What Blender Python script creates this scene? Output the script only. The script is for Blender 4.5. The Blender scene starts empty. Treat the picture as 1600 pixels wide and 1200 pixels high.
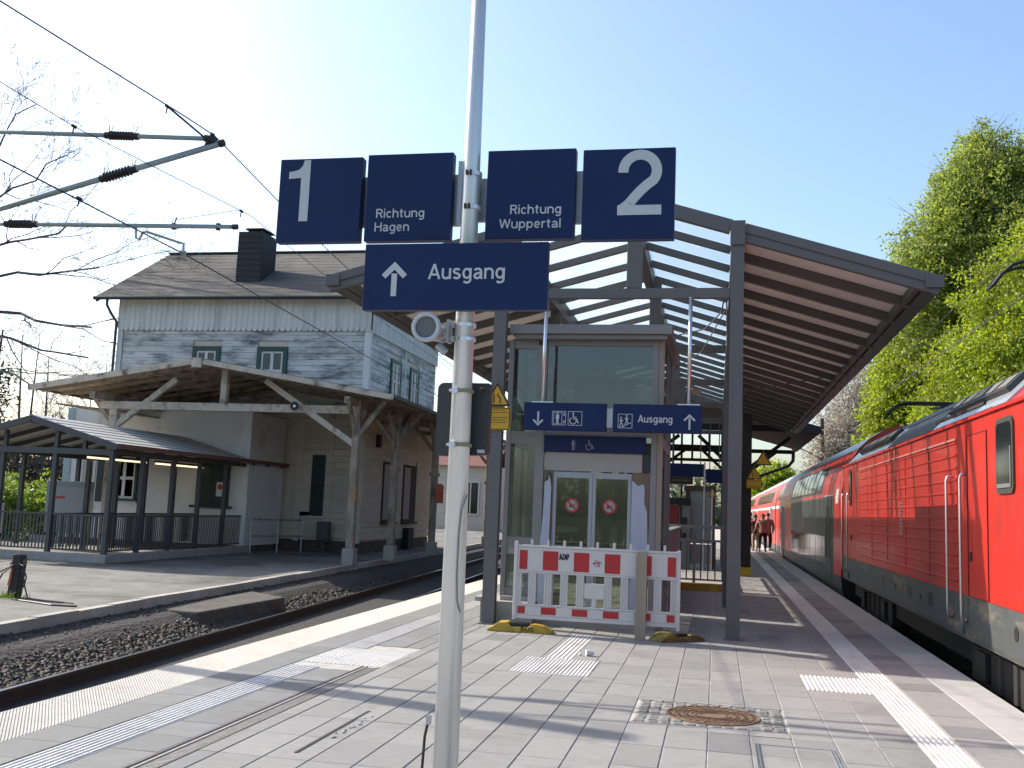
import bpy, math, random
import numpy as np
from mathutils import Vector, Matrix

random.seed(7)
rng = np.random.default_rng(7)
SC = bpy.context.scene
COL = SC.collection
PI = math.pi

# ------------------------------------------------------------------ camera, sky, sun, exposure
cam_data = bpy.data.cameras.new('camera')
cam_data.sensor_width = 36.0
cam_data.lens = 35.0
cam_data.clip_start = 0.05
cam_data.clip_end = 3000.0
cam = bpy.data.objects.new('camera', cam_data)
COL.objects.link(cam)
cam.matrix_world = Matrix(((*(0.97899623, -0.01506608, 0.20332091), 0.0), (*(0.19978313, -0.12798607, -0.97144545), 0.0), (*(0.04065812, 0.99166152, -0.12228793), 1.6), (0, 0, 0, 1)))
SC.camera = cam

SUN_EL = math.radians(33.0)
SUN_AZ = math.radians(73.7)          # to the left of the platform axis (+Y), towards -X
world = bpy.data.worlds.new('World')
SC.world = world
world.use_nodes = True
wn = world.node_tree.nodes
wl = world.node_tree.links
for n in list(wn):
    wn.remove(n)
w_out = wn.new('ShaderNodeOutputWorld')
w_bg = wn.new('ShaderNodeBackground')
w_sky = wn.new('ShaderNodeTexSky')
w_sky.sky_type = 'NISHITA'
w_sky.sun_disc = False
w_sky.sun_elevation = SUN_EL
w_sky.sun_rotation = -SUN_AZ
w_sky.air_density = 1.15
w_sky.dust_density = 2.6
w_sky.ozone_density = 3.2
w_bg.inputs['Strength'].default_value = 0.15
wl.new(w_sky.outputs[0], w_bg.inputs['Color'])
wl.new(w_bg.outputs[0], w_out.inputs['Surface'])

sun_data = bpy.data.lights.new('sun', 'SUN')
sun_data.energy = 4.1
sun_data.angle = math.radians(0.53)
sun_data.color = (1.0, 0.93, 0.82)
sun = bpy.data.objects.new('sun', sun_data)
COL.objects.link(sun)
sdir = Vector((math.sin(SUN_AZ) * math.cos(SUN_EL), -math.cos(SUN_AZ) * math.cos(SUN_EL), -math.sin(SUN_EL)))
sun.rotation_euler = sdir.to_track_quat('-Z', 'Y').to_euler()
sun.location = (-30, 10, 30)

SC.view_settings.view_transform = 'Standard'
SC.view_settings.look = 'None'
SC.view_settings.exposure = 0.95
SC.view_settings.gamma = 1.0
SC.view_settings.use_curve_mapping = False
SC.cycles.max_bounces = 8
SC.cycles.diffuse_bounces = 6
SC.cycles.transparent_max_bounces = 16

# ------------------------------------------------------------------ materials
ALB = .72            # every paint and stone tone below is set back to the albedo the place has


def mat(name, col, rough=.6, metal=0., spec=.5, var=0., vs=3., st=(1, 1, 1), bump=0., bs=60., rnd=0.,
        dirt=None, coat=0., bdist=.01):
    if not metal:
        col = tuple(c * ALB for c in col)
    if dirt:
        dirt = (tuple(c * ALB for c in dirt[0]), *dirt[1:])
    m = bpy.data.materials.new(name)
    m.use_nodes = True
    nt = m.node_tree
    N, L = nt.nodes, nt.links
    p = N['Principled BSDF']
    p.inputs['Base Color'].default_value = (*col, 1)
    p.inputs['Roughness'].default_value = rough
    p.inputs['Metallic'].default_value = metal
    p.inputs['Specular IOR Level'].default_value = spec
    if coat:
        p.inputs['Coat Weight'].default_value = coat
        p.inputs['Coat Roughness'].default_value = .06
    geo = N.new('ShaderNodeNewGeometry')
    mp = N.new('ShaderNodeMapping')
    mp.inputs['Scale'].default_value = st
    L.new(geo.outputs['Position'], mp.inputs['Vector'])
    cur = None
    if var:
        nz = N.new('ShaderNodeTexNoise')
        nz.inputs['Scale'].default_value = vs
        nz.inputs['Detail'].default_value = 6
        nz.inputs['Roughness'].default_value = .65
        L.new(mp.outputs[0], nz.inputs['Vector'])
        rp = N.new('ShaderNodeMapRange')
        rp.inputs['From Min'].default_value = .28
        rp.inputs['From Max'].default_value = .72
        rp.inputs['To Min'].default_value = 1 - var
        rp.inputs['To Max'].default_value = 1 + var
        L.new(nz.outputs['Fac'], rp.inputs['Value'])
        cur = rp.outputs[0]
    if rnd:
        oi = N.new('ShaderNodeObjectInfo')
        r2 = N.new('ShaderNodeMapRange')
        r2.inputs['To Min'].default_value = 1 - rnd
        r2.inputs['To Max'].default_value = 1 + rnd
        L.new(oi.outputs['Random'], r2.inputs['Value'])
        if cur is None:
            cur = r2.outputs[0]
        else:
            mu = N.new('ShaderNodeMath')
            mu.operation = 'MULTIPLY'
            L.new(cur, mu.inputs[0])
            L.new(r2.outputs[0], mu.inputs[1])
            cur = mu.outputs[0]
    colout = None
    if cur is not None:
        vm = N.new('ShaderNodeVectorMath')
        vm.operation = 'SCALE'
        vm.inputs[0].default_value = col
        L.new(cur, vm.inputs['Scale'])
        colout = vm.outputs[0]
    if dirt:
        dc, lo, hi, ds, dst = dirt
        m2 = N.new('ShaderNodeMapping')
        m2.inputs['Scale'].default_value = dst
        L.new(geo.outputs['Position'], m2.inputs['Vector'])
        nz = N.new('ShaderNodeTexNoise')
        nz.inputs['Scale'].default_value = ds
        nz.inputs['Detail'].default_value = 8
        nz.inputs['Roughness'].default_value = .7
        L.new(m2.outputs[0], nz.inputs['Vector'])
        rp = N.new('ShaderNodeMapRange')
        rp.inputs['From Min'].default_value = lo
        rp.inputs['From Max'].default_value = hi
        L.new(nz.outputs['Fac'], rp.inputs['Value'])
        mx = N.new('ShaderNodeMix')
        mx.data_type = 'RGBA'
        L.new(rp.outputs[0], mx.inputs['Factor'])
        if colout is not None:
            L.new(colout, mx.inputs['A'])
        else:
            mx.inputs['A'].default_value = (*col, 1)
        mx.inputs['B'].default_value = (*dc, 1)
        colout = mx.outputs['Result']
    if colout is not None:
        L.new(colout, p.inputs['Base Color'])
    if bump:
        nb = N.new('ShaderNodeTexNoise')
        nb.inputs['Scale'].default_value = bs
        nb.inputs['Detail'].default_value = 5
        L.new(mp.outputs[0], nb.inputs['Vector'])
        b = N.new('ShaderNodeBump')
        b.inputs['Strength'].default_value = bump
        b.inputs['Distance'].default_value = bdist
        L.new(nb.outputs['Fac'], b.inputs['Height'])
        L.new(b.outputs[0], p.inputs['Normal'])
    return m


def glass(name, tint=(.75, .82, .8), refl=1.0, rough=.01, base=.04, film=0.):
    m = bpy.data.materials.new(name)
    m.use_nodes = True
    N, L = m.node_tree.nodes, m.node_tree.links
    N.remove(N['Principled BSDF'])
    tr = N.new('ShaderNodeBsdfTransparent')
    tr.inputs[0].default_value = (*tint, 1)
    gl = N.new('ShaderNodeBsdfGlossy')
    gl.inputs['Color'].default_value = (refl, refl, refl, 1)
    gl.inputs['Roughness'].default_value = rough
    # Schlick reflectance from the angle between ray and pane, the same from both sides
    geo = N.new('ShaderNodeNewGeometry')
    dt = N.new('ShaderNodeVectorMath')
    dt.operation = 'DOT_PRODUCT'
    L.new(geo.outputs['Incoming'], dt.inputs[0])
    L.new(geo.outputs['Normal'], dt.inputs[1])
    prev = dt.outputs['Value']
    for op, v1, swap in (('ABSOLUTE', None, 0), ('SUBTRACT', 1.0, 1), ('POWER', 5.0, 0), ('MULTIPLY', .9, 0), ('ADD', base, 0)):
        ad = N.new('ShaderNodeMath')
        ad.operation = op
        ad.use_clamp = op in ('SUBTRACT', 'ADD')
        L.new(prev, ad.inputs[1 if swap else 0])
        if v1 is not None:
            ad.inputs[0 if swap else 1].default_value = v1
        prev = ad.outputs[0]
    mx = N.new('ShaderNodeMixShader')
    L.new(ad.outputs[0], mx.inputs[0])
    L.new(tr.outputs[0], mx.inputs[1])
    L.new(gl.outputs[0], mx.inputs[2])
    res = mx.outputs[0]
    if film:                                   # dust film that catches the light
        tl = N.new('ShaderNodeBsdfTranslucent')
        tl.inputs['Color'].default_value = (.8, .8, .76, 1)
        m3 = N.new('ShaderNodeMixShader')
        nz = N.new('ShaderNodeTexNoise')
        nz.inputs['Scale'].default_value = 1.3
        nz.inputs['Detail'].default_value = 6
        L.new(geo.outputs['Position'], nz.inputs['Vector'])
        mr = N.new('ShaderNodeMapRange')
        mr.inputs['From Min'].default_value = .3
        mr.inputs['From Max'].default_value = .7
        mr.inputs['To Min'].default_value = film * .6
        mr.inputs['To Max'].default_value = film * 1.4
        L.new(nz.outputs['Fac'], mr.inputs['Value'])
        L.new(mr.outputs[0], m3.inputs[0])
        L.new(res, m3.inputs[1])
        L.new(tl.outputs[0], m3.inputs[2])
        res = m3.outputs[0]
    L.new(res, N['Material Output'].inputs['Surface'])
    return m


def leafmat(name, col, tcol, rnd=.35, mixf=.45):
    m = bpy.data.materials.new(name)
    m.use_nodes = True
    N, L = m.node_tree.nodes, m.node_tree.links
    p = N['Principled BSDF']
    p.inputs['Roughness'].default_value = .55
    geo = N.new('ShaderNodeNewGeometry')
    nz = N.new('ShaderNodeTexNoise')
    nz.inputs['Scale'].default_value = .55
    nz.inputs['Detail'].default_value = 3
    L.new(geo.outputs['Position'], nz.inputs['Vector'])
    rp = N.new('ShaderNodeMapRange')
    rp.inputs['From Min'].default_value = .3
    rp.inputs['From Max'].default_value = .7
    rp.inputs['To Min'].default_value = 1 - rnd
    rp.inputs['To Max'].default_value = 1 + rnd
    L.new(nz.outputs['Fac'], rp.inputs['Value'])
    ri = N.new('ShaderNodeMapRange')
    ri.inputs['To Min'].default_value = .7
    ri.inputs['To Max'].default_value = 1.3
    L.new(geo.outputs['Random Per Island'], ri.inputs['Value'])
    mu = N.new('ShaderNodeMath')
    mu.operation = 'MULTIPLY'
    L.new(rp.outputs[0], mu.inputs[0])
    L.new(ri.outputs[0], mu.inputs[1])
    for c, tgt in ((col, 'd'), (tcol, 't')):
        vm = N.new('ShaderNodeVectorMath')
        vm.operation = 'SCALE'
        vm.inputs[0].default_value = c
        L.new(mu.outputs[0], vm.inputs['Scale'])
        if tgt == 'd':
            L.new(vm.outputs[0], p.inputs['Base Color'])
        else:
            tl = N.new('ShaderNodeBsdfTranslucent')
            L.new(vm.outputs[0], tl.inputs['Color'])
    mx = N.new('ShaderNodeMixShader')
    mx.inputs[0].default_value = mixf
    L.new(p.outputs[0], mx.inputs[1])
    L.new(tl.outputs[0], mx.inputs[2])
    L.new(mx.outputs[0], N['Material Output'].inputs['Surface'])
    return m


def emis(name, col, s):
    m = bpy.data.materials.new(name)
    m.use_nodes = True
    p = m.node_tree.nodes['Principled BSDF']
    p.inputs['Base Color'].default_value = (*col, 1)
    p.inputs['Emission Color'].default_value = (*col, 1)
    p.inputs['Emission Strength'].default_value = s
    return m


PAVER = mat('paver_concrete', (.315, .308, .292), .85, var=.12, vs=7, st=(1, 3.2, 1), bump=.35, bs=140, rnd=.10, dirt=((.21, .20, .19), .52, .76, 1.6, (1, 1, 1)))
PAVER_D = mat('paver_dark_concrete', (.235, .234, .227), .85, var=.12, vs=7, bump=.3, bs=140, rnd=.10, dirt=((.2, .19, .18), .55, .8, 2.5, (1, 1, 1)))
JOINT = mat('joint_sand', (.52, .49, .44), .95, var=.25, vs=9, bump=.4, bs=90)
WHITE_SLAB = mat('white_slab', (.50, .475, .43), .75, var=.08, vs=4, rnd=.05, dirt=((.45, .38, .30), .54, .74, 2.6, (1, 1, 1)), bump=.2, bs=120)
EDGE_SLAB = mat('edge_slab', (.52, .51, .49), .8, var=.1, vs=4, rnd=.06, dirt=((.34, .32, .29), .55, .8, 1.8, (1, 1, 1)), bump=.2, bs=120)
TACT = mat('tactile_white', (.74, .72, .68), .7, var=.08, vs=6, rnd=.05, dirt=((.44, .41, .37), .52, .78, 3.5, (1, 1, 1)), bump=.2, bs=140)
CONC = mat('concrete', (.33, .31, .285), .9, var=.22, vs=3, bump=.4, bs=40, dirt=((.15, .14, .125), .55, .8, 1.7, (1, 1, 1)))
CONC_L = mat('concrete_light', (.42, .40, .37), .9, var=.15, vs=4, bump=.3, bs=60, dirt=((.24, .22, .2), .55, .8, 2, (1, 1, 1)))
CONC_D = mat('concrete_dark', (.10, .085, .07), .95, var=.35, vs=4, bump=.6, bs=25, dirt=((.2, .17, .14), .55, .75, 3, (1, 1, 1)))
ASPH = mat('old_asphalt', (.225, .215, .19), .95, var=.3, vs=2.2, bump=.6, bs=50, dirt=((.08, .076, .066), .46, .66, .42, (1, 1, 1)))
KERB = mat('kerb_stone', (.46, .42, .37), .9, var=.2, vs=3, rnd=.12, bump=.4, bs=50)
BALL = mat('ballast_bed', (.06, .053, .047), .95, var=.4, vs=6, bump=1., bs=18, bdist=.04)
STONE = mat('ballast_stone', (.10, .082, .064), .9, var=.6, vs=14, bump=.4, bs=60)
SOIL = mat('ground_soil', (.08, .085, .045), .95, var=.4, vs=.7, bump=.5, bs=6)
GRASS = mat('slope_grass', (.05, .075, .02), .95, var=.5, vs=.8, bump=1., bs=5, bdist=.1)
RAILTOP = mat('rail_worn_steel', (.42, .42, .43), .28, 1., var=.1)
RUST = mat('rust_iron', (.075, .045, .03), .9, var=.3, vs=12, bump=.3, bs=80)
DRAIN = mat('drain_grey_steel', (.13, .12, .115), .8, .2, var=.3, vs=20, bump=.3, bs=90)
IRON = mat('cast_iron', (.17, .105, .06), .72, .15, var=.35, vs=14, bump=.3, bs=90)
COBBLE = mat('cobble', (.215, .21, .19), .9, var=.2, vs=14, rnd=.25, bump=.5, bs=70)
STEEL = mat('canopy_steel_paint', (.145, .142, .14), .5, var=.07, vs=2.5, bump=.04, bs=200)
STEEL_L = mat('lift_frame_paint', (.27, .27, .265), .45, var=.06, vs=3)
STEEL_D = mat('shelter_steel_paint', (.075, .08, .082), .5, var=.1, vs=4)
CEIL = mat('ceiling_board', (1.14, 1.05, .97), .8, var=.07, vs=1.2, rnd=.05, st=(1, 1, 1))
ZINC = mat('roof_sheet_metal', (.36, .37, .38), .45, .3, var=.08)
ALU = mat('aluminium', (.62, .63, .64), .32, .9, var=.06, vs=8)
POLE = mat('pole_paint', (.56, .58, .60), .30, .45, var=.06, vs=6, st=(1, 1, .15), dirt=((.50, .47, .36), .52, .8, 5, (1, 1, .12)), bump=.03, bs=150)
GALV = mat('galvanised_bracket', (.36, .38, .40), .45, .6, var=.1, vs=9)
BLUE = mat('sign_blue', (.009, .023, .098), .42, var=.10, vs=2.2, spec=.22)
BLUE_E = mat('sign_edge_blue', (.014, .022, .075), .4)
WLET = mat('sign_letter_white', (.60, .63, .66), .5)
GLET = mat('sign_letter_grey', (.30, .32, .36), .5)
DGREY = mat('cabinet_dark_grey', (.030, .035, .037), .5, var=.08, vs=4)
BLACK = mat('black_rubber', (.012, .012, .012), .6)
BLK_STEEL = mat('black_steel', (.022, .021, .02), .7, var=.3, vs=5, bump=.3, bs=30)
YELLOW = mat('sign_yellow', (.70, .40, .015), .5)
YEL_D = mat('yellow_plastic_dirty', (.55, .37, .03), .6, var=.15, vs=9, dirt=((.2, .15, .05), .55, .75, 6, (1, 1, 1)))
RED = mat('train_red', (.56, .022, .012), .40, var=.08, vs=1.2, coat=.10, bump=.12, bs=1.6, bdist=.012, dirt=((.26, .028, .022), .5, .78, 1.5, (1, 2.6, .5)))
RED_S = mat('reflective_red', (.50, .02, .02), .45, var=.06, vs=6)
BARW = mat('barrier_white_plastic', (.70, .69, .66), .5, var=.05, vs=4, dirt=((.45, .42, .37), .58, .8, 3, (1, 1, 1)))
SKIRT = mat('train_skirt_grey', (.075, .082, .085), .55, var=.15, vs=2, dirt=((.26, .215, .15), .55, .72, 1.6, (1, .6, 2.5)))
TDARK = mat('coach_dark_grey', (.05, .05, .053), .5, var=.2, vs=1.2, coat=.04)
TWHITE = mat('train_white', (.68, .68, .66), .4)
TROOF = mat('train_roof_silver', (.42, .44, .46), .35, .35, var=.08, vs=1.)
TROOFD = mat('train_roof_dark', (.03, .032, .034), .45, var=.15, vs=3)
TGLASS = mat('train_glass_dark', (.018, .021, .023), .08, spec=.8)
WINGLASS = mat('window_dark_glass', (.022, .024, .026), .08, spec=.7)
WPAINT = mat('weathered_white_paint', (.74, .735, .70), .8, var=.1, vs=2, rnd=.05, st=(.5, .5, 4), bump=.25, bs=30,
             dirt=((.16, .175, .18), .46, .66, 1.5, (.6, .6, 2.2)))
WPAINT2 = mat('white_board_paint', (.82, .81, .77), .8, var=.1, vs=3, rnd=.07, bump=.15, bs=40, st=(3, 3, .5), dirt=((.46, .45, .41), .55, .8, 1.2, (2, 2, .3)))
RENDER_W = mat('white_render', (.84, .83, .80), .9, var=.07, vs=1.2, bump=.2, bs=30, dirt=((.36, .34, .31), .58, .8, .9, (1, 1, 1)))
WALL_B = mat('beige_board_paint', (.70, .62, .50), .85, var=.12, vs=2, rnd=.06, st=(.5, .5, 3), bump=.2, bs=30)
GREENF = mat('green_window_paint', (.018, .075, .062), .5, var=.15, vs=5)
GREEND = mat('green_shutter_paint', (.008, .028, .025), .6, var=.2, vs=5)
ROOFING = mat('roofing_felt', (.125, .112, .096), .9, var=.28, vs=.9, rnd=.04, bump=.4, bs=25, dirt=((.065, .062, .06), .5, .7, .7, (1, 1, 1)))
SLATE = mat('chimney_slate', (.022, .025, .028), .7, var=.2, vs=4, bump=.3, bs=20)
TIMBER = mat('old_timber', (.38, .315, .24), .85, var=.35, vs=5, st=(1, 1, .35), bump=.4, bs=30, dirt=((.09, .07, .055), .5, .68, 2.5, (1, 1, .5)))
TIMBER_W = mat('timber_flaking_paint', (.62, .55, .45), .85, var=.2, vs=4, bump=.35, bs=30, dirt=((.16, .12, .085), .52, .66, 2.4, (1, 1, 1)))
SOFFIT = mat('timber_soffit', (.60, .47, .34), .9, var=.4, vs=2.5, st=(1, .4, 1), rnd=.15, bump=.3, bs=20, dirt=((.06, .045, .035), .48, .62, 1.1, (1, .4, 1)))
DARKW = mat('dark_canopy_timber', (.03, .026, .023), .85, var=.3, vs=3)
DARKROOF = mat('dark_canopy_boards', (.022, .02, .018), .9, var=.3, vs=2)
SHEETW = mat('shelter_roof_sheet', (.70, .67, .60), .5, var=.08, vs=2, dirt=((.38, .35, .29), .55, .8, 2, (1, 1, 1)))
REDBR = mat('red_brown_fascia', (.20, .085, .065), .6, var=.2, vs=4)
CARD = mat('cardboard', (.23, .17, .115), .9, var=.1, vs=5)
FOIL = mat('protective_film', (.50, .55, .66), .35, var=.05, vs=5)
PANELW = mat('lift_header_panel', (.43, .41, .38), .6, var=.04)
CABLE = mat('cable_black', (.02, .02, .02), .6)
CABLE_G = mat('cable_grey', (.16, .16, .17), .6)
CERAM = mat('insulator_ceramic', (.035, .03, .028), .35)
TUBEG = mat('cantilever_tube', (.30, .34, .33), .45, .4, var=.08, vs=6)
WIRE = mat('overhead_wire', (.06, .055, .05), .5, .5)
BARK = mat('bark', (.055, .045, .04), .95, var=.3, vs=8, bump=.4, bs=30)
LAMP = emis('fluorescent_tube', (1.0, .84, .52), .8)
GL_ROOF = glass('roof_glass', (.90, .95, .93), 1.0, .02, .02, .22)
GL_LIFT = glass('lift_glass', (.50, .55, .54), .75, .01, .12, .05)
GL_CLEAR = glass('clear_glass', (.72, .80, .78), .9, .01, .05)
GL_DOOR = glass('door_glass', (.50, .56, .48), .9, .02, .07)
L_GREEN = leafmat('spring_leaves', (.20, .25, .022), (.32, .40, .02), .34, .5)
L_PALE = leafmat('pale_spring_leaves', (.21, .26, .06), (.32, .39, .055), .25, .5)
L_BLOS = leafmat('blossom', (.40, .36, .31), (.36, .32, .26), .25, .4)
L_DARK = leafmat('dark_evergreen', (.022, .032, .018), (.02, .03, .012), .3, .25)
L_BUSH = leafmat('bush_leaves', (.15, .21, .03), (.18, .27, .03), .3, .45)
L_BROWN = leafmat('dry_twigs', (.085, .068, .05), (.06, .05, .03), .3, .2)
SKIN = mat('skin', (.50, .31, .23), .6)


# ------------------------------------------------------------------ mesh helpers
ORG = {}


class MB:
    def __init__(s):
        s.v, s.f = [], []

    def add(s, vs, fs):
        n = len(s.v)
        s.v.extend([tuple(p) for p in vs])
        s.f.extend([tuple(i + n for i in f) for f in fs])
        return s

    def box(s, x0, x1, y0, y1, z0, z1):
        return s.add([(x0, y0, z0), (x1, y0, z0), (x1, y1, z0), (x0, y1, z0), (x0, y0, z1), (x1, y0, z1), (x1, y1, z1), (x0, y1, z1)],
                     [(3, 2, 1, 0), (4, 5, 6, 7), (0, 1, 5, 4), (1, 2, 6, 5), (2, 3, 7, 6), (3, 0, 4, 7)])

    def bar(s, p, q, w, h, up=(0, 0, 1)):
        p, q, up = Vector(p), Vector(q), Vector(up)
        d = (q - p).normalized()
        a = d.cross(up)
        if a.length < 1e-4:
            a = d.cross(Vector((0, 1, 0)))
        a.normalize()
        b = a.cross(d).normalized()
        a = a * w / 2
        b = b * h / 2
        vs = [p - a - b, p + a - b, p + a + b, p - a + b, q - a - b, q + a - b, q + a + b, q - a + b]
        return s.add(vs, [(3, 2, 1, 0), (4, 5, 6, 7), (0, 1, 5, 4), (1, 2, 6, 5), (2, 3, 7, 6), (3, 0, 4, 7)])

    def tube(s, p, q, r, n=8, r2=None, caps=True):
        p, q = Vector(p), Vector(q)
        r2 = r if r2 is None else r2
        d = (q - p).normalized()
        a = d.orthogonal().normalized()
        b = d.cross(a)
        vs = []
        for (c, rr) in ((p, r), (q, r2)):
            for i in range(n):
                t = 2 * PI * i / n
                vs.append(c + a * (rr * math.cos(t)) + b * (rr * math.sin(t)))
        fs = [(i, (i + 1) % n, n + (i + 1) % n, n + i) for i in range(n)]
        if caps:
            fs += [tuple(range(n - 1, -1, -1)), tuple(range(n, 2 * n))]
        return s.add(vs, fs)

    def path(s, pts, r, n=6):
        pts = [Vector(p) for p in pts]
        rr = r if isinstance(r, (list, tuple)) else [r] * len(pts)
        d0 = (pts[1] - pts[0]).normalized()
        a = d0.orthogonal().normalized()
        vs = []
        for k, p in enumerate(pts):
            d = (pts[min(k + 1, len(pts) - 1)] - pts[max(k - 1, 0)]).normalized()
            a = (a - d * a.dot(d)).normalized()
            b = d.cross(a)
            for i in range(n):
                t = 2 * PI * i / n
                vs.append(p + a * (rr[k] * math.cos(t)) + b * (rr[k] * math.sin(t)))
        fs = []
        for k in range(len(pts) - 1):
            for i in range(n):
                j = (i + 1) % n
                fs.append((k * n + i, k * n + j, (k + 1) * n + j, (k + 1) * n + i))
        fs += [tuple(range(n - 1, -1, -1)), tuple(range((len(pts) - 1) * n, len(pts) * n))]
        return s.add(vs, fs)

    def prism(s, poly, ax, a, b):
        n = len(poly)
        def P(u, v, t):
            return (u, t, v) if ax == 'Y' else ((t, u, v) if ax == 'X' else (u, v, t))
        vs = [P(u, v, a) for u, v in poly] + [P(u, v, b) for u, v in poly]
        fs = [tuple(range(n)), tuple(range(2 * n - 1, n - 1, -1))]
        fs += [(i, n + i, n + (i + 1) % n, (i + 1) % n) for i in range(n)]
        return s.add(vs, fs)

    def shell(s, poly, ax, a, b):
        """open polyline extruded"""
        n = len(poly)
        def P(u, v, t):
            return (u, t, v) if ax == 'Y' else ((t, u, v) if ax == 'X' else (u, v, t))
        vs = [P(u, v, a) for u, v in poly] + [P(u, v, b) for u, v in poly]
        return s.add(vs, [(i, i + 1, n + i + 1, n + i) for i in range(n - 1)])

    def ell(s, c, r, nu=12, nv=8):
        vs = [(c[0], c[1], c[2] - r[2])]
        for j in range(1, nv):
            ph = -PI / 2 + PI * j / nv
            for i in range(nu):
                t = 2 * PI * i / nu
                vs.append((c[0] + r[0] * math.cos(ph) * math.cos(t), c[1] + r[1] * math.cos(ph) * math.sin(t), c[2] + r[2] * math.sin(ph)))
        vs.append((c[0], c[1], c[2] + r[2]))
        fs = [(0, 1 + (i + 1) % nu, 1 + i) for i in range(nu)]
        for j in range(nv - 2):
            for i in range(nu):
                k = (i + 1) % nu
                fs.append((1 + j * nu + i, 1 + j * nu + k, 1 + (j + 1) * nu + k, 1 + (j + 1) * nu + i))
        top = len(vs) - 1
        fs += [(1 + (nv - 2) * nu + i, 1 + (nv - 2) * nu + (i + 1) % nu, top) for i in range(nu)]
        return s.add(vs, fs)

    def ring(s, c, r0, r1, y0, y1, n=32):
        """flat ring facing -Y"""
        vs = []
        for (r, y) in ((r0, y0), (r1, y0), (r1, y1), (r0, y1)):
            for i in range(n):
                t = 2 * PI * i / n
                vs.append((c[0] + r * math.cos(t), y, c[1] + r * math.sin(t)))
        fs = []
        for k in range(4):
            for i in range(n):
                j = (i + 1) % n
                fs.append((k * n + i, k * n + j, ((k + 1) % 4) * n + j, ((k + 1) % 4) * n + i))
        return s.add(vs, fs)

    def disc(s, c, r, y0, y1, n=24):
        return s.prism([(c[0] + r * math.cos(2 * PI * i / n), c[1] + r * math.sin(2 * PI * i / n)) for i in range(n)], 'Y', y0, y1)

    def mesh(s, name, m, org=(0, 0, 0), smooth=False):
        me = bpy.data.meshes.new(name)
        ox, oy, oz = org
        me.from_pydata([(x - ox, y - oy, z - oz) for x, y, z in s.v], [], s.f)
        if m is not None:
            me.materials.append(m)
        if smooth:
            me.polygons.foreach_set('use_smooth', [True] * len(me.polygons))
        me.update()
        return me

    def build(s, name, m, parent=None, smooth=False, bevel=0., org=None, kind=None, label=None):
        o_ = ORG[parent.name] if parent is not None else (org or (0, 0, 0))
        me = s.mesh(name, m, o_, smooth)
        ob = bpy.data.objects.new(name, me)
        COL.objects.link(ob)
        if parent is not None:
            ob.parent = parent
        else:
            ob.location = o_
        ORG[ob.name] = o_
        if bevel:
            bv = ob.modifiers.new('bevel', 'BEVEL')
            bv.width = bevel
            bv.segments = 2
            bv.limit_method = 'ANGLE'
        if kind:
            ob['kind'] = kind
        if label:
            ob['label'] = label
        return ob


def inst(name, me, parent, loc, rot=None, scale=None):
    """an object sharing a mesh; loc is in world coordinates, converted to the parent's"""
    ob = bpy.data.objects.new(name, me)
    COL.objects.link(ob)
    o_ = ORG[parent.name] if parent is not None else (0, 0, 0)
    ob.parent = parent
    ob.location = (loc[0] - o_[0], loc[1] - o_[1], loc[2] - o_[2])
    if rot:
        ob.rotation_euler = rot
    if scale:
        ob.scale = scale
    ORG[ob.name] = tuple(loc)
    return ob


def thing(name, label, cat, loc, group=None):
    o = bpy.data.objects.new(name, None)
    COL.objects.link(o)
    o.location = loc
    o.empty_display_size = .2
    o['label'] = label
    o['category'] = cat
    if group:
        o['group'] = group
    ORG[o.name] = tuple(loc)
    return o


def tag(o, label, cat, group=None):
    o['label'] = label
    o['category'] = cat
    if group:
        o['group'] = group
    return o


def npmesh(name, V, F, m, smooth=False):
    """numpy quads/tris -> mesh; V (n,3), F (m,k)"""
    me = bpy.data.meshes.new(name)
    k = F.shape[1]
    me.vertices.add(len(V))
    me.vertices.foreach_set('co', np.ascontiguousarray(V, dtype=np.float32).ravel())
    me.loops.add(F.size)
    me.loops.foreach_set('vertex_index', np.ascontiguousarray(F, dtype=np.int32).ravel())
    me.polygons.add(len(F))
    me.polygons.foreach_set('loop_start', np.arange(0, F.size, k, dtype=np.int32))
    me.materials.append(m)
    me.update(calc_edges=True)
    if smooth:
        me.polygons.foreach_set('use_smooth', [True] * len(me.polygons))
    return me


def link(name, me, parent=None, org=None):
    ob = bpy.data.objects.new(name, me)
    COL.objects.link(ob)
    if parent is not None:
        ob.parent = parent
        ORG[ob.name] = ORG[parent.name]
    else:
        ob.location = org or (0, 0, 0)
        ORG[ob.name] = org or (0, 0, 0)
    return ob


def arc(cx, cy, rx, ry, a0, a1, n=10):
    return [(cx + rx * math.cos(math.radians(a0 + (a1 - a0) * i / n)), cy + ry * math.sin(math.radians(a0 + (a1 - a0) * i / n))) for i in range(n + 1)]


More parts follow.
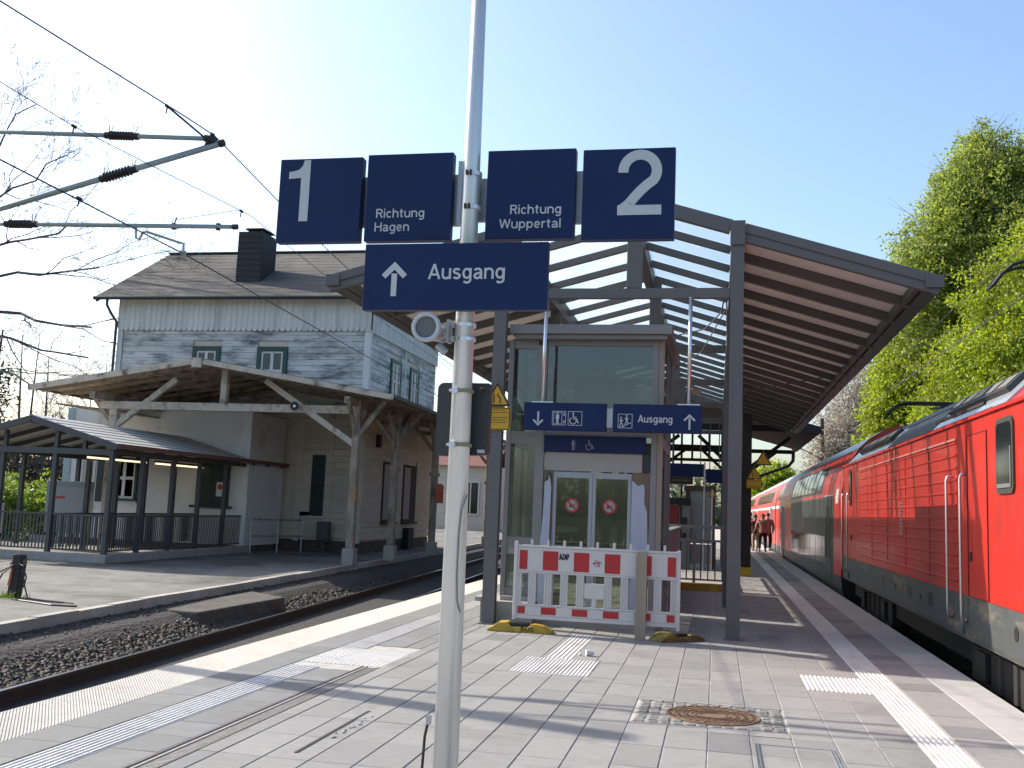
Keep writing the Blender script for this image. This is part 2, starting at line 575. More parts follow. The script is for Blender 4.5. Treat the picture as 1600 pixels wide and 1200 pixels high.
# plain grotesque lettering drawn as strokes: cap height 1, x-height .72; glyph = (advance width, strokes)
GLYPH = {
    ' ': (.25, []),
    'A': (.74, [[(.05, 0), (.37, 1)], [(.37, 1), (.69, 0)], [(.15, .31), (.59, .31)]]),
    'R': (.66, [[(.08, 0), (.08, 1)], [(.08, .93), (.36, .93)] + arc(.37, .72, .21, .21, 90, -90) + [(.08, .51)], [(.36, .5), (.60, 0)]]),
    'H': (.72, [[(.08, 0), (.08, 1)], [(.64, 0), (.64, 1)], [(.08, .52), (.64, .52)]]),
    'W': (.98, [[(.05, 1), (.25, .02)], [(.25, .02), (.49, .98)], [(.49, .98), (.73, .02)], [(.73, .02), (.93, 1)]]),
    'B': (.66, [[(.08, 0), (.08, 1)], [(.08, .93), (.34, .93)] + arc(.35, .73, .20, .20, 90, -90) + [(.08, .53)], [(.08, .53), (.36, .53)] + arc(.37, .30, .22, .23, 90, -90) + [(.08, .07)]]),
    'U': (.68, [[(.08, 1), (.08, .33)] + arc(.34, .33, .26, .27, 180, 360) + [(.60, 1)]]),
    'S': (.64, [arc(.32, .73, .23, .21, 25, 255) + [(.36, .50)] + arc(.32, .28, .25, .22, 80, -155)]),
    'Z': (.62, [[(.06, .93), (.56, .93)], [(.54, .9), (.08, .1)], [(.06, .07), (.58, .07)]]),
    'P': (.62, [[(.08, 0), (.08, 1)], [(.08, .93), (.34, .93)] + arc(.35, .70, .22, .23, 90, -90) + [(.08, .47)]]),
    'D': (.70, [[(.08, 0), (.08, 1)], [(.08, .93), (.30, .93)] + arc(.31, .5, .30, .43, 90, -90) + [(.08, .07)]]),
    'u': (.60, [[(.08, .72), (.08, .28)] + arc(.28, .27, .20, .22, 180, 330), [(.52, .72), (.52, 0)]]),
    'n': (.60, [[(.08, 0), (.08, .72)], arc(.30, .45, .22, .22, 165, 0) + [(.52, 0)]]),
    'h': (.60, [[(.08, 0), (.08, 1)], arc(.30, .45, .22, .22, 165, 0) + [(.52, 0)]]),
    's': (.52, [arc(.26, .53, .18, .14, 25, 250, 8) + [(.29, .37)] + arc(.26, .20, .19, .15, 75, -155, 8)]),
    'g': (.60, [arc(.29, .37, .21, .30, 0, 360, 16), [(.51, .72), (.51, -.06)] + arc(.30, -.06, .21, .18, 0, -150, 7)]),
    'a': (.58, [arc(.27, .50, .20, .17, 160, 0, 7) + [(.48, .12)] + [(.52, .0)], [(.47, .41), (.28, .37)] + arc(.25, .20, .17, .155, 110, 330, 8) + [(.46, .24)]]),
    'i': (.17, [[(.085, 0), (.085, .72)], [(.085, .86), (.085, 1.0)]]),
    'c': (.54, [arc(.29, .36, .21, .31, 42, 318, 12)]),
    't': (.38, [[(.17, .93), (.17, .20)] + arc(.30, .20, .13, .14, 180, 275, 5), [(.02, .66), (.34, .66)]]),
    'e': (.58, [[(.09, .37), (.49, .37)] + arc(.29, .36, .21, .31, 3, 318, 14)]),
    'p': (.60, [[(.08, .72), (.08, -.27)], arc(.31, .36, .21, .30, 0, 360, 16)]),
    'r': (.38, [[(.08, 0), (.08, .72)], [(.08, .44), (.13, .57), (.22, .65), (.34, .66)]]),
    'l': (.17, [[(.085, 0), (.085, 1)]]),
    'o': (.60, [arc(.30, .36, .21, .31, 0, 360, 16)]),
}


def text(mb, s, x, z, size, y, align='LEFT', bold=0., depth=.002, narrow=1., w=None, th=.15):
    """flat stroke lettering standing on the plane Y=y, facing -Y; size = cap height, w = total width"""
    gap = .07
    tot = sum(GLYPH[c][0] for c in s) + gap * (len(s) - 1)
    kx = size * narrow if w is None else w / tot
    x0 = {'LEFT': x, 'RIGHT': x - tot * kx, 'CENTER': x - tot * kx / 2}[align]
    t = (th + bold) * size / 2
    lay = 0
    for c in s:
        adv, strokes = GLYPH[c]
        for st in strokes:
            P = [(x0 + p[0] * kx, z + p[1] * size) for p in st]
            L_, R_ = [], []
            for i, p in enumerate(P):
                a, b = P[max(i - 1, 0)], P[min(i + 1, len(P) - 1)]
                if len(P) > 3 and P[0] == P[-1] and i in (0, len(P) - 1):
                    a, b = P[-2], P[1]
                dx, dz = b[0] - a[0], b[1] - a[1]
                l = math.hypot(dx, dz) or 1
                L_.append((p[0] - dz / l * t, p[1] + dx / l * t))
                R_.append((p[0] + dz / l * t, p[1] - dx / l * t))
            lay += 1
            yy = y - depth - (lay % 3) * .00025
            n = len(P)
            mb.add([(q[0], yy, q[1]) for q in L_] + [(q[0], yy, q[1]) for q in R_], [(n + i, n + i + 1, i + 1, i) for i in range(n - 1)])
        x0 += (adv + gap) * kx
    return tot * kx
# ------------------------------------------------------------------ ground, platform, tracks
def structure(o, label=None):
    o['kind'] = 'structure'
    if label:
        o['label'] = label
    return o


g = MB()
g.add([(-900, -300, -1.1), (900, -300, -1.1), (900, 1500, -1.1), (-900, 1500, -1.1)], [(0, 1, 2, 3)])
structure(g.build('ground', SOIL), 'dull soil and scrub ground beyond the station')

# island platform: body below the paving bed
platform = MB().box(-4.94, 2.61, -6, 150, -1.05, -.006).build('platform', JOINT)
structure(platform, 'paved island platform between the two tracks')
MB().box(-4.97, -4.945, -6, 150, -1.04, -.10).box(2.615, 2.64, -6, 150, -1.04, -.10).build('platform_wall', CONC_D, platform)


def slab_mesh(name, m, lx, ly, ht=.06, ch=.003):
    mb = MB()
    x, y = lx / 2, ly / 2
    mb.v = [(-x, -y, -ht), (x, -y, -ht), (x, y, -ht), (-x, y, -ht), (-x, -y, -ch), (x, -y, -ch), (x, y, -ch), (-x, y, -ch),
            (-x + ch, -y + ch, 0), (x - ch, -y + ch, 0), (x - ch, y - ch, 0), (-x + ch, y - ch, 0)]
    mb.f = [(4, 5, 9, 8), (5, 6, 10, 9), (6, 7, 11, 10), (7, 4, 8, 11), (8, 9, 10, 11), (0, 1, 5, 4), (1, 2, 6, 5), (2, 3, 7, 6), (3, 0, 4, 7)]
    return mb.mesh(name, m)


def hits(x0, x1, y0, y1, r):
    return x0 < r[1] - .02 and x1 > r[0] + .02 and y0 < r[3] - .02 and y1 > r[2] + .02


MANH = (-.61, .55, 7.98, 8.92)
FIELD_R = (-1.99, -1.19, 9.84, 10.87)
STRIP_C = (-1.79, -1.49, 10.87, 13.0)
CROSS_R = (.86, 1.46, 10.04, 10.95)
FIELD_D = (-4.02, -3.17, 9.52, 10.56)
LIFTPAD = (-3.2, -.6, 13.3, 16.6)
tile_n = 0
far = MB()
far_d = MB()
me_tile = {}


def tile(x0, x1, y0, y1, dark, force_far=False):
    """one paver with a joint round it; the nearest 300 are objects, the rest one mesh"""
    global tile_n
    lx, ly = x1 - x0 - .008, y1 - y0 - .004
    z = random.uniform(-.0015, .0015)
    if y0 < 14.2 and not force_far and tile_n < 298:
        key = (round(lx, 3), round(ly, 3), dark)
        if key not in me_tile:
            me_tile[key] = slab_mesh('paver', PAVER_D if dark else PAVER, lx, ly)
        inst('paver', me_tile[key], platform, ((x0 + x1) / 2, (y0 + y1) / 2, z), (random.uniform(-.002, .002), random.uniform(-.003, .003), 0))
        tile_n += 1
    else:
        (far_d if dark else far).box(x0 + .005, x1 - .005, y0 + .003, y1 - .003, -.06, z)


xs = [-3.18, -3.04] + [-2.74 + .3 * k for k in range(14)] + [1.46]
y = 5.4
row = 0
while y < 60:
    st = .6 if y < 30 else 1.2
    for i in range(len(xs) - 1):
        x0, x1 = xs[i], xs[i + 1]
        if y > 24 and i % 2:
            continue
        if y > 24:
            x1 = xs[min(i + 2, len(xs) - 1)]
        skip = False
        for r in (MANH, FIELD_R, STRIP_C, CROSS_R):
            if hits(x0, x1, y, y + st, r):
                # keep a trimmed piece where the insert covers only part of the paver
                if r is MANH or hits(x0 + .03, x1 - .03, y, y + st, r):
                    pieces = []
                    if y < r[2] - .05:
                        pieces.append((x0, x1, y, r[2]))
                    if y + st > r[3] + .05:
                        pieces.append((x0, x1, r[3], y + st))
                    for (a, b, c, d) in pieces:
                        if not any(q is not r and hits(a, b, c, d, q) for q in (MANH, FIELD_R, STRIP_C, CROSS_R)):
                            tile(a, b, c, d, False, True)
                    xl, xr = max(x0, r[0]), min(x1, r[1])
                    if r[0] - x0 > .04:
                        tile(x0, r[0], max(y, r[2]), min(y + st, r[3]), False, True)
                    if x1 - r[1] > .04:
                        tile(r[1], x1, max(y, r[2]), min(y + st, r[3]), False, True)
                    skip = True
        if not skip:
            tile(x0, x1, y, y + st, (i * 7 + row * 5) % 23 == 0)
    y += st
    row += 1
# side bands
y = 4.6
while y < 60:
    st = .42 if y < 24 else 1.26
    far_ = y > 24
    if not hits(-3.7, -3.38, y, y + st, FIELD_D):
        tile(-3.71, -3.37, y, y + st, True, y < 5)
    tile(-4.39, -4.03, y, y + st, True, y < 5)
    tile(1.77, 2.17, y, y + st, (row % 5 == 0), True)
    if not (y < 9.5):
        if not hits(-3.37, -3.19, y, y + st, FIELD_D):
            tile(-3.37, -3.18, y, y + st, True, True)
    y += st
    row += 1
o = far.build('paving_light', PAVER, platform, label='light grey pavers farther along the platform')
o['kind'] = 'stuff'
o = far_d.build('paving_dark', PAVER_D, platform, label='darker grey paver bands beside the tactile strips')
o['kind'] = 'stuff'

# white ribbed edge slabs, left side: diagonal ribs standing 4 mm proud
eb = MB()
eb.box(-.297, .293, -.4975, .4975, -.10, -.004)
k = 0
t = -.497
while t < .49:
    a, b = (-.29, t + .80), (.29, t)
    # clip to slab in y
    def cut(x_at):
        f = (x_at - b[0]) / (a[0] - b[0])
        return b[1] + f * (a[1] - b[1])
    x_end = -.29
    w = .014
    eb.add([(b[0], b[1], -.004), (b[0], b[1] + w, -.004), (x_end, a[1] + w, -.004), (x_end, a[1], -.004),
            (b[0], b[1] + .003, .001), (b[0], b[1] + w - .003, .001), (x_end, a[1] + w - .003, .001), (x_end, a[1] + .003, .001)],
           [(4, 5, 6, 7), (0, 1, 5, 4), (1, 2, 6, 5), (2, 3, 7, 6), (3, 0, 4, 7)])
    t += 1 / 28
me_edge = eb.mesh('edge_slab', WHITE_SLAB)
for k in range(46):
    inst('edge_slab', me_edge, platform, (-4.687, 4.5 + k, 0))
me_edge2 = slab_mesh('edge_slab', EDGE_SLAB, .47, .995, .1)
for k in range(46):
    inst('edge_slab', me_edge2, platform, (2.408, 4.9 + k, .001))
MB().box(-4.984, -4.393, 50, 150, -.1, 0).build('edge_slab', WHITE_SLAB, platform)
MB().box(2.17, 2.645, 51, 150, -.1, 0).build('edge_slab', EDGE_SLAB, platform)

# ribbed guidance slabs (ribs run along the strip) and dotted attention slabs
def rib_mesh(lx, ly, n, name='tactile_slab'):
    mb = MB().box(-lx / 2, lx / 2, -ly / 2, ly / 2, -.06, -.002)
    p = lx / n
    for i in range(n):
        x = -lx / 2 + (i + .5) * p
        mb.add([(x - p * .30, -ly / 2, -.002), (x + p * .30, -ly / 2, -.002), (x + p * .30, ly / 2, -.002), (x - p * .30, ly / 2, -.002),
                (x - p * .18, -ly / 2 + .004, .005), (x + p * .18, -ly / 2 + .004, .005), (x + p * .18, ly / 2 - .004, .005), (x - p * .18, ly / 2 - .004, .005)],
               [(4, 5, 6, 7), (0, 1, 5, 4), (1, 2, 6, 5), (2, 3, 7, 6), (3, 0, 4, 7)])
    return mb.mesh(name, TACT)


me_rib = rib_mesh(.295, .596, 7)
for k in range(52):
    y = 4.8 + k * .6
    if not (9.4 < y < 10.7):
        inst('tactile_slab', me_rib, platform, (-3.868, y, 0))
    inst('tactile_slab', me_rib, platform, (1.612, y, 0))
o = MB().box(-4.01, -3.72, 36, 150, -.05, .001).box(1.465, 1.76, 36, 150, -.05, .001).build('tactile_strip', TACT, platform)
me_rib3 = rib_mesh(.262, .338, 7)
for i in range(3):
    for j in range(3):
        inst('tactile_slab', me_rib3, platform, (-1.99 + .134 + i * .2667, 9.84 + .172 + j * .343, .001))
me_rib4 = rib_mesh(.295, .30, 7)
for i in range(2):
    for j in range(3):
        inst('tactile_slab', me_rib4, platform, (.86 + .15 + i * .3, 10.04 + .152 + j * .303, .001))
me_rib5 = rib_mesh(.295, .53, 6)
for j in range(4):
    inst('tactile_slab', me_rib5, platform, (-1.64, 10.87 + .2665 + j * .533, 0))
mb = MB().box(-.139, .139, -.17, .17, -.06, -.002)
for i in range(6):
    for j in range(7):
        cx, cy = -.139 + .0232 + i * .0463, -.17 + .0243 + j * .0486
        if (i + j) % 2 == 0 or True:
            r0, r1 = .015, .009
            mb.add([(cx - r0, cy, -.002), (cx, cy - r0, -.002), (cx + r0, cy, -.002), (cx, cy + r0, -.002),
                    (cx - r1, cy, .005), (cx, cy - r1, .005), (cx + r1, cy, .005), (cx, cy + r1, .005)],
                   [(4, 5, 6, 7), (0, 1, 5, 4), (1, 2, 6, 5), (2, 3, 7, 6), (3, 0, 4, 7)])
me_dot = mb.mesh('dotted_slab', TACT)
for i in range(3):
    for j in range(3):
        inst('dotted_slab', me_dot, platform, (-4.02 + .1415 + i * .283, 9.52 + .173 + j * .3465, .001))

# drain channel along the left half of the platform
dr = thing('drain_channel', 'narrow dark steel slot drain along the left side of the platform paving', 'drain', (-3.275, 3, -.02))
MB().box(-3.366, -3.184, 3, 9.5, -.035, -.012).build('channel_bed', CONC_D, dr)
MB().box(-3.368, -3.352, 3, 9.5, -.05, .001).box(-3.318, -3.308, 3, 9.5, -.05, -.001).box(-3.20, -3.184, 3, 9.5, -.05, .001).build('channel_edge', DRAIN, dr)
mb = MB()
for k in range(216):
    mb.box(-3.308, -3.20, 3.0 + k * .03, 3.012 + k * .03, -.012, -.004)
o = mb.build('grating', DRAIN, dr, kind='stuff')
# open slot between two pavers
sl = thing('joint_slot', 'short open dark joint slot with crumbled edge between pavers', 'slot', (-2.575, 6.8, 0))
MB().box(-2.60, -2.575, 6.15, 7.52, -.01, .0028).build('slot_line', BLK_STEEL, sl)
mb = MB()
for k in range(14):
    mb.ell((-2.53 + random.uniform(-.03, .05), random.uniform(6.6, 7.4), .003), (random.uniform(.008, .02), .014, .006), 6, 4)
mb.build('mortar_crumb', CONC_L, sl)

# manhole cover in its square of cobbles
mh = thing('manhole_cover', 'round rusty cast iron manhole cover set in a square of small cobbles', 'manhole cover', (-.02, 8.45, 0))
MB().box(MANH[0], MANH[1], MANH[2], MANH[3], -.04, -.0045).build('cobble_bed', CONC, mh)
mc = (-.01, 8.45)
mb = MB()
for (r0, r1, z) in ((.355, .375, .004), (.30, .318, .002), (.235, .25, .002), (.17, .185, .002), (.10, .115, .002)):
    vs, fs = [], []
    n = 40
    for (r, zz) in ((r0, -.02), (r0, z), (r1, z), (r1, -.02)):
        vs += [(mc[0] + r * math.cos(2 * PI * i / n), mc[1] + r * math.sin(2 * PI * i / n), zz) for i in range(n)]
    for q in range(3):
        fs += [(q * n + i, q * n + (i + 1) % n, (q + 1) * n + (i + 1) % n, (q + 1) * n + i) for i in range(n)]
    mb.add(vs, fs)
mb.build('cover_ring', IRON, mh)
mb = MB().prism([(mc[0] + .354 * math.cos(2 * PI * i / 40), mc[1] + .354 * math.sin(2 * PI * i / 40)) for i in range(40)], 'Z', -.03, -.003)
mb.build('cover_plate', IRON, mh)
mb = MB()
for q in range(28):
    a = 2 * PI * q / 28
    for r in (.137, .205, .27, .335):
        mb.box(mc[0] + r * math.cos(a) - .011, mc[0] + r * math.cos(a) + .011, mc[1] + r * math.sin(a) - .011, mc[1] + r * math.sin(a) + .011, -.0025, .0035)
mb.build('cover_stud', IRON, mh, kind='stuff')
cmb = MB()
r_ = .042
cmb.add([(-r_, -r_, -.03), (r_, -r_, -.03), (r_, r_, -.03), (-r_, r_, -.03), (-r_, -r_ * .9, -.004), (r_ * .9, -r_, -.004), (r_, r_ * .9, -.004), (-r_ * .9, r_, -.004),
         (-r_ * .7, -r_ * .7, .004), (r_ * .7, -r_ * .7, .004), (r_ * .7, r_ * .7, .004), (-r_ * .7, r_ * .7, .004)],
        [(0, 1, 5, 4), (1, 2, 6, 5), (2, 3, 7, 6), (3, 0, 4, 7), (4, 5, 9, 8), (5, 6, 10, 9), (6, 7, 11, 10), (7, 4, 8, 11), (8, 9, 10, 11)])
me_cob = cmb.mesh('cobble', COBBLE)
for i in range(12):
    for j in range(10):
        cx = MANH[0] + .048 + i * .0968
        cy = MANH[2] + .048 + j * .0938
        if math.hypot(cx - mc[0], cy - mc[1]) > .415:
            inst('cobble', me_cob, mh, (cx + random.uniform(-.006, .006), cy + random.uniform(-.006, .006), random.uniform(-.004, .001)), (random.uniform(-.06, .06), random.uniform(-.06, .06), random.uniform(-.2, .2)), (random.uniform(.88, 1.04), random.uniform(.85, 1.04), 1))
hp = thing('inspection_hatch', 'flush paved hatch with thin double steel frame at the bottom right', 'hatch', (.56, 6.6, 0))
mb = MB()
for (a, b, c, d) in ((.285, .297, 5.5, 7.55), (.307, .319, 5.5, 7.55), (.80, .812, 5.5, 7.55), (.822, .834, 5.5, 7.55), (.319, .80, 7.526, 7.538)):
    mb.box(a, b, c, d, -.02, .0042)
mb.build('hatch_frame', ALU, hp)
cup = MB()
cup.tube((-1.39, 11.22, .035), (-1.31, 11.25, .035), .034, 12, .026).ell((-1.45, 11.2, .02), (.022, .02, .02), 8, 5)
tag(cup.build('crushed_cup', mat('cup_white', (.85, .85, .85), .5), org=(-1.39, 11.22, 0)), 'small white crushed paper cup lying on the paving', 'litter')

# old station platform on the left
lp = MB().prism([(-9.0, 3), (-9.0, 9.5), (-9.24, 11.66), (-9.52, 15.77), (-9.92, 23.2), (-10.42, 32.84), (-11.6, 55), (-11.6, 90), (-60, 90), (-60, 3)], 'Z', -1.05, -.2).build('station_platform', ASPH)
structure(lp, 'worn grey asphalt platform in front of the old station building')
kp = [(-8.86, 5.0), (-9.0, 9.5), (-9.11, 11.66), (-9.39, 15.77), (-9.76, 23.2), (-10.25, 32.84), (-11.4, 55)]


def along(pts, s):
    for a, b in zip(pts, pts[1:]):
        L_ = math.hypot(b[0] - a[0], b[1] - a[1])
        if s <= L_:
            f = s / L_
            return (a[0] + (b[0] - a[0]) * f, a[1] + (b[1] - a[1]) * f, math.atan2(b[1] - a[1], b[0] - a[0]))
        s -= L_
    return None


me_k = MB().box(-.495, .495, 0, .16, -.30, .012).mesh('kerb_stone', KERB)
for k in range(48):
    p = along(kp, k * 1.0)
    if p:
        inst('kerb_stone', me_k, lp, (p[0], p[1], -.2 + random.uniform(-.008, .008)), (0, random.uniform(-.004, .004), p[2] + random.uniform(-.006, .006)))

# ballast and tracks
bal = MB()
prof = lambda yy: -6.65 - .0647 * max(0, yy - 9.55)
ys = [2, 6, 9.55, 12, 15, 18, 22, 27, 33, 40, 55, 90]
vs = []
rngb = random.Random(3)
for yy in ys:
    c = prof(yy)
    kx = np.interp(yy, [q[1] for q in kp], [q[0] for q in kp])
    e = max(-4.96, c + 1.3) if yy < 30 else c + 2.5
    vs += [(e, yy, -.80), (c + .9, yy, -.74), (c - .9, yy, -.72), (c - 1.25, yy, -.66), (kx + .5, yy, -.42), (kx - .1, yy, -.33)]
n = 6
fs = [(i * n + j, i * n + j + 1, (i + 1) * n + j + 1, (i + 1) * n + j) for i in range(len(ys) - 1) for j in range(n - 1)]
bal.add(vs, fs)
structure(bal.build('ballast', BALL), 'dark ballast bed of the left track, banked up against the old platform')
b2 = MB().add([(2.62, -4, -.85), (6.6, -4, -.85), (6.6, 160, -.85), (2.62, 160, -.85)], [(0, 1, 2, 3)])
b2.add([(-4.96, -4, -.86), (-9, -4, -.86), (-9, 3, -.86), (-4.96, 3, -.86)], [(0, 3, 2, 1)])
structure(b2.build('ballast_right', BALL), 'dark ballast bed under the train')

# stones: random blocks scattered over the ballast slope, one object
N_ST = 15000
yy = 8.8 + 21 * rng.random(N_ST) ** 1.7
cc = -6.65 - .0647 * np.maximum(0, yy - 9.55)
kk = np.interp(yy, [q[1] for q in kp], [q[0] for q in kp])
u = rng.random(N_ST) ** 2.0
xx = (cc - .82) + u * (kk + .02 - (cc - .82))
zz = np.interp((xx - (cc - .9)) / (kk - (cc - .9)), [0, .18, .72, 1], [-.72, -.66, -.45, -.35])
base = np.array([(-1, -1, -1), (1, -1, -1), (1, 1, -1), (-1, 1, -1), (-.7, -.8, 1), (.8, -.6, .9), (.7, .7, 1), (-.8, .6, .8)], float)
fq = np.array([(3, 2, 1, 0), (4, 5, 6, 7), (0, 1, 5, 4), (1, 2, 6, 5), (2, 3, 7, 6), (3, 0, 4, 7)])
sz = (.016 - .008 * u[:, None] + .014 * rng.random((N_ST, 1)) ** 1.5) * (1 + .5 * rng.random((N_ST, 3)))
P = base[None] * sz[:, None, :] * (1 + .35 * (rng.random((N_ST, 8, 3)) - .5))
a = rng.random(N_ST) * 2 * PI
b = rng.random(N_ST) * 2 * PI
ca, sa, cb, sb = np.cos(a), np.sin(a), np.cos(b), np.sin(b)
R = np.zeros((N_ST, 3, 3))
R[:, 0, 0], R[:, 0, 1] = ca, -sa
R[:, 1, 0], R[:, 1, 1], R[:, 1, 2] = sa * cb, ca * cb, -sb
R[:, 2, 0], R[:, 2, 1], R[:, 2, 2] = sa * sb, ca * sb, cb
P = np.einsum('nij,nkj->nki', R, P) + np.stack([xx, yy, zz + .012], 1)[:, None, :]
F = (fq[None] + (np.arange(N_ST) * 8)[:, None, None]).reshape(-1, 4)
bs_ = link('ballast_stones', npmesh('ballast_stones', P.reshape(-1, 3), F, STONE))
bs_['kind'] = 'stuff'
bs_['label'] = 'broken ballast stones piled beside the left rail'


def track(name, label, pts, zt):
    t = structure(MB().box(pts[0][0] - .1, pts[0][0] + .1, pts[0][1], pts[0][1] + .1, zt - .3, zt - .28).build(name, RUST), label)
    for sgn in (-.7525, .7525):
        mb, mt = MB(), MB()
        for (x0, y0), (x1, y1) in zip(pts, pts[1:]):
            mb.bar((x0 + sgn, y0, zt - .172), (x1 + sgn, y1, zt - .172), .125, .02)
            mb.bar((x0 + sgn, y0, zt - .10), (x1 + sgn, y1, zt - .10), .018, .13)
            mb.bar((x0 + sgn, y0, zt - .025), (x1 + sgn, y1, zt - .025), .07, .046)
            mt.bar((x0 + sgn, y0, zt - .001), (x1 + sgn, y1, zt - .001), .052, .004)
        r = mb.build('rail', RUST, t)
        mt.build('rail_head', RAILTOP, r)
    sm = MB().box(-1.3, 1.3, -.13, .13, -.2, 0).mesh('sleeper', CONC_D)
    s = 0
    tot = sum(math.hypot(b[0] - a[0], b[1] - a[1]) for a, b in zip(pts, pts[1:]))
    while s < min(tot, 60):
        p = along(pts, s)
        inst('sleeper', sm, t, (p[0], p[1], zt - .185), (0, 0, p[2] - PI / 2))
        s += .65
    return t


track('left_track', 'rusty rails of the left track with worn bright rail heads', [(-6.65, -3), (-6.65, 9.55), (-9.0, 45.9), (-11.5, 90)], -.55)
track('right_track', 'rails of the right track under the red train', [(4.33, -4), (4.33, 160)], -.55)
blk = MB()
blk.add([(-9.35, 15.6, -.85), (-8.42, 15.6, -.85), (-8.3, 18.9, -.85), (-9.35, 19.4, -.85), (-9.32, 15.75, -.36), (-8.5, 15.7, -.37), (-8.36, 18.8, -.36), (-9.3, 19.3, -.33)],
        [(3, 2, 1, 0), (4, 5, 6, 7), (0, 1, 5, 4), (1, 2, 6, 5), (2, 3, 7, 6), (3, 0, 4, 7)])
tag(blk.build('concrete_block', CONC_D, bevel=.03, org=(-8.9, 17.3, -.85)), 'low dark crumbling concrete slab jutting from the old platform over the ballast', 'concrete block')

# embankment behind the train
hl = MB()
hs = []
for yy in range(0, 170, 10):
    for (x_, z_) in ((7.2, -.8), (8.6, -.5), (12, 1.8), (20, 6.0), (34, 11), (90, 16)):
        hs.append((x_ + 1.5 * math.sin(yy * .07 + x_), yy - 5, z_ + .6 * math.sin(yy * .11 + x_ * .3)))
n = 6
hl.add(hs, [(i * n + j, i * n + j + 1, (i + 1) * n + j + 1, (i + 1) * n + j) for i in range(16) for j in range(5)])
structure(hl.build('hill', GRASS, smooth=True), 'wooded green embankment rising behind the train')
# ------------------------------------------------------------------ steel platform canopy (front gable at Y=13.6)
CX0, CXL, CXP, CXQ, CXR = -1.28, -5.66, -3.04, .225, 2.80
ZR, ZEL, ZER = 6.03, 4.87, 4.80
YF, PITCH, NR = 13.6, 1.175, 21
YB = YF + PITCH * (NR - 1)


def roofz(x):
    return ZR + (ZEL - ZR) * (CX0 - x) / (CX0 - CXL) if x < CX0 else ZR + (ZER - ZR) * (x - CX0) / (CXR - CX0)


pc = thing('platform_canopy', 'grey steel gabled platform roof with glazed middle over the lift', 'canopy', (CX0, 25, 0))
def rafter_mesh(xa, xb, w, h, drop, name='rafter', m=STEEL):
    mb = MB()
    mb.bar((xa, 0, roofz(xa) - drop - h / 2), (xb, 0, roofz(xb) - drop - h / 2), w, h, (0, 0, 1))
    return mb.mesh(name, m)
ra = [rafter_mesh(CXL + .12, CXP - .08, .09, .15, .06), rafter_mesh(CXP + .08, CX0 - .09, .08, .11, .03), rafter_mesh(CX0 + .09, CXQ - .08, .08, .11, .03), rafter_mesh(CXQ + .08, CXR - .12, .09, .15, .06)]
for k in range(1, NR):
    for me in ra:
        inst('rafter', me, pc, (0, YF + k * PITCH, 0))
# front edge girders: deep two-step fascia on the wings, slimmer over the glass
for (xa, xb) in ((CXL, CXP - .09), (CXQ + .09, CXR)):
    MB().bar((xa, YF, roofz(xa) - .045), (xb, YF, roofz(xb) - .045), .12, .13).bar((xa, YF + .015, roofz(xa) - .17), (xb, YF + .015, roofz(xb) - .17), .10, .12).build('front_fascia', STEEL, pc, bevel=.006)
for (xa, xb) in ((CXP + .09, CX0 - .002), (CX0 + .002, CXQ - .09)):
    MB().bar((xa, YF, roofz(xa) - .075), (xb, YF, roofz(xb) - .075), .12, .19).build('front_fascia', STEEL, pc, bevel=.006)
# eave gutters and corner ends
for (xe, s) in ((CXL, -1), (CXR, 1)):
    ze = roofz(xe)
    MB().box(min(xe - .05, xe + .17), max(xe - .05, xe + .17) if s < 0 else xe + .05, YF - .085, YB, ze - .145, ze + .025).build('eave_gutter', STEEL, pc, bevel=.006) if s < 0 else \
        MB().box(xe - .17, xe + .05, YF - .085, YB, ze - .145, ze + .025).build('eave_gutter', STEEL, pc, bevel=.006)
    mb = MB()
    for k in range(0, 20):
        y0 = YF + .4 + k * PITCH
        mb.box(xe - s * .35 - .03, xe - s * .35 + .03, y0, y0 + .5, ze - .02, ze + .03) if False else None
    # inner trim with notched end plates between the rafters
    mb = MB()
    for k in range(0, NR - 1):
        y0 = YF + k * PITCH
        xi = xe - s * .24
        mb.box(xi - .035, xi + .035, y0 + .05, y0 + PITCH - .05, roofz(xi) - .20, roofz(xi) - .09)
    mb.build('eave_trim', STEEL, pc)
# long beams on the posts and at the ridge
MB().box(CXP - .08, CXP + .08, YF - .06, YB, roofz(CXP) - .27, roofz(CXP) + .03).build('post_beam', STEEL, pc, bevel=.006)
MB().box(CXQ - .08, CXQ + .08, YF - .06, YB, roofz(CXQ) - .27, roofz(CXQ) + .03).build('post_beam', STEEL, pc, bevel=.006)
MB().box(CX0 - .085, CX0 + .085, YF + .07, YB, ZR - .28, ZR - .02).build('ridge_beam', STEEL, pc, bevel=.006)
# head plates at the front posts
MB().box(CXQ - .10, CXQ + .10, YF - .10, YF - .07, roofz(CXQ) - .32, roofz(CXQ) + .02).build('post_head_plate', STEEL, pc, bevel=.005)
MB().box(CXP - .10, CXP + .10, YF - .10, YF - .07, roofz(CXP) - .32, roofz(CXP) + .02).build('post_head_plate', STEEL, pc, bevel=.005)
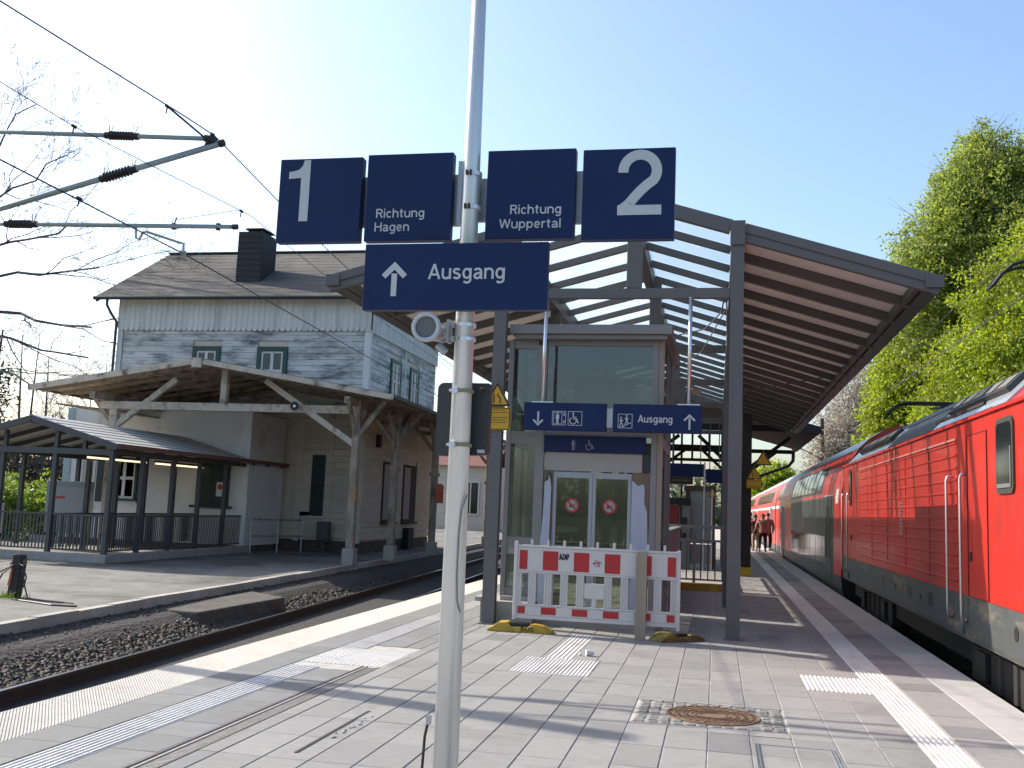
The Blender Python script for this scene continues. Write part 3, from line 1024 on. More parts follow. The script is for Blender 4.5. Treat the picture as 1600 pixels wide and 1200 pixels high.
# posts, ties and king posts every 4 rafters
hL, hR = roofz(CXP) - .27, roofz(CXQ) - .27
pm = {}
for x_, h in ((CXP, hL), (CXQ, hR)):
    mb = MB().box(-.088, .088, -.07, -.045, 0, h).box(-.088, .088, .045, .07, 0, h).box(-.03, .03, -.046, .046, 0, h).box(-.12, .12, -.12, .12, 0, .015)
    pm[x_] = mb.mesh('post', STEEL)
for k in range(0, 6):
    y0 = YF + k * PITCH * 4
    for x_ in (CXP, CXQ):
        inst('post', pm[x_], pc, (x_, y0, 0))
    if k == 0 or True:
        MB().box(CXP + .09, CXQ - .09, y0 - .05, y0 + .05, 4.53, 4.67).build('tie_beam', STEEL, pc, bevel=.005)
        MB().box(-1.275, -1.065, y0 - .055, y0 + .055, 4.672, ZR - .10 - (.0 if k else .10)).build('king_post', STEEL, pc, bevel=.005)
# ceiling boards under the wings and roof sheets above, glass over the middle
me_cl = [MB().add([(a, .055, roofz(a) - .075), (b, .055, roofz(b) - .075), (b, PITCH - .055, roofz(b) - .075), (a, PITCH - .055, roofz(a) - .075),
                   (a, .055, roofz(a) - .055), (b, .055, roofz(b) - .055), (b, PITCH - .055, roofz(b) - .055), (a, PITCH - .055, roofz(a) - .055)],
                  [(3, 2, 1, 0), (4, 5, 6, 7), (0, 1, 5, 4), (1, 2, 6, 5), (2, 3, 7, 6), (3, 0, 4, 7)]).mesh('ceiling_panel', CEIL) for (a, b) in ((CXL + .15, CXP - .09), (CXQ + .09, CXR - .15))]
me_gl = [MB().add([(a, .02, roofz(a) - .012), (b, .02, roofz(b) - .012), (b, PITCH - .02, roofz(b) - .012), (a, PITCH - .02, roofz(a) - .012)], [(0, 1, 2, 3)]).mesh('roof_pane', GL_ROOF) for (a, b) in ((CXP + .09, CX0 - .01), (CX0 + .01, CXQ - .09))]
for k in range(NR - 1):
    for me in me_cl:
        inst('ceiling_panel', me, pc, (0, YF + k * PITCH, 0))
    for me in me_gl:
        inst('roof_pane', me, pc, (0, YF + k * PITCH, 0))
for (a, b) in ((CXL + .1, CXP - .085), (CXQ + .085, CXR - .1)):
    MB().add([(a, YF + .07, roofz(a) - .045), (b, YF + .07, roofz(b) - .045), (b, YB, roofz(b) - .045), (a, YB, roofz(a) - .045), (a, YF + .07, roofz(a) - .006), (b, YF + .07, roofz(b) - .006), (b, YB, roofz(b) - .006), (a, YB, roofz(a) - .006)],
             [(3, 2, 1, 0), (4, 5, 6, 7), (0, 1, 5, 4), (1, 2, 6, 5), (2, 3, 7, 6), (3, 0, 4, 7)]).build('roof_sheet', ZINC, pc)
# bracing rod and loose cable under the right wing
MB().bar((CXQ + .1, 22.9, 4.35), (CXR - .3, 22.9, 4.78), .03, .03).build('brace_rod', STEEL, pc)
pts = [(CXQ - .12, 15.2, 5.1), (CXQ - .2, 15.6, 4.75), (CXQ - .45, 16.0, 4.55), (CXQ - .9, 16.3, 4.5)]
MB().path(pts, .012).path([(CXQ - .13, 15.2, 5.0), (CXQ - .11, 15.2, 4.2), (CXQ - .14, 15.2, 3.4), (CXQ - .12, 15.2, 2.2), (CXQ - .12, 15.2, .3)], .012).path([(CXQ - .14, 15.2, 4.7), (CXQ - .5, 16.1, 4.2), (CXQ - 1.0, 16.6, 3.95)], .009).build('loose_cable', CABLE_G, pc)

# ------------------------------------------------------------------ lift tower
lt = thing('lift_tower', 'glazed grey steel lift tower with taped-off doors under the canopy', 'lift', (-1.8, 15.2, 0))
MB().box(-2.93, -.64, 13.72, 16.6, 4.06, 4.19).box(-2.86, -.71, 13.80, 16.52, 4.0, 4.06).build('roof', STEEL_L, lt, bevel=.006)
LX0, LX1, LY0, LY1 = -3.0, -.75, 14.0, 16.4
def fr(name, *bx):
    mb = MB()
    for b in bx:
        mb.box(*b)
    return mb.build(name, STEEL_L, lt, bevel=.004)
fr('corner_post', (LX0 + .02, LX0 + .09, LY0 - .03, LY0 + .05, .35, 4.0))
fr('corner_post', (-.91, -.83, LY0 - .03, LY0 + .05, 0, 4.0))
MB().box(-.828, LX1, LY0 - .02, LY0 + .06, 0, 4.0).build('corner_strip', mat('corner_strip_warm', (.36, .29, .23), .6), lt)
fr('corner_post', (LX0 + .02, LX0 + .1, LY1 - .06, LY1, .35, 4.0))
fr('corner_post', (LX1 - .08, LX1, LY1 - .06, LY1, 0, 4.0))
fr('mullion', (-2.55, -2.42, LY0 - .035, LY0 + .05, .35, 3.93))
fr('head_rail', (LX0 + .09, -2.55, LY0 - .02, LY0 + .05, 3.88, 4.0), (-2.42, -.91, LY0 - .02, LY0 + .05, 3.93, 4.0))
fr('middle_rail', (LX0 + .09, -2.55, LY0 - .025, LY0 + .05, 2.50, 2.68))
fr('middle_rail', (-2.42, -.91, LY0 - .025, LY0 + .05, 2.63, 3.02))
fr('lower_rail', (LX0 + .09, -2.55, LY0 - .025, LY0 + .05, 1.06, 1.18))
MB().box(LX0 + .09, -2.55, LY0 + .0, LY0 + .03, .94, 1.055).build('kick_panel', PANELW, lt)
fr('bottom_rail', (LX0 + .09, -2.55, LY0 - .02, LY0 + .05, .36, .48))
# glass panes
def pane(x0, x1, z0, z1, y=LY0 + .01, m=GL_LIFT):
    return MB().box(x0, x1, y, y + .012, z0, z1).build('pane', m, lt)
pane(LX0 + .09, -2.55, 2.68, 3.88)
pane(-2.42, -.91, 3.02, 3.93)
pane(LX0 + .09, -2.55, 1.18, 2.50)
pane(LX0 + .09, -2.55, .48, .94)
MB().box(LX1 - .03, LX1 - .018, LY0 + .06, LY1 - .06, .4, 4.0).build('pane', GL_LIFT, lt)
MB().box(LX0 + .03, LX0 + .042, LY0 + .05, LY1 - .06, .4, 4.0).build('pane', GL_LIFT, lt)
MB().box(LX0 + .1, LX1 - .08, LY1 - .03, LY1 - .018, .4, 4.0).build('pane', GL_LIFT, lt)
for b_ in ((LX1 - .055, LX1 - .004, LY0 + .06, LY1 - .06, 2.5, 2.66), (LX1 - .055, LX1 - .004, LY0 + .06, LY1 - .06, .3, .45), (LX0 + .004, LX0 + .056, LY0 + .06, LY1 - .06, 2.5, 2.66), (LX0 + .1, LX1 - .08, LY1 - .05, LY1, 2.5, 2.66)):
    fr('side_rail', b_)
fr('side_post', (LX1 - .06, LX1, 15.1, 15.2, .0, 4.0))
fr('side_post', (LX0, LX0 + .06, 15.1, 15.2, .3, 4.0))
fr('side_post', (LX1 - .07, LX1, 15.75, 15.82, 0, 4.0))
# shaft steel seen through the glass
MB().box(-2.75, -2.66, 14.5, 14.6, .3, 4.0).box(-2.62, -2.58, 14.7, 14.8, .3, 4.0).box(-2.42, -2.36, 14.6, 14.7, .3, 4.0).box(-2.7, -.95, 15.5, 15.56, 3.35, 3.5).box(-1.7, -1.64, 15.8, 15.9, .2, 4.0).build('guide_rail', ALU, lt)
MB().box(-2.2, -1.3, 15.2, 15.9, 3.3, 3.62).build('drive_box', DGREY, lt)
mb = MB()
for cx in (-2.68, -1.72, -1.05):
    for (dx, dz) in ((-.07, .03), (-.035, 0), (0, .03), (.035, 0), (.07, .03)):
        mb.ell((cx + dx, 14.03, 3.5 + dz), (.011, .006, .011), 6, 4)
mb.build('glass_dot', WLET, lt)
# header panel and blue lintel over the doors
MB().box(-2.42, -.98, LY0 - .06, LY0 + .02, 2.40, 2.63).build('lintel_panel', BLUE, lt, bevel=.004)
MB().box(-2.40, -1.03, LY0 - .005, LY0 + .03, 2.14, 2.395).build('header_panel', PANELW, lt)
MB().box(-1.03, -.91, LY0 + .005, LY0 + .04, 2.14, 2.395).build('header_gap', DGREY, lt)
# doors
dm = mat('door_frame_paint', (.42, .45, .48), .4)
def leaf(x0, x1):
    d = MB().box(x0, x0 + .045, LY0 - .0, LY0 + .045, .02, 2.12).box(x1 - .05, x1, LY0, LY0 + .045, .02, 2.12).box(x0 + .046, x1 - .051, LY0, LY0 + .045, 2.04, 2.12).box(x0 + .046, x1 - .051, LY0, LY0 + .045, .02, .16).build('door', dm, lt)
    MB().box(x0 + .046, x1 - .051, LY0 + .02, LY0 + .03, .161, 2.039).build('door_pane', GL_DOOR, d)
    return d
d1 = leaf(-2.27, -1.715)
d2 = leaf(-1.71, -1.17)
for d, cx in ((d1, -2.0), (d2, -1.47)):
    c = (cx, 1.655)
    st = MB().ring(c, .076, .102, LY0 + .014, LY0 + .019).bar((c[0] - .06, LY0 + .014, c[1] + .062), (c[0] + .06, LY0 + .014, c[1] - .062), .006, .02, (.7, 0, .7)).build('prohibition_ring', RED_S, d)
    MB().disc(c, .077, LY0 + .0155, LY0 + .0185).build('sticker_disc', mat('sticker_pale', (.42, .42, .38), .6), d)
    mb = MB()
    mb.disc((c[0] - .022, c[1] + .022), .009, LY0 + .0125, LY0 + .0152, 10).box(c[0] - .034, c[0] - .010, LY0 + .0125, LY0 + .0152, c[1] - .03, c[1] + .011)
    mb.disc((c[0] + .012, c[1] + .012), .007, LY0 + .0125, LY0 + .0152, 10).box(c[0] + .004, c[0] + .02, LY0 + .0125, LY0 + .0152, c[1] - .03, c[1] + .003)
    mb.bar((c[0] + .035, LY0 + .0135, c[1] - .03), (c[0] + .05, LY0 + .0135, c[1] + .04), .003, .006)
    mb.build('sticker_figure', BLACK, d)
# cardboard and torn film on both sides of the doors
MB().box(-2.36, -2.275, LY0 - .008, LY0 + .0, .02, 2.13).build('cardboard', CARD, lt)
MB().box(-1.165, -.915, LY0 - .008, LY0 + .0, .02, 2.13).build('cardboard', CARD, lt)
MB().prism([(-1.165, .05), (-.925, .05), (-.93, 1.1), (-.935, 1.35), (-.945, 1.6), (-.985, 1.72), (-.985, 1.95), (-1.02, 1.985), (-1.06, 1.96), (-1.09, 1.965), (-1.11, 1.99), (-1.163, 2.03)], 'Y', LY0 - .022, LY0 - .012).build('torn_film', FOIL, lt)
MB().prism([(-2.44, .05), (-2.30, .05), (-2.30, 1.4), (-2.295, 1.9), (-2.31, 2.0), (-2.33, 2.08), (-2.345, 2.0), (-2.39, 1.97), (-2.395, 1.7), (-2.40, 1.5), (-2.43, 1.1), (-2.44, .7)], 'Y', LY0 - .045, LY0 - .037).build('torn_film', FOIL, lt)
MB().prism([(-2.40, 1.2), (-2.39, 1.98), (-2.33, 2.12), (-2.30, 2.05), (-2.31, 1.9), (-2.345, 1.95), (-2.38, 1.8)], 'Y', LY0 - .036, LY0 - .03).build('black_tape', BLACK, lt)
MB().prism([(-1.28, .62), (-1.18, .78), (-1.15, .70), (-1.2, .6)], 'Y', LY0 - .035, LY0 - .03).build('blue_bag_scrap', mat('blue_plastic', (.03, .07, .28), .4), lt)
# concrete plinth
MB().box(-3.2, -2.46, 13.72, 16.6, 0, .30).box(-3.24, -3.14, 13.55, 14.1, .30, .36).build('plinth', CONC_L, lt, bevel=.01)
MB().box(-2.455, -.8, 13.95, 16.5, 0, .06).build('sill', CONC_L, lt)
MB().box(LX0 + .05, -2.5, 13.88, 13.97, .30, .36).build('plinth_cap', CONC_L, lt)
# pictograms on the lintel
mb = MB()
yk = LY0 - .0625
mb.disc((-2.0, 2.565), .012, yk - .002, yk, 10).box(-2.022, -1.978, yk - .002, yk, 2.50, 2.55).box(-2.012, -1.988, yk - .002, yk, 2.43, 2.50).box(-1.965, -1.962, yk - .002, yk, 2.43, 2.58)
def wheelchair(mb, cx, cz, s, y):
    def seg(p, q, w):
        mb.bar((cx + p[0] * s, y - .001, cz + p[1] * s), (cx + q[0] * s, y - .001, cz + q[1] * s), .002, w * s, (-(q[1] - p[1]), 0, q[0] - p[0]))
    mb.disc((cx - .12 * s, cz + .42 * s), .08 * s, y - .002, y, 12)
    seg((-.12, .32), (-.07, -.02), .10)
    seg((-.10, .14), (.16, .14), .06)
    seg((-.09, -.02), (.18, -.02), .09)
    seg((.18, .0), (.28, -.34), .08)
    seg((.28, -.34), (.38, -.30), .07)
    n = 20
    a0, a1 = math.radians(120), math.radians(375)
    for i in range(n):
        t0, t1 = a0 + (a1 - a0) * i / n, a0 + (a1 - a0) * (i + 1) / n
        seg((-.12 + .27 * math.cos(t0), -.18 + .27 * math.sin(t0)), (-.12 + .27 * math.cos(t1), -.18 + .27 * math.sin(t1)), .07)
wheelchair(mb, -1.76, 2.505, .15, yk)
mb.build('lintel_pictogram', GLET, lt)

# ------------------------------------------------------------------ barrier in front of the lift
bw = thing('barrier', 'red and white plastic construction barrier blocking the lift doors', 'barrier', (-1.5, 13.0, 0))
XB0, XB1 = -2.585, -.435
YB0 = 12.975
mb = MB()
mb.box(XB0, XB0 + .045, YB0 - .02, YB0 + .03, .15, 1.16).box(XB1 - .045, XB1, YB0 - .02, YB0 + .03, .13, 1.13)
mb.box(XB0 + .046, XB1 - .046, YB0 - .012, YB0 + .02, .78, 1.085)
mb.box(XB0 + .046, XB1 - .046, YB0 - .02, YB0 + .03, 1.086, 1.115)
mb.box(XB0 + .046, XB1 - .046, YB0 - .012, YB0 + .02, .215, .335).box(XB0 + .046, XB1 - .046, YB0 - .02, YB0 + .03, .17, .214)
mb.box(XB0 + .046, XB1 - .046, YB0 - .018, YB0 + .028, .336, .36).box(XB0 + .046, XB1 - .046, YB0 - .018, YB0 + .028, .755, .779)
mb.build('panel_frame', BARW, bw, bevel=.006)
me_sl = MB().box(-.05, .05, -.008, .018, .361, .754).box(-.044, -.03, -.018, .024, .361, .754).box(-.007, .007, -.018, .024, .361, .754).box(.03, .044, -.018, .024, .361, .754).mesh('slat', BARW)
for i, x_ in enumerate((-2.53, -2.34, -2.13, -1.92, -1.71, -1.35, -1.14, -.93, -.72, -.51)):
    inst('slat', me_sl, bw, (x_, YB0, 0))
MB().box(-1.655, -1.40, YB0 - .014, YB0 + .02, .47, .66).box(-1.555, -1.50, YB0 - .012, YB0 + .018, .361, .47).build('centre_plate', BARW, bw, bevel=.004)
me_pin = MB().box(-.016, .016, -.012, .016, 1.116, 1.19).mesh('top_pin', BARW)
for k in range(9):
    inst('top_pin', me_pin, bw, (-2.36 + k * .215, YB0, 0))
me_r = {}
def refl(x0, x1, z0, z1):
    MB().box(x0, x1, YB0 - .0155, YB0 - .0125, z0, z1).build('red_reflector', RED_S, bw)
for (a, b) in ((-2.515, -2.41), (-2.205, -2.005), (-1.80, -1.60), (-1.40, -1.20), (-1.0, -.80), (-.60, -.495)):
    refl(a, b, .80, 1.045)
for (a, b) in ((-2.52, -2.42), (-2.21, -2.015), (-1.805, -1.605), (-1.405, -1.205), (-1.0, -.80), (-.60, -.50)):
    refl(a, b, .235, .325)
mb = MB()
text(mb, 'AZAP', -1.99, .945, .075, YB0 - .0126, w=.125, th=.2)
mb.build('sticker_print', BLACK, bw)
mb = MB()
mb.ring((-1.50, .915), .035, .042, YB0 - .0145, YB0 - .0126, 12).bar((-1.56, YB0 - .0135, .915), (-1.44, YB0 - .0135, .93), .002, .012).bar((-1.53, YB0 - .0135, .89), (-1.53, YB0 - .0135, .95), .002, .012).bar((-1.47, YB0 - .0135, .88), (-1.50, YB0 - .0135, .94), .002, .01)
mb.build('scribble', mat('pink_marker', (.45, .08, .12), .6), bw)
# feet
def foot(cx, cy, rot, label, letters):
    t = thing('barrier_weight', label, 'barrier foot', (cx, cy, 0), 'weighted feet under the barrier')
    poly = [(-.42, 0), (.42, 0), (.42, .03), (.30, .085), (.16, .10), (.10, .07), (-.10, .07), (-.16, .125), (-.28, .115), (-.36, .06), (-.42, .03)]
    mb = MB().prism(poly, 'Y', -.13, .13)
    f = mb.build('foot_body', YEL_D if letters else mat('yellow_foot_worn', (.16, .13, .045), .8, var=.3, vs=7, dirt=((.5, .36, .03), .55, .68, 4, (1, 1, 1))), bevel=.008)
    f.parent = t
    f.location = (0, 0, 0)
    MB_ = MB().box(-.13, .10, -.10, .10, .071, .115)
    g_ = MB_.build('foot_socket', BLACK)
    g_.parent = t
    if letters:
        m3 = MB()
        text(m3, letters, .02, .02, .05, -.1315, w=.17, th=.2)
        h = m3.build('foot_lettering', BLACK)
        h.parent = t
    t.rotation_euler = (0, 0, rot)
    return t
foot(-2.47, 12.98, .04, 'bright yellow barrier foot with black letters at the left end', 'BUS')
foot(-.47, 13.12, .75, 'dark dirty yellow-edged barrier foot at the right end', None).scale = (.85, 1, .85)
wb = MB().box(-.99, -.855, 12.885, 12.925, 0, 1.10)
tag(wb.build('wooden_plank', mat('plank_wood', (.36, .32, .24), .8, var=.1, vs=3, st=(2, 2, .3)), bevel=.004, org=(-.92, 12.9, 0)), 'upright bare beige plank standing in front of the barrier', 'plank')

# ------------------------------------------------------------------ hanging sign
hs_ = thing('hanging_sign', 'long blue hanging sign with lift, wheelchair and stairs symbols', 'sign', (-1.42, 13.5, 2.66))
for (a, b) in ((-2.635, -1.49), (-1.40, -.215)):
    MB().box(a, b, 13.46, 13.56, 2.665, 3.045).build('sign_panel', BLUE, hs_, bevel=.006)
MB().box(-1.485, -1.405, 13.48, 13.54, 2.72, 2.98).build('joint_piece', GALV, hs_)
for x_ in (-2.38, -.39):
    MB().tube((x_, 13.51, 3.06), (x_, 13.51, 4.53), .027, 12).build('hanger_rod', ALU, hs_, smooth=True)
    MB().box(x_ - .15, x_ + .15, 13.47, 13.55, 3.046, 3.06).build('hanger_plate', ALU, hs_)
ys_ = 13.459
def arrow(mb, cx, z0, z1, w, th, y, up=True):
    s = 1 if up else -1
    tip = z1 if up else z0
    mb.box(cx - th / 2, cx + th / 2, y - .002, y, z0 if up else z0 + th * 2.1, (z1 - th * 2.1) if up else z1)
    for sg in (-1, 1):
        mb.prism([(cx, tip), (cx + sg * w / 2, tip - s * w / 2), (cx + sg * (w / 2 - th * .7), tip - s * (w / 2 + th * .7)), (cx, tip - s * th * 1.4)], 'Y', y - .002, y)
mb = MB()
arrow(mb, -2.43, 2.72, 2.92, .15, .025, ys_, False)
mb.build('sign_arrow', WLET, hs_)
mb = MB()
arrow(mb, -.375, 2.715, 2.925, .16, .025, ys_, True)
mb.build('sign_arrow', WLET, hs_)
mb = MB()
text(mb, 'Ausgang', -1.06, 2.80, .098, ys_, w=.46)
mb.build('sign_lettering', WLET, hs_)
mb = MB()
def frame(mb, x0, x1, z0, z1, w, y):
    mb.box(x0, x1, y - .002, y, z0, z0 + w).box(x0, x1, y - .002, y, z1 - w, z1).box(x0, x0 + w, y - .002, y, z0 + w, z1 - w).box(x1 - w, x1, y - .002, y, z0 + w, z1 - w)
frame(mb, -2.235, -2.045, 2.735, 2.93, .007, ys_)
frame(mb, -2.215, -2.095, 2.75, 2.915, .007, ys_)
mb.disc((-2.16, 2.895), .012, ys_ - .002, ys_, 10).box(-2.183, -2.137, ys_ - .002, ys_, 2.82, 2.88).box(-2.174, -2.146, ys_ - .002, ys_, 2.757, 2.82)
mb.prism([(-2.07, 2.92), (-2.082, 2.87), (-2.058, 2.87)], 'Y', ys_ - .002, ys_).prism([(-2.07, 2.745), (-2.058, 2.80), (-2.082, 2.80)], 'Y', ys_ - .002, ys_)
mb.build('lift_pictogram', WLET, hs_)
mb = MB()
frame(mb, -2.015, -1.82, 2.735, 2.93, .007, ys_)
wheelchair(mb, -1.925, 2.83, .165, ys_)
mb.build('wheelchair_pictogram', WLET, hs_)
mb = MB()
frame(mb, -1.33, -1.135, 2.715, 2.91, .007, ys_)
for (cx, cz) in ((-1.288, 2.815), (-1.215, 2.84)):
    mb.disc((cx, cz + .045), .011, ys_ - .002, ys_, 10)
    def sg_(p, q, w):
        mb.bar((cx + p[0], ys_ - .001, cz + p[1]), (cx + q[0], ys_ - .001, cz + q[1]), .002, w, (-(q[1] - p[1]), 0, q[0] - p[0]))
    sg_((0, .03), (.002, -.02), .024)
    sg_((.002, -.02), (-.016, -.075), .012)
    sg_((.002, -.02), (.022, -.05), .012)
    sg_((.022, -.05), (.02, -.075), .010)
    sg_((.0, .025), (.03, -.0), .009)
    sg_((.0, .025), (-.028, .0), .009)
mb.bar((-1.31, ys_ - .001, 2.725), (-1.15, ys_ - .001, 2.79), .002, .009, (0, 0, 1)).bar((-1.31, ys_ - .001, 2.735), (-1.24, ys_ - .001, 2.735), .002, .006, (0, 0, 1))
mb.build('stairs_pictogram', WLET, hs_)

# yellow warning sign on the left canopy post
def warn(name, label, cx, y, zt, w, h, plate, group='yellow warning signs', detail=True):
    t = thing(name, label, 'warning sign', (cx, y, zt - h), group)
    tri = [(cx, zt), (cx - w / 2, zt - w * .87), (cx + w / 2, zt - w * .87)]
    MB().prism(tri, 'Y', y, y + .006).build('triangle_plate', YELLOW, t)
    b = w * .07
    def inner(k):
        gx, gz = cx, zt - w * .58
        return [(gx + (px - gx) * k, gz + (pz - gz) * k) for px, pz in tri]
    a, c = inner(.97), inner(.76)
    mb = MB()
    for i in range(3):
        j = (i + 1) % 3
        mb.prism([a[i], a[j], c[j], c[i]], 'Y', y - .002, y - .0003)
    if detail:
        mb.box(cx - .055, cx - .035, y - .002, y - .0003, zt - w * .76, zt - w * .42)
        mb.prism([(cx + .055, zt - w * .76), (cx + .037, zt - w * .76), (cx + .037, zt - w * .60), (cx + .0, zt - w * .50), (cx + .0, zt - w * .42), (cx + .018, zt - w * .42), (cx + .018, zt - w * .485), (cx + .055, zt - w * .58)], 'Y', y - .002, y - .0003)
    mb.build('triangle_symbol', BLACK, t)
    if plate:
        p = MB().box(cx - w / 2, cx + w / 2, y, y + .006, zt - h, zt - w * .87 - .012).build('text_plate', YELLOW, t)
        mb = MB()
        z0, z1 = zt - h, zt - w * .87 - .012
        frame(mb, cx - w / 2 + .006, cx + w / 2 - .006, z0 + .006, z1 - .006, .012, y - .0003)
        if detail:
            for i in range(6):
                if i == 2:
                    continue
                zz_ = z1 - .045 - i * .034
                x_ = cx - w / 2 + .035
                rr = random.Random(i + 3)
                while x_ < cx + w / 2 - .07:
                    l_ = rr.uniform(.015, .05)
                    mb.box(x_, min(x_ + l_, cx + w / 2 - .035), y - .0018, y - .0003, zz_, zz_ + .010)
                    x_ += l_ + .008
        mb.build('plate_print', BLACK, p)
    return t
warn('warning_sign', 'yellow narrowing-gap warning triangle with text plate on the left canopy post', -3.03, 13.5, 3.33, .40, .68, True)
warn('warning_sign', 'plain yellow warning triangle hanging at the right of the dark canopy post', 1.02, 23.5, 3.12, .40, .35, False, detail=False)
warn('warning_sign', 'yellow warning triangle with plate below it on the dark wooden canopy post', .97, 27.6, 2.95, .40, .60, True)
warn('warning_sign', 'small distant yellow triangle among the clutter beyond the railing', -.12, 29.0, 2.35, .28, .25, False, detail=False)
# ------------------------------------------------------------------ sign pole in the foreground
PX, PY = -1.305, 5.0
sp = thing('sign_pole', 'tall tapering grey steel pole in the foreground carrying the station signs', 'pole', (PX, PY, 0))
def pr(z):
    return .0665 - .0064 * z
mb = MB().tube((PX, PY, 0), (PX - .02, PY, 7.2), pr(0), 40, pr(7.2))
mb.build('shaft', POLE, sp, smooth=True)
def clamp(z, h, m=ALU):
    c = MB().tube((PX, PY, z - h / 2), (PX, PY, z + h / 2), pr(z) + .0035, 36).build('clamp_band', m, sp)
    return c
for z in (3.355, 3.17):
    c = clamp(z, .022, POLE)
    MB().box(PX - .028, PX - .018, PY - pr(z) - .016, PY - pr(z), z - .014, z + .012).box(PX - .006, PX + .004, PY - pr(z) - .016, PY - pr(z), z - .014, z + .012).build('clamp_bolt', RUST, c)
for z in (2.535, 2.46):
    clamp(z, .018, ALU)
for z in (2.185, 1.905):
    c = clamp(z, .018, mat('clamp_tape', (.30, .27, .14), .6) if z > 2 else bpy.data.materials['clamp_tape'])
    MB().box(PX - .045, PX - .015, PY - pr(z) - .014, PY - pr(z) + .012, z - .016, z + .016).tube((PX - .06, PY - pr(z) - .004, z), (PX - .01, PY - pr(z) - .004, z), .007, 8).build('clamp_bolt', ALU, c)
MB().path([(PX + .055, 4.972, 1.65), (PX + .035, 4.95, 1.58), (PX + .028, 4.944, 1.45), (PX + .028, 4.942, 1.25), (PX + .035, 4.944, 1.12), (PX + .05, 4.96, 1.06)], .0035).build('thin_cable', CABLE_G, sp)

def signboard(name, label, x0, x1, z0, z1, y, d=.06):
    t = thing(name, label, 'sign', ((x0 + x1) / 2, y, z0), 'blue boards on the sign pole')
    MB().box(x0, x1, y, y + d, z0, z1).build('board', BLUE, t, bevel=.004)
    return t
# carrier rails behind the boards
cr = MB().box(-2.30, -1.37, 5.071, 5.10, 3.10, 3.385).box(-1.245, -.33, 5.071, 5.10, 3.10, 3.385).box(-1.40, -1.375, 5.04, 5.07, 3.10, 3.45).box(-1.37, -1.245, 5.075, 5.10, 3.12, 3.36)
cr.build('carrier_rail', GALV, sp)
sy = 4.999
t1 = signboard('platform_sign', 'outer left blue board with a large white figure 1', -2.42, -1.935, 3.0, 3.477, 5.0)
# figure 1
mb = MB().prism([(-2.285, 3.095), (-2.235, 3.095), (-2.215, 3.455), (-2.262, 3.455), (-2.272, 3.425), (-2.30, 3.40), (-2.345, 3.39), (-2.3475, 3.342), (-2.272, 3.35)], 'Y', sy - .0025, sy)
mb = MB().prism([(-2.29, 3.118), (-2.238, 3.118), (-2.238, 3.467), (-2.276, 3.467), (-2.283, 3.437), (-2.305, 3.412), (-2.345, 3.403), (-2.363, 3.402), (-2.363, 3.362), (-2.29, 3.366)], 'Y', sy - .0025, sy)
mb.build('figure_one', WLET, t1)
t2 = signboard('direction_sign', 'square blue board reading Richtung Hagen', -1.905, -1.42, 3.0, 3.487, 5.0)
mb = MB()
text(mb, 'Richtung', -1.84, 3.128, .05, sy, w=.275)
mb.build('sign_lettering', WLET, t2)
mb = MB()
text(mb, 'Hagen', -1.845, 3.052, .05, sy, w=.198)
mb.build('sign_lettering', WLET, t2)
t3 = signboard('direction_sign', 'square blue board reading Richtung Wuppertal', -1.228, -.752, 3.0, 3.487, 5.0)
mb = MB()
text(mb, 'Richtung', -.82, 3.134, .05, sy, 'RIGHT', w=.275)
mb.build('sign_lettering', WLET, t3)
mb = MB()
text(mb, 'Wuppertal', -.82, 3.057, .05, sy, 'RIGHT', w=.33)
mb.build('sign_lettering', WLET, t3)
t4 = signboard('platform_sign', 'outer right blue board with a large white figure 2', -.714, -.235, 2.99, 3.475, 5.0)
# figure 2 from strips
mb = MB()
def two(mb, x0, z0, w, h, th, y):
    r = w / 2 - th / 2
    cx, cz = x0 + w / 2, z0 + h - w * .5
    P = []
    for i in range(20):
        a = math.radians(185 - (185 + 35) * i / 19)
        P.append((cx + (w / 2 - th / 2) * math.cos(a), cz + (w * .5 - th / 2) * math.sin(a)))
    q0, q1 = P[-1], (x0 + th * .95, z0 + th * .9)
    for f in (.25, .5, .75, .92, 1.0):
        P.append((q0[0] + (q1[0] - q0[0]) * f, q0[1] + (q1[1] - q0[1]) * f + .012 * math.sin(f * PI)))
    L_, R_ = [], []
    for i, p in enumerate(P):
        a, b = P[max(i - 1, 0)], P[min(i + 1, len(P) - 1)]
        dx, dz = b[0] - a[0], b[1] - a[1]
        l = math.hypot(dx, dz)
        L_.append((p[0] - dz / l * th / 2, p[1] + dx / l * th / 2))
        R_.append((p[0] + dz / l * th / 2, p[1] - dx / l * th / 2))
    R_[-1], L_[-1] = (x0 + th * .02, z0 + th * .9), (x0 + th * 1.6, z0 + th * .9)
    if R_[-2][0] > L_[-2][0]:
        R_[-1], L_[-1] = L_[-1], R_[-1]
    for i in range(len(P) - 1):
        mb.prism([L_[i], L_[i + 1], R_[i + 1], R_[i]], 'Y', y - .0025, y)
    mb.box(x0, x0 + w, y - .0027, y, z0, z0 + th * .98)
two(mb, -.528, 3.117, .226, .348, .053, sy)
mb.build('figure_two', WLET, t4)
t5 = signboard('exit_sign', 'wide blue exit board reading Ausgang with an upward arrow', -1.845, -.86, 2.595, 2.95, 4.88, .05)
mb = MB()
sy2 = 4.879
arrow(mb, -1.675, 2.668, 2.852, .138, .030, sy2, True)
mb.build('sign_arrow', WLET, t5)
mb = MB()
text(mb, 'Ausgang', -1.49, 2.757, .08, sy2, w=.41)
mb.build('sign_lettering', WLET, t5)
MB().box(PX - .05, PX + .05, 4.93, 4.94, 2.62, 2.92).build('rear_bracket', GALV, t5)

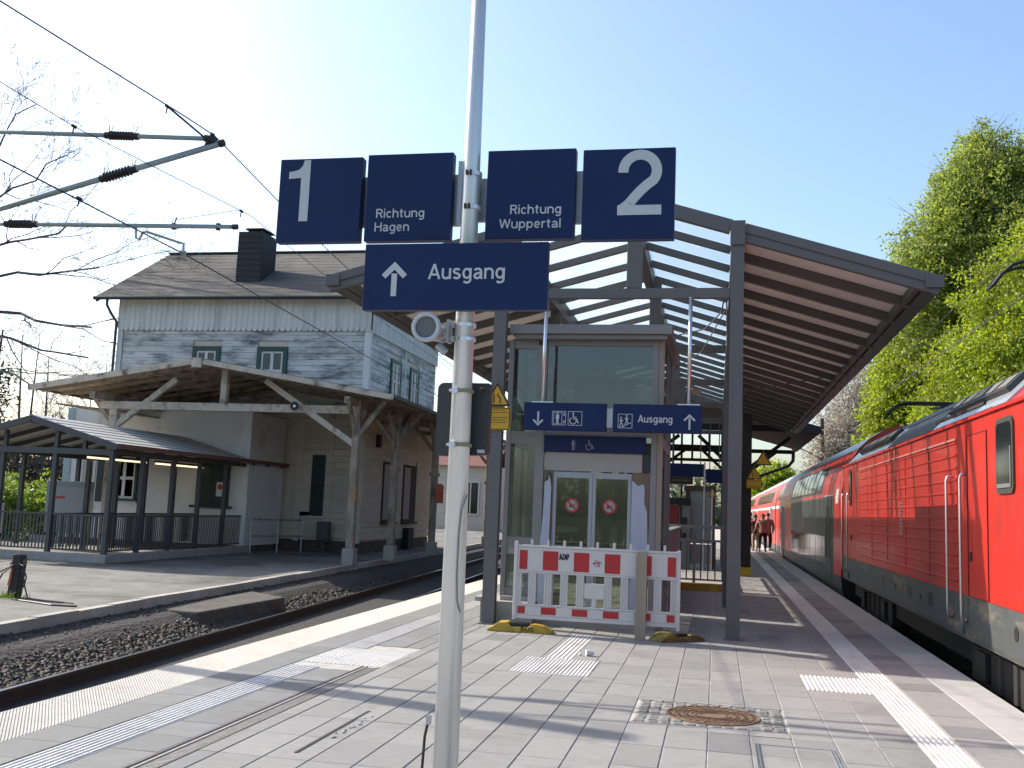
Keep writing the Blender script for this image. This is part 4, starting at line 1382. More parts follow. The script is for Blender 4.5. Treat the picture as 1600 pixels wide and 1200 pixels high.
# loudspeaker
ls = thing('loudspeaker', 'round grey loudspeaker on a bracket at the left of the pole', 'loudspeaker', (-1.48, 4.93, 2.43))
MB().tube((-1.485, 4.88, 2.503), (-1.47, 5.06, 2.503), .066, 32, .045).build('horn_body', mat('speaker_shell', (.48, .49, .50), .45), ls, smooth=False)
mb = MB().ring((-1.485, 2.503), .057, .077, 4.862, 4.884, 36)
mb.build('horn_rim', mat('speaker_rim', (.55, .58, .62), .4), ls, smooth=True)
MB().disc((-1.485, 2.503), .0575, 4.872, 4.879, 32).build('grille', mat('speaker_grille', (.14, .16, .165), .7, var=.1, vs=300), ls)
MB().box(-1.40, -1.385, 4.95, 5.02, 2.44, 2.56).box(-1.43, -1.40, 4.97, 5.0, 2.485, 2.515).box(-1.385, -1.36, 4.97, 4.99, 2.525, 2.545).box(-1.385, -1.36, 4.97, 4.99, 2.45, 2.47).build('bracket', GALV, ls)
MB().tube((-1.445, 4.97, 2.425), (-1.405, 4.97, 2.385), .02, 12).tube((-1.43, 4.97, 2.44), (-1.40, 4.99, 2.46), .01, 8).build('cable_gland', GALV, ls)

# dark display cabinet on the far side of the pole
dc = thing('display_cabinet', 'dark grey back of a rounded display cabinet strapped behind the pole', 'cabinet', (-1.29, 5.12, 1.84))
x0, x1, z0, z1, r = -1.466, -1.182, 1.852, 2.242, .035
poly = []
for (cx, cz, a0) in ((x1 - .008, z0 + .02, -90), (x1 - .008, z1 - .008, 0), (x0 + r, z1 - r, 90), (x0 + r, z0 + r, 180)):
    rr = .008 if cx > PX else r
    for i in range(7):
        a = math.radians(a0 + 90 * i / 6)
        poly.append((cx + rr * math.cos(a), cz + rr * math.sin(a)))
MB().prism(poly, 'Y', 5.085, 5.15).build('cabinet_shell', DGREY, dc)
MB().box(-1.235, -1.195, 5.078, 5.084, 1.872, 1.89).build('type_plate', WLET, dc)
MB().box(PX - .03, PX + .03, 5.045, 5.084, 1.86, 2.2).build('cabinet_bracket', DGREY, dc)
MB().tube((-1.232, 5.07, 2.205), (-1.212, 5.07, 2.205), .012, 10).build('bolt', RUST, dc)
# cable stub beside the pole foot
cs = MB().path([(-1.435, 5.01, -.02), (-1.43, 5.01, .25), (-1.42, 5.0, .44), (-1.405, 4.99, .505)], .008)
t = thing('cable_stub', 'short black cable with crimped lug standing up beside the pole foot', 'cable', (-1.43, 5.01, 0))
cs.build('cable', CABLE, t)
MB().box(-1.413, -1.389, 4.982, 4.998, .50, .545).build('lug', GALV, t)

# ------------------------------------------------------------------ station building
sb = thing('station_building', 'old two-storey white timber station building with dark felt roof', 'building', (-16.8, 36.5, -.2))
BX0, BX1, BY0, BY1 = -21.62, -11.87, 32.4, 40.75
EZ, RZ, RYC = 8.60, 11.40, 36.6
def rz(y):
    return EZ + (RZ - EZ) * (1 - abs(y - RYC) / 4.7)
# core walls just behind the cladding
MB().box(BX0 + .04, BX1 - .04, BY0 + .05, BY1 - .05, -.2, 8.5).build('wall_core', WALL_B, sb)
MB().prism([(BY0 + .05, 8.5), (BY1 - .05, 8.5), (RYC, rz(RYC) - .15)], 'X', BX1 - .3, BX1 - .05).build('gable_core', WALL_B, sb)
PLH = .215
me_pf = MB().box(BX0 + .25, BX1 - .02, BY0 - .0, BY0 + .05, .0, PLH - .008).mesh('plank', WPAINT)
nrow = 0
def plank_row(z, segs, m, nm='plank'):
    for (a, b) in segs:
        mb = MB().add([(a, BY0 + .02, z), (b, BY0 + .02, z), (b, BY0 + .05, z), (a, BY0 + .05, z), (a, BY0 + .0, z), (b, BY0 + .0, z), (b, BY0 + .022, z + PLH - .004), (a, BY0 + .022, z + PLH - .004)],
                      [(0, 3, 2, 1), (4, 5, 6, 7), (0, 1, 5, 4), (0, 4, 7), (1, 6, 5), (2, 3, 7, 6)])
        mb.build(nm, m, sb)
W1 = (-18.56, -17.48, 5.35, 6.872)
W2 = (-16.05, -14.90, 5.35, 6.872)
z = 4.3
while z < 7.4:
    segs = [(BX0 + .24, BX1 - .22)]
    for w in (W1, W2):
        if z + PLH > w[2] - .05 and z < w[3] + .02:
            ns = []
            for (a, b) in segs:
                if w[0] > a and w[1] < b:
                    ns += [(a, w[0] - .01), (w[1] + .01, b)]
                else:
                    ns.append((a, b))
            segs = ns
    plank_row(z, segs, WPAINT)
    z += PLH
# corner boards
for x_ in (BX0, BX1 - .2):
    MB().box(x_, x_ + .2, BY0 - .03, BY0 + .04, 4.0, 7.50).build('corner_board', WPAINT2, sb, bevel=.006)
MB().box(BX1 - .03, BX1 + .03, BY0 - .028, BY0 + .16, 4.0, 7.5).build('corner_board', WPAINT2, sb, bevel=.006)
# vertical boards with scalloped feet
def scallop(wd, h, axis='Y'):
    pts = [(-wd / 2, 0), (wd / 2, 0), (wd / 2, h)]
    pts = [(wd / 2, h), (-wd / 2, h), (-wd / 2, .075)]
    for i in range(1, 8):
        a = PI + PI * i / 8
        pts.append((wd / 2 * .96 * math.cos(a), .075 + .085 * math.sin(a)))
    pts.append((wd / 2, .075))
    return pts
bw_ = .2125
me_sc = MB().prism(scallop(bw_ - .012, 1.14), 'Y', -.03, 0).box(-bw_ / 2 - .02, -bw_ / 2 + .02, -.045, -.031, .10, 1.14).mesh('scalloped_board', WPAINT2)
for k in range(46):
    inst('scalloped_board', me_sc, sb, (BX0 + bw_ * (k + .5), BY0 - .03, 7.44))
nsd = 39
for k in range(nsd):
    y_ = BY0 + .05 + bw_ * (k + .5)
    h = rz(y_) - .12 - 7.40
    mb = MB().prism([(p, q) for p, q in scallop(bw_ - .012, h)], 'X', 0, .03).box(.031, .045, -bw_ / 2 - .02, -bw_ / 2 + .02, .10, h)
    me = mb.mesh('scalloped_board', WPAINT2)
    inst('scalloped_board', me, sb, (BX1 + .03, y_, 7.40))
# side planks (upper wall): windows cut
SW = ((34.75, 35.98, 5.38, 6.872), (37.1, 38.27, 5.38, 6.872))
z = 4.3
while z < 7.4:
    segs = [(BY0 + .17, BY1 - .05)]
    for w in SW:
        if z + PLH > w[2] - .05 and z < w[3] + .02:
            ns = []
            for (a, b) in segs:
                ns += [(a, w[0] - .01), (w[1] + .01, b)] if (w[0] > a and w[1] < b) else [(a, b)]
            segs = ns
    for (a, b) in segs:
        MB().add([(BX1 - .03, a, z), (BX1 - .03, b, z), (BX1 + .0, b, z), (BX1 + .0, a, z), (BX1 - .02, a, z + PLH - .004), (BX1 - .02, b, z + PLH - .004)],
                 [(3, 2, 5, 4), (0, 1, 2, 3), (0, 3, 4), (1, 5, 2)]).build('plank', WPAINT, sb)
    z += PLH
MB().box(BX1 - .02, BX1 + .012, 36.45, 36.6, 4.6, 7.4).build('corner_board', WPAINT2, sb)

def window_front(x0, x1, z0, z1, y, parent, green=GREENF, mull=True, fr_w=.16, sill=True):
    w = MB().box(x0, x0 + fr_w, y - .06, y + .05, z0, z1).box(x1 - fr_w, x1, y - .06, y + .05, z0, z1).box(x0 + fr_w, x1 - fr_w, y - .06, y + .05, z1 - fr_w, z1).build('window', green, parent, bevel=.006)
    a, b, c, d = x0 + fr_w, x1 - fr_w, z0, z1 - fr_w
    mb = MB().box(a, a + .07, y - .02, y + .03, c, d).box(b - .07, b, y - .02, y + .03, c, d).box(a + .07, b - .07, y - .02, y + .03, d - .07, d).box(a + .07, b - .07, y - .02, y + .03, c, c + .08)
    mx_ = (a + b) / 2
    mb.box(mx_ - .055, mx_ + .055, y - .025, y + .035, c + .08, d - .07)
    zc = c + (d - c) * .48
    mb.box(a + .07, mx_ - .055, y - .02, y + .03, zc - .05, zc + .05).box(mx_ + .055, b - .07, y - .02, y + .03, zc - .05, zc + .05)
    mb.build('window_sash', WPAINT2, w)
    MB().box(a + .02, b - .02, y + .0, y + .012, c + .02, d - .02).build('window_pane', WINGLASS, w)
    MB().box(a + .12, mx_ - .12, y + .02, y + .03, c + .05, d - .1).box(mx_ + .12, b - .12, y + .02, y + .03, c + .05, d - .1)
    if sill:
        MB().box(x0 - .06, x1 + .06, y - .12, y, z0 - .07, z0).build('window_sill', green, w)
    return w
window_front(*W1, BY0, sb)
window_front(*W2, BY0, sb)
def window_side(y0, y1, z0, z1, x, parent, green=GREENF, fr_w=.14, plain=False):
    w = MB().box(x - .05, x + .05, y0, y0 + fr_w, z0, z1).box(x - .05, x + .05, y1 - fr_w, y1, z0, z1).box(x - .05, x + .05, y0 + fr_w, y1 - fr_w, z1 - fr_w, z1).build('window', green, parent, bevel=.006)
    a, b, c, d = y0 + fr_w, y1 - fr_w, z0, z1 - fr_w
    mc_ = (a + b) / 2
    MB().box(x - .03, x + .02, a, a + .06, c, d).box(x - .03, x + .02, b - .06, b, c, d).box(x - .03, x + .025, mc_ - .05, mc_ + .05, c, d).box(x - .03, x + .02, a + .06, b - .06, d - .07, d).box(x - .03, x + .02, a + .06, b - .06, (c + d) / 2 - .04, (c + d) / 2 + .04).build('window_sash', WPAINT2 if not plain else DARKW, w)
    MB().box(x - .012, x, a + .02, b - .02, c + .02, d - .02).build('window_pane', WINGLASS, w)
    MB().box(x, x + .11, y0 - .06, y1 + .06, z0 - .07, z0).build('window_sill', green, w)
    return w
for w in SW:
    window_side(*w, BX1, sb)
# roof: felt courses laid in steps on both slopes, bargeboards, gutter
RX0, RX1 = -22.37, -11.35
nc = 13
for sgn in (-1, 1):
    for k in range(nc):
        f0, f1 = k / nc, (k + 1) / nc + .012
        ya, yb = RYC + sgn * 4.7 * (1 - f0), RYC + sgn * 4.7 * max(0, 1 - f1)
        za, zb = EZ + (RZ - EZ) * f0, EZ + (RZ - EZ) * min(f1, 1)
        MB().add([(RX0, ya, za - .05), (RX1, ya, za - .05), (RX1, yb, zb - .06), (RX0, yb, zb - .06), (RX0, ya, za + .012), (RX1, ya, za + .012), (RX1, yb, zb + .004), (RX0, yb, zb + .004)],
                 [(3, 2, 1, 0), (4, 5, 6, 7), (0, 1, 5, 4), (1, 2, 6, 5), (2, 3, 7, 6), (3, 0, 4, 7)]).build('roof_course', ROOFING, sb)
MB().bar((RX0, RYC, RZ + .03), (RX1, RYC, RZ + .03), .22, .05).build('ridge_cap', ROOFING, sb)
for x_ in (RX0 + .03, RX1 - .03):
    for sgn in (-1, 1):
        MB().bar((x_, RYC + sgn * 4.66, EZ - .11), (x_, RYC, RZ - .11), .05, .15).build('bargeboard', WPAINT2 if x_ > -15 else DARKW, sb)
MB().add([(BX0 - .7, BY0 - .45, EZ - .09), (BX1 + .45, BY0 - .45, EZ - .09), (BX1 + .45, BY0 + .05, EZ + .1), (BX0 - .7, BY0 + .05, EZ + .1)], [(0, 1, 2, 3)]).build('eave_soffit', WPAINT2, sb)
MB().tube((RX0, BY0 - .56, EZ - .06), (RX1, BY0 - .56, EZ - .06), .07, 10).build('gutter', DGREY, sb)
MB().path([(-21.85, BY0 - .5, 8.5), (-21.87, BY0 - .48, 8.3), (-21.75, BY0 - .35, 8.0), (-21.66, BY0 - .12, 7.75), (-21.66, BY0 - .10, 5.0), (-21.66, BY0 - .10, 1.0)], .05, 8).build('downpipe', DGREY, sb)
# chimney
ch = MB().box(-17.6, -16.62, 33.3, 34.5, 8.9, 11.36).build('chimney', SLATE, sb, bevel=.01)
MB().box(-17.42, -16.78, 33.55, 34.3, 11.36, 11.43).add([(-17.38, 33.5, 11.55), (-16.72, 33.5, 11.55), (-16.72, 34.4, 11.55), (-17.38, 34.4, 11.55), (-17.45, 33.45, 11.50), (-16.65, 33.45, 11.50), (-16.65, 34.45, 11.50), (-17.45, 34.45, 11.50)], [(0, 1, 2, 3), (7, 6, 5, 4), (0, 4, 5, 1), (1, 5, 6, 2), (2, 6, 7, 3), (3, 7, 4, 0)]).box(-17.35, -17.3, 33.6, 33.65, 11.43, 11.52).box(-16.85, -16.8, 33.6, 33.65, 11.43, 11.52).build('chimney_cap', SLATE, ch)
mb = MB()
for k in range(11):
    mb.box(-17.612, -16.608, 33.288, 33.299, 9.0 + k * .215, 9.012 + k * .215)
mb.build('slate_joint', mat('slate_joint_dark', (.012, .013, .015), .8), ch)
# low grey annex box peeping over the roof
# ground floor annex with white render front
AX0, AX1, AY = -21.4, -14.72, 29.7
MB().box(AX0, AX1, AY, BY0 - .07, .02, 4.3).build('annex_wall', RENDER_W, sb)
MB().box(AX0 + .02, AX1 - .02, AY + .03, BY0 - .1, -.2, .02).build('annex_plinth', CONC_D, sb)
MB().box(AX1 - .28, AX1 + .01, AY - .03, AY + .25, .02, 4.3).build('corner_pilaster', WPAINT2, sb, bevel=.008)
MB().box(AX0 - .01, AX0 + .25, AY - .03, AY + .25, .02, 4.3).build('corner_pilaster', mat('blue_white_paint', (.42, .52, .54), .7), sb, bevel=.008)
MB().box(-20.75, -20.2, AY - .03, AY - .002, .6, 2.85).build('wall_poster_case', WPAINT2, sb)
MB().box(-20.68, -20.27, AY - .036, AY - .031, 1.5, 2.75).build('wall_poster', mat('poster_pink', (.55, .44, .42), .6, var=.3, vs=6), sb)
# lit window with open green shutters
w = window_front(-19.62, -18.62, 1.35, 2.85, AY, sb, GREEND, fr_w=.10)
for (a, b) in ((-20.12, -19.64), (-18.60, -18.42)):
    MB().box(a, b, AY - .05, AY - .005, 1.22, 2.85).build('shutter', GREEND, sb, bevel=.006)
s2 = MB().box(-16.5, -15.35, AY - .06, AY - .003, 1.25, 2.85).build('shutter', GREEND, sb, bevel=.006)
mb = MB()
for k in range(12):
    mb.box(-16.42, -15.95, AY - .072, AY - .061, 1.33 + k * .12, 1.41 + k * .12).box(-15.9, -15.43, AY - .072, AY - .061, 1.33 + k * .12, 1.41 + k * .12)
mb.build('shutter_slat', GREEND, s2)
MB().box(-16.66, -15.22, AY - .12, AY - .003, 1.17, 1.247).build('window_sill', GREEND, sb)
MB().box(-15.76, -15.5, AY - .085, AY - .073, 1.55, 2.0).build('notice', WPAINT2, s2)
MB().disc((-15.63, 1.85), .09, AY - .09, AY - .086, 16).build('notice_symbol', RED_S, s2)
# recessed bay of planks right of the annex, pilasters, tall shutter
z = .3
k = 0
while z < 4.4:
    for (a, b) in ((-14.6, -14.25), (-14.05, -13.2), (-12.95, -12.1)):
        if not (a > -14.1 and b < -13.0 and 1.0 < z < 3.1):
            mb = MB().box(a, b, BY0 - .02 - .015 * (k % 2 == 0), BY0 + .05, z, z + .205)
            mb.build('plank', WALL_B, sb)
    z += .215
    k += 1
for (a, b) in ((-14.25, -14.05), (-13.2, -12.95), (-12.1, -11.84)):
    MB().box(a, b, BY0 - .06, BY0 + .04, .15, 4.4).build('pilaster', WALL_B, sb, bevel=.008)
MB().box(-13.68, -13.2, BY0 - .075, BY0 - .061, 1.05, 3.1).build('shutter', GREEND, sb)
MB().box(-14.05, -13.2, BY0 - .02, BY0 + .03, 1.0, 3.12).build('bay_panel', WALL_B, sb)
MB().box(-13.8, -13.1, BY0 - .12, BY0 - .02, .95, 1.02).build('window_sill', WALL_B, sb)
MB().box(BX0, BX1 - .02, BY0 + .03, BY1, -.2, .2).build('plinth', CONC_D, sb)
# side wall of the ground floor, boards and two tall openings
z = .25
while z < 4.6:
    for (a, b) in ((BY0 + .05, 34.5), (36.1, 36.9), (38.7, BY1)):
        MB().box(BX1 - .03, BX1 + .005, a, b, z, z + .205).build('plank', WALL_B, sb)
    if z > 3.05 or z < .8:
        for (a, b) in ((34.5, 36.1), (36.9, 38.7)):
            MB().box(BX1 - .03, BX1 + .003, a, b, z, z + .205).build('plank', WALL_B, sb)
    z += .215
for (a, b, dk) in ((34.55, 36.05, False), (36.95, 38.65, True)):
    d = MB().box(BX1 - .02, BX1 + .02, a, b, .86, 3.05).build('tall_shutter', DARKW, sb)
    MB().box(BX1 + .021, BX1 + .035, a + .1, a + (1.3 if not dk else .85), .95, 2.95).build('shutter_panel', mat('pale_panel' if not dk else 'pale_panel_b', (.42, .38, .34), .8), d)
    MB().box(BX1 - .02, BX1 + .12, a - .08, b + .08, .78, .855).build('window_sill', DARKW, d)
MB().box(BX1, BX1 + .25, 37.2, 37.9, -.2, .62).build('wall_box', DARKW, sb)
MB().box(BX1, BX1 + .12, 33.6, 33.9, 3.5, 3.95).build('wall_lamp_box', DARKW, sb)

# ------------------------------------------------------------------ timber canopy in front of the building
tc = thing('timber_canopy', 'weathered wooden gabled awning on posts in front of the station building', 'awning', (-14.4, 29.5, -.2))
GX, GZ = -14.67, 5.46
GLX, GLZ, GRX, GRZ = -20.1, 4.60, -8.72, 4.50
YA, YZ = 25.9, 32.35
def cz_(x):
    return GZ + (GLZ - GZ) * (GX - x) / (GX - GLX) if x < GX else GZ + (GRZ - GZ) * (x - GX) / (GRX - GX)
def slab4(p, th, name, m, parent):
    vs = [tuple(q) for q in p] + [(q[0], q[1], q[2] - th) for q in p]
    return MB().add(vs, [(0, 1, 2, 3), (7, 6, 5, 4), (0, 4, 5, 1), (1, 5, 6, 2), (2, 6, 7, 3), (3, 7, 4, 0)]).build(name, m, parent)
erx = lambda yy: GRX - (yy - YA) * .032
slab4([(GLX, YA, cz_(GLX) + .03), (GX, YA, GZ + .03), (GX, YZ, GZ + .03), (GLX, YZ, cz_(GLX) + .03)], .03, 'roof_sheet', ROOFING, tc)
slab4([(GX, YA, GZ + .03), (GRX, YA, GRZ + .03), (erx(YZ), YZ, GRZ + .03), (GX, YZ, GZ + .03)], .03, 'roof_sheet', ROOFING, tc)
slab4([(BX1 - .2, YZ, cz_(BX1 - .2) + .03), (erx(YZ), YZ, GRZ + .03), (erx(47), 47, GRZ + .03), (BX1 - .2, 47, cz_(BX1 - .2) + .03)], .03, 'roof_sheet', ROOFING, tc)
# soffit boards, one object each, running front to back
nb = 26
for i in range(nb):
    xa, xb = GLX + (GX - GLX) * i / nb, GLX + (GX - GLX) * (i + 1) / nb - .006
    slab4([(xa, YA + .04, cz_(xa) - .003), (xb, YA + .04, cz_(xb) - .003), (xb, YZ, cz_(xb) - .003), (xa, YZ, cz_(xa) - .003)], .03 + random.uniform(-.004, .004), 'soffit_board', SOFFIT, tc)
nb = 28
for i in range(nb):
    xa, xb = GX + (GRX - GX) * i / nb, GX + (GRX - GX) * (i + 1) / nb - .006
    yend = YZ
    sh = .032 * (YZ - YA) * (i / nb)
    slab4([(xa, YA + .04, cz_(xa) - .003), (xb, YA + .04, cz_(xb) - .003), (xb - sh, yend, cz_(xb) - .003), (xa - sh, yend, cz_(xa) - .003)], .03 + random.uniform(-.004, .004), 'soffit_board', SOFFIT, tc)
slab4([(BX1 - .1, YZ + .01, cz_(BX1) - .003), (erx(YZ), YZ + .01, GRZ - .003), (erx(47), 47, GRZ - .003), (BX1 - .1, 47, cz_(BX1) - .003)], .03, 'soffit_board', SOFFIT, tc)
# bargeboards on the front
MB().bar((GLX, YA, cz_(GLX) - .06), (GX, YA, GZ - .06), .05, .17).build('bargeboard', TIMBER_W, tc)
MB().bar((GX, YA, GZ - .06), (GRX, YA, GRZ - .06), .05, .15).build('bargeboard', TIMBER_W, tc)
MB().bar((GX - .15, YA - .03, GZ - .12), (GX + .15, YA - .03, GZ - .12), .06, .28).build('ridge_block', TIMBER_W, tc)
MB().bar((GRX, YA, GRZ - .03), (erx(47), 47, GRZ - .03), .06, .10).build('eave_board', ROOFING, tc)
MB().bar((GLX, YA, cz_(GLX) - .04), (GLX, YZ, cz_(GLX) - .04), .06, .10).build('eave_board', ROOFING, tc)
# second lower left eave strip
slab4([(-20.3, 27.5, 4.25), (-18.0, 27.5, 4.05), (-18.0, 32, 4.05), (-20.3, 32, 4.25)], .05, 'lower_eave', TIMBER, tc)
YT = 26.75
MB().box(-18.2, -9.95, YT - .1, YT + .1, 4.03, 4.26).build('tie_beam', TIMBER_W, tc, bevel=.01)
MB().box(-14.30, -14.10, YT - .09, YT + .09, 4.265, 5.28).build('king_strut', TIMBER_W, tc, bevel=.008)
for (p, q) in (((-15.75, 4.95), (-17.75, 3.45)), ((-12.9, 4.95), (-10.05, 3.15))):
    MB().bar((p[0], YT - .02, p[1]), (q[0], YT - .02, q[1]), .14, .17).build('long_brace', TIMBER_W, tc, bevel=.008)
MB().bar((-18.6, YT, 4.55), (-17.75, YT, 3.55), .10, .12).build('long_brace', TIMBER, tc)
for yy, xx in ((26.75, -10.04), (29.78, -9.86), (33.94, -9.75), (38.6, -9.9), (43.5, -10.0)):
    p = MB().box(xx - .11, xx + .11, yy - .11, yy + .11, .2, 4.45).build('post', TIMBER, tc, bevel=.03)
    MB().box(xx - .17, xx + .17, yy - .17, yy + .17, -.2, .26).build('post_footing', CONC_L, p, bevel=.015)
    MB().box(xx - .15, xx + .15, yy - .15, yy + .15, 2.55, 2.68).build('post_collar', TIMBER, p) if yy > 27 else MB().box(xx + .03, xx + .118, yy - .118, yy - .02, 1.55, 2.05).build('split_wood', mat('fresh_wood', (.45, .27, .13), .8, var=.2, vs=8), p)
    for (dx, dy) in ((.0, 1.25), (.0, -.85), (1.0, 0), (-1.15, 0)):
        if yy < 27 and dx < 0:
            continue
        MB().bar((xx, yy, 3.35), (xx + dx * .8, yy + dy, 4.42), .10, .12).build('brace', TIMBER, tc)
    MB().bar((xx, yy, 4.36), (BX1 + .05 if yy > 30 else xx - .3, yy, 4.40), .12, .16).build('cross_beam', TIMBER, tc)
MB().bar((-10.08, 25.95, 4.36), (-9.95, 47, 4.36), .16, .2).build('wall_plate', TIMBER, tc)
MB().box(-17.85, -17.60, YT - .11, YT + .11, -.2, 4.03).build('post', TIMBER_W, tc, bevel=.02)
MB().bar((-18.0, 25.95, 4.36), (-18.0, 32.3, 4.36), .16, .2).build('wall_plate', TIMBER, tc)
# rafters under the soffit
rm = {}
for k in range(7):
    y0 = 26.4 + k * .95
    MB().bar((GLX + .1, y0, cz_(GLX + .1) - .10), (GX, y0, GZ - .10), .08, .11).build('rafter', TIMBER, tc)
    MB().bar((GX, y0, GZ - .10), (GRX - .25, y0, cz_(GRX - .25) - .10), .08, .11).build('rafter', TIMBER, tc)
# loudspeaker on the tie beam
t = thing('horn_speaker', 'small black horn loudspeaker on the wooden tie beam', 'loudspeaker', (-11.85, 26.6, 4.2))
MB().tube((-11.85, 26.45, 4.20), (-11.85, 26.64, 4.21), .13, 16, .05).build('horn', BLACK, t)
MB().disc((-11.85, 4.2), .04, 26.44, 26.45, 10).build('horn_core', ALU, t)
t = thing('platform_post_sign', 'small red round sign on the last visible wooden post', 'sign', (-9.5, 33.75, 1.6))
MB().box(-9.63, -9.35, 33.76, 33.78, 1.62, 2.05).build('plate', mat('orange_red', (.6, .12, .06), .5), t, bevel=.004)
MB().disc((-9.49, 2.15), .15, 33.745, 33.758, 20).build('disc', mat('orange_red_b', (.62, .14, .08), .5), t)

# ------------------------------------------------------------------ underpass shelter on the left platform
us = thing('underpass_shelter', 'low grey steel shelter roof over the stairs to the underpass', 'shelter', (-17.1, 27, -.2))
SY0, SY1 = 22.5, 30.1
RXs, RZs = -17.1, 3.42
EXr, EZs, EXl = -14.6, 2.72, -19.6
MB().box(-22.6, -14.72, SY0 - .14, SY0 + .14, -.2, .01).box(-14.98, -14.72, SY0 + .141, SY1, -.2, .01).box(-22.6, -14.98, SY1 - .2, SY1 + .05, -.2, .01).build('plinth', CONC_L, us, bevel=.012)
me_p = MB().box(-.055, .055, -.055, .055, .01, 2.62).mesh('post', STEEL_D)
posts = [(-14.87, SY0), (-16.46, SY0), (-17.98, SY0), (-19.35, SY0), (-20.9, SY0)] + [(-14.87, y_) for y_ in (23.9, 25.41, 26.88, 28.48, 30.02)] + [(-16.45, y_) for y_ in (23.9, 25.2, 26.6, 28.2, 30.0)] + [(-19.3, y_) for y_ in (25, 27.5, 30)]
for x_, y_ in posts:
    inst('post', me_p, us, (x_, y_, 0))
MB().box(-19.6, -14.80, SY0 - .06, SY0 + .06, 2.47, 2.62).build('front_beam', STEEL_D, us, bevel=.006)
MB().box(-14.93, -14.81, SY0 + .062, 32.0, 2.52, 2.64).build('side_beam', STEEL_D, us, bevel=.006)
MB().box(-16.51, -16.40, SY0 + .062, 32.0, 2.58, 2.69).build('side_beam', STEEL_D, us, bevel=.006)
MB().box(-19.4, -19.28, SY0 + .062, 32.0, 2.52, 2.64).build('side_beam', STEEL_D, us, bevel=.006)
MB().box(RXs - .06, RXs + .06, SY0 - .2, 32.9, RZs - .2, RZs - .03).build('ridge_beam', STEEL_D, us)
for (a, b, c) in ((-16.51, -16.41, 3.1), (-15.7, -15.61, 2.93), (-17.98, -17.9, 3.05)):
    MB().box(a, b, SY0 - .05, SY0 + .05, 2.622, c).build('gable_stub', STEEL_D, us)
MB().bar((RXs, SY0 - .2, RZs - .08), (EXr, SY0 - .2, EZs - .05), .09, .15).build('front_rafter', STEEL_D, us)
MB().bar((RXs, SY0 - .2, RZs - .08), (EXl, SY0 - .2, EZs - .05), .09, .15).build('front_rafter', STEEL_D, us)
me_sr = [MB().bar((RXs, 0, RZs - .12), (x_, 0, EZs - .08), .07, .11).mesh('rafter', STEEL_D) for x_ in (EXr, EXl)]
for k in range(1, 10):
    for me in me_sr:
        inst('rafter', me, us, (0, SY0 - .2 + k * 1.08, 0))
ns_ = 7
GL_SH = mat('translucent_sheet', (.62, .62, .58), .5)
for (xe, m_) in ((EXr, SHEETW), (EXl, SHEETW)):
    for i in range(ns_):
        a, b = i / ns_, (i + 1) / ns_ - .006
        xa, xb = RXs + (xe - RXs) * a, RXs + (xe - RXs) * b
        za, zb = RZs + (EZs - RZs) * a, RZs + (EZs - RZs) * b
        slab4([(xa, SY0 - .22, za + .02), (xb, SY0 - .22, zb + .02), (xb, 32.9, zb + .02), (xa, 32.9, za + .02)], .02, 'roof_strip', m_, us)
        MB().bar((xb + .02 * (1 if xe > RXs else -1), SY0 - .22, zb + .02), (xb + .02 * (1 if xe > RXs else -1), 32.9, zb + .0205), .03, .006).build('roof_seam', STEEL_D, us)
MB().bar((EXr + .03, SY0 - .22, EZs - .02), (EXr + .03, 32.9, EZs - .02), .06, .12).build('eave_fascia', REDBR, us)
MB().bar((EXl - .03, SY0 - .22, EZs - .02), (EXl - .03, 32.9, EZs - .02), .06, .12).build('eave_fascia', STEEL_D, us)
MB().bar((RXs, 32.9, RZs - .02), (EXr, 32.9, EZs - .02), .05, .06).build('rear_rafter', STEEL_D, us)
MB().box(-15.95, -15.85, 32.6, 32.7, 3.1, 3.16).build('roof_knob', STEEL_D, us)
for (y0, y1) in ((23.6, 26.4), (26.9, 29.7)):
    l = MB().box(-16.38, -16.28, y0, y1, 2.47, 2.53).build('tube_lamp', STEEL_D, us)
    MB().box(-16.37, -16.29, y0 + .04, y1 - .04, 2.42, 2.468).build('lamp_tube', LAMP, l)
# railings
rl = thing('shelter_railing', 'dark grey vertical-bar railing round the underpass stairs', 'railing', (-17, 25, .01))
MB().box(-22.6, -14.95, SY0 - .02, SY0 + .02, .93, .98).box(-22.6, -14.95, SY0 - .015, SY0 + .015, .07, .11).box(-14.89, -14.85, SY0 + .06, SY1 - .1, .93, .98).box(-14.885, -14.855, SY0 + .06, SY1 - .1, .07, .11).box(-16.47, -16.43, SY0 + .06, SY1, .93, .98).build('rail', STEEL_D, rl)
me_b = MB().box(-.02, .02, -.006, .006, .111, .929).mesh('baluster', STEEL_D)
k = 0
x_ = -22.5
while x_ < -14.98:
    inst('baluster', me_b, rl, (x_, SY0, 0))
    x_ += .098
y_ = SY0 + .12
while y_ < SY1 - .1:
    inst('baluster', me_b, rl, (-14.87, y_, 0), (0, 0, PI / 2))
    inst('baluster', me_b, rl, (-16.45, y_, 0), (0, 0, PI / 2))
    y_ += .098
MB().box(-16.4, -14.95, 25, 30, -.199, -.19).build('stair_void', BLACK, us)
MB().box(-22.6, -19.4, 24.5, 24.56, 1.05, 1.12).box(-22.6, -19.4, 24.5, 24.54, .3, 1.05).build('rear_parapet', mat('parapet_top', (.40, .36, .33), .8), us)
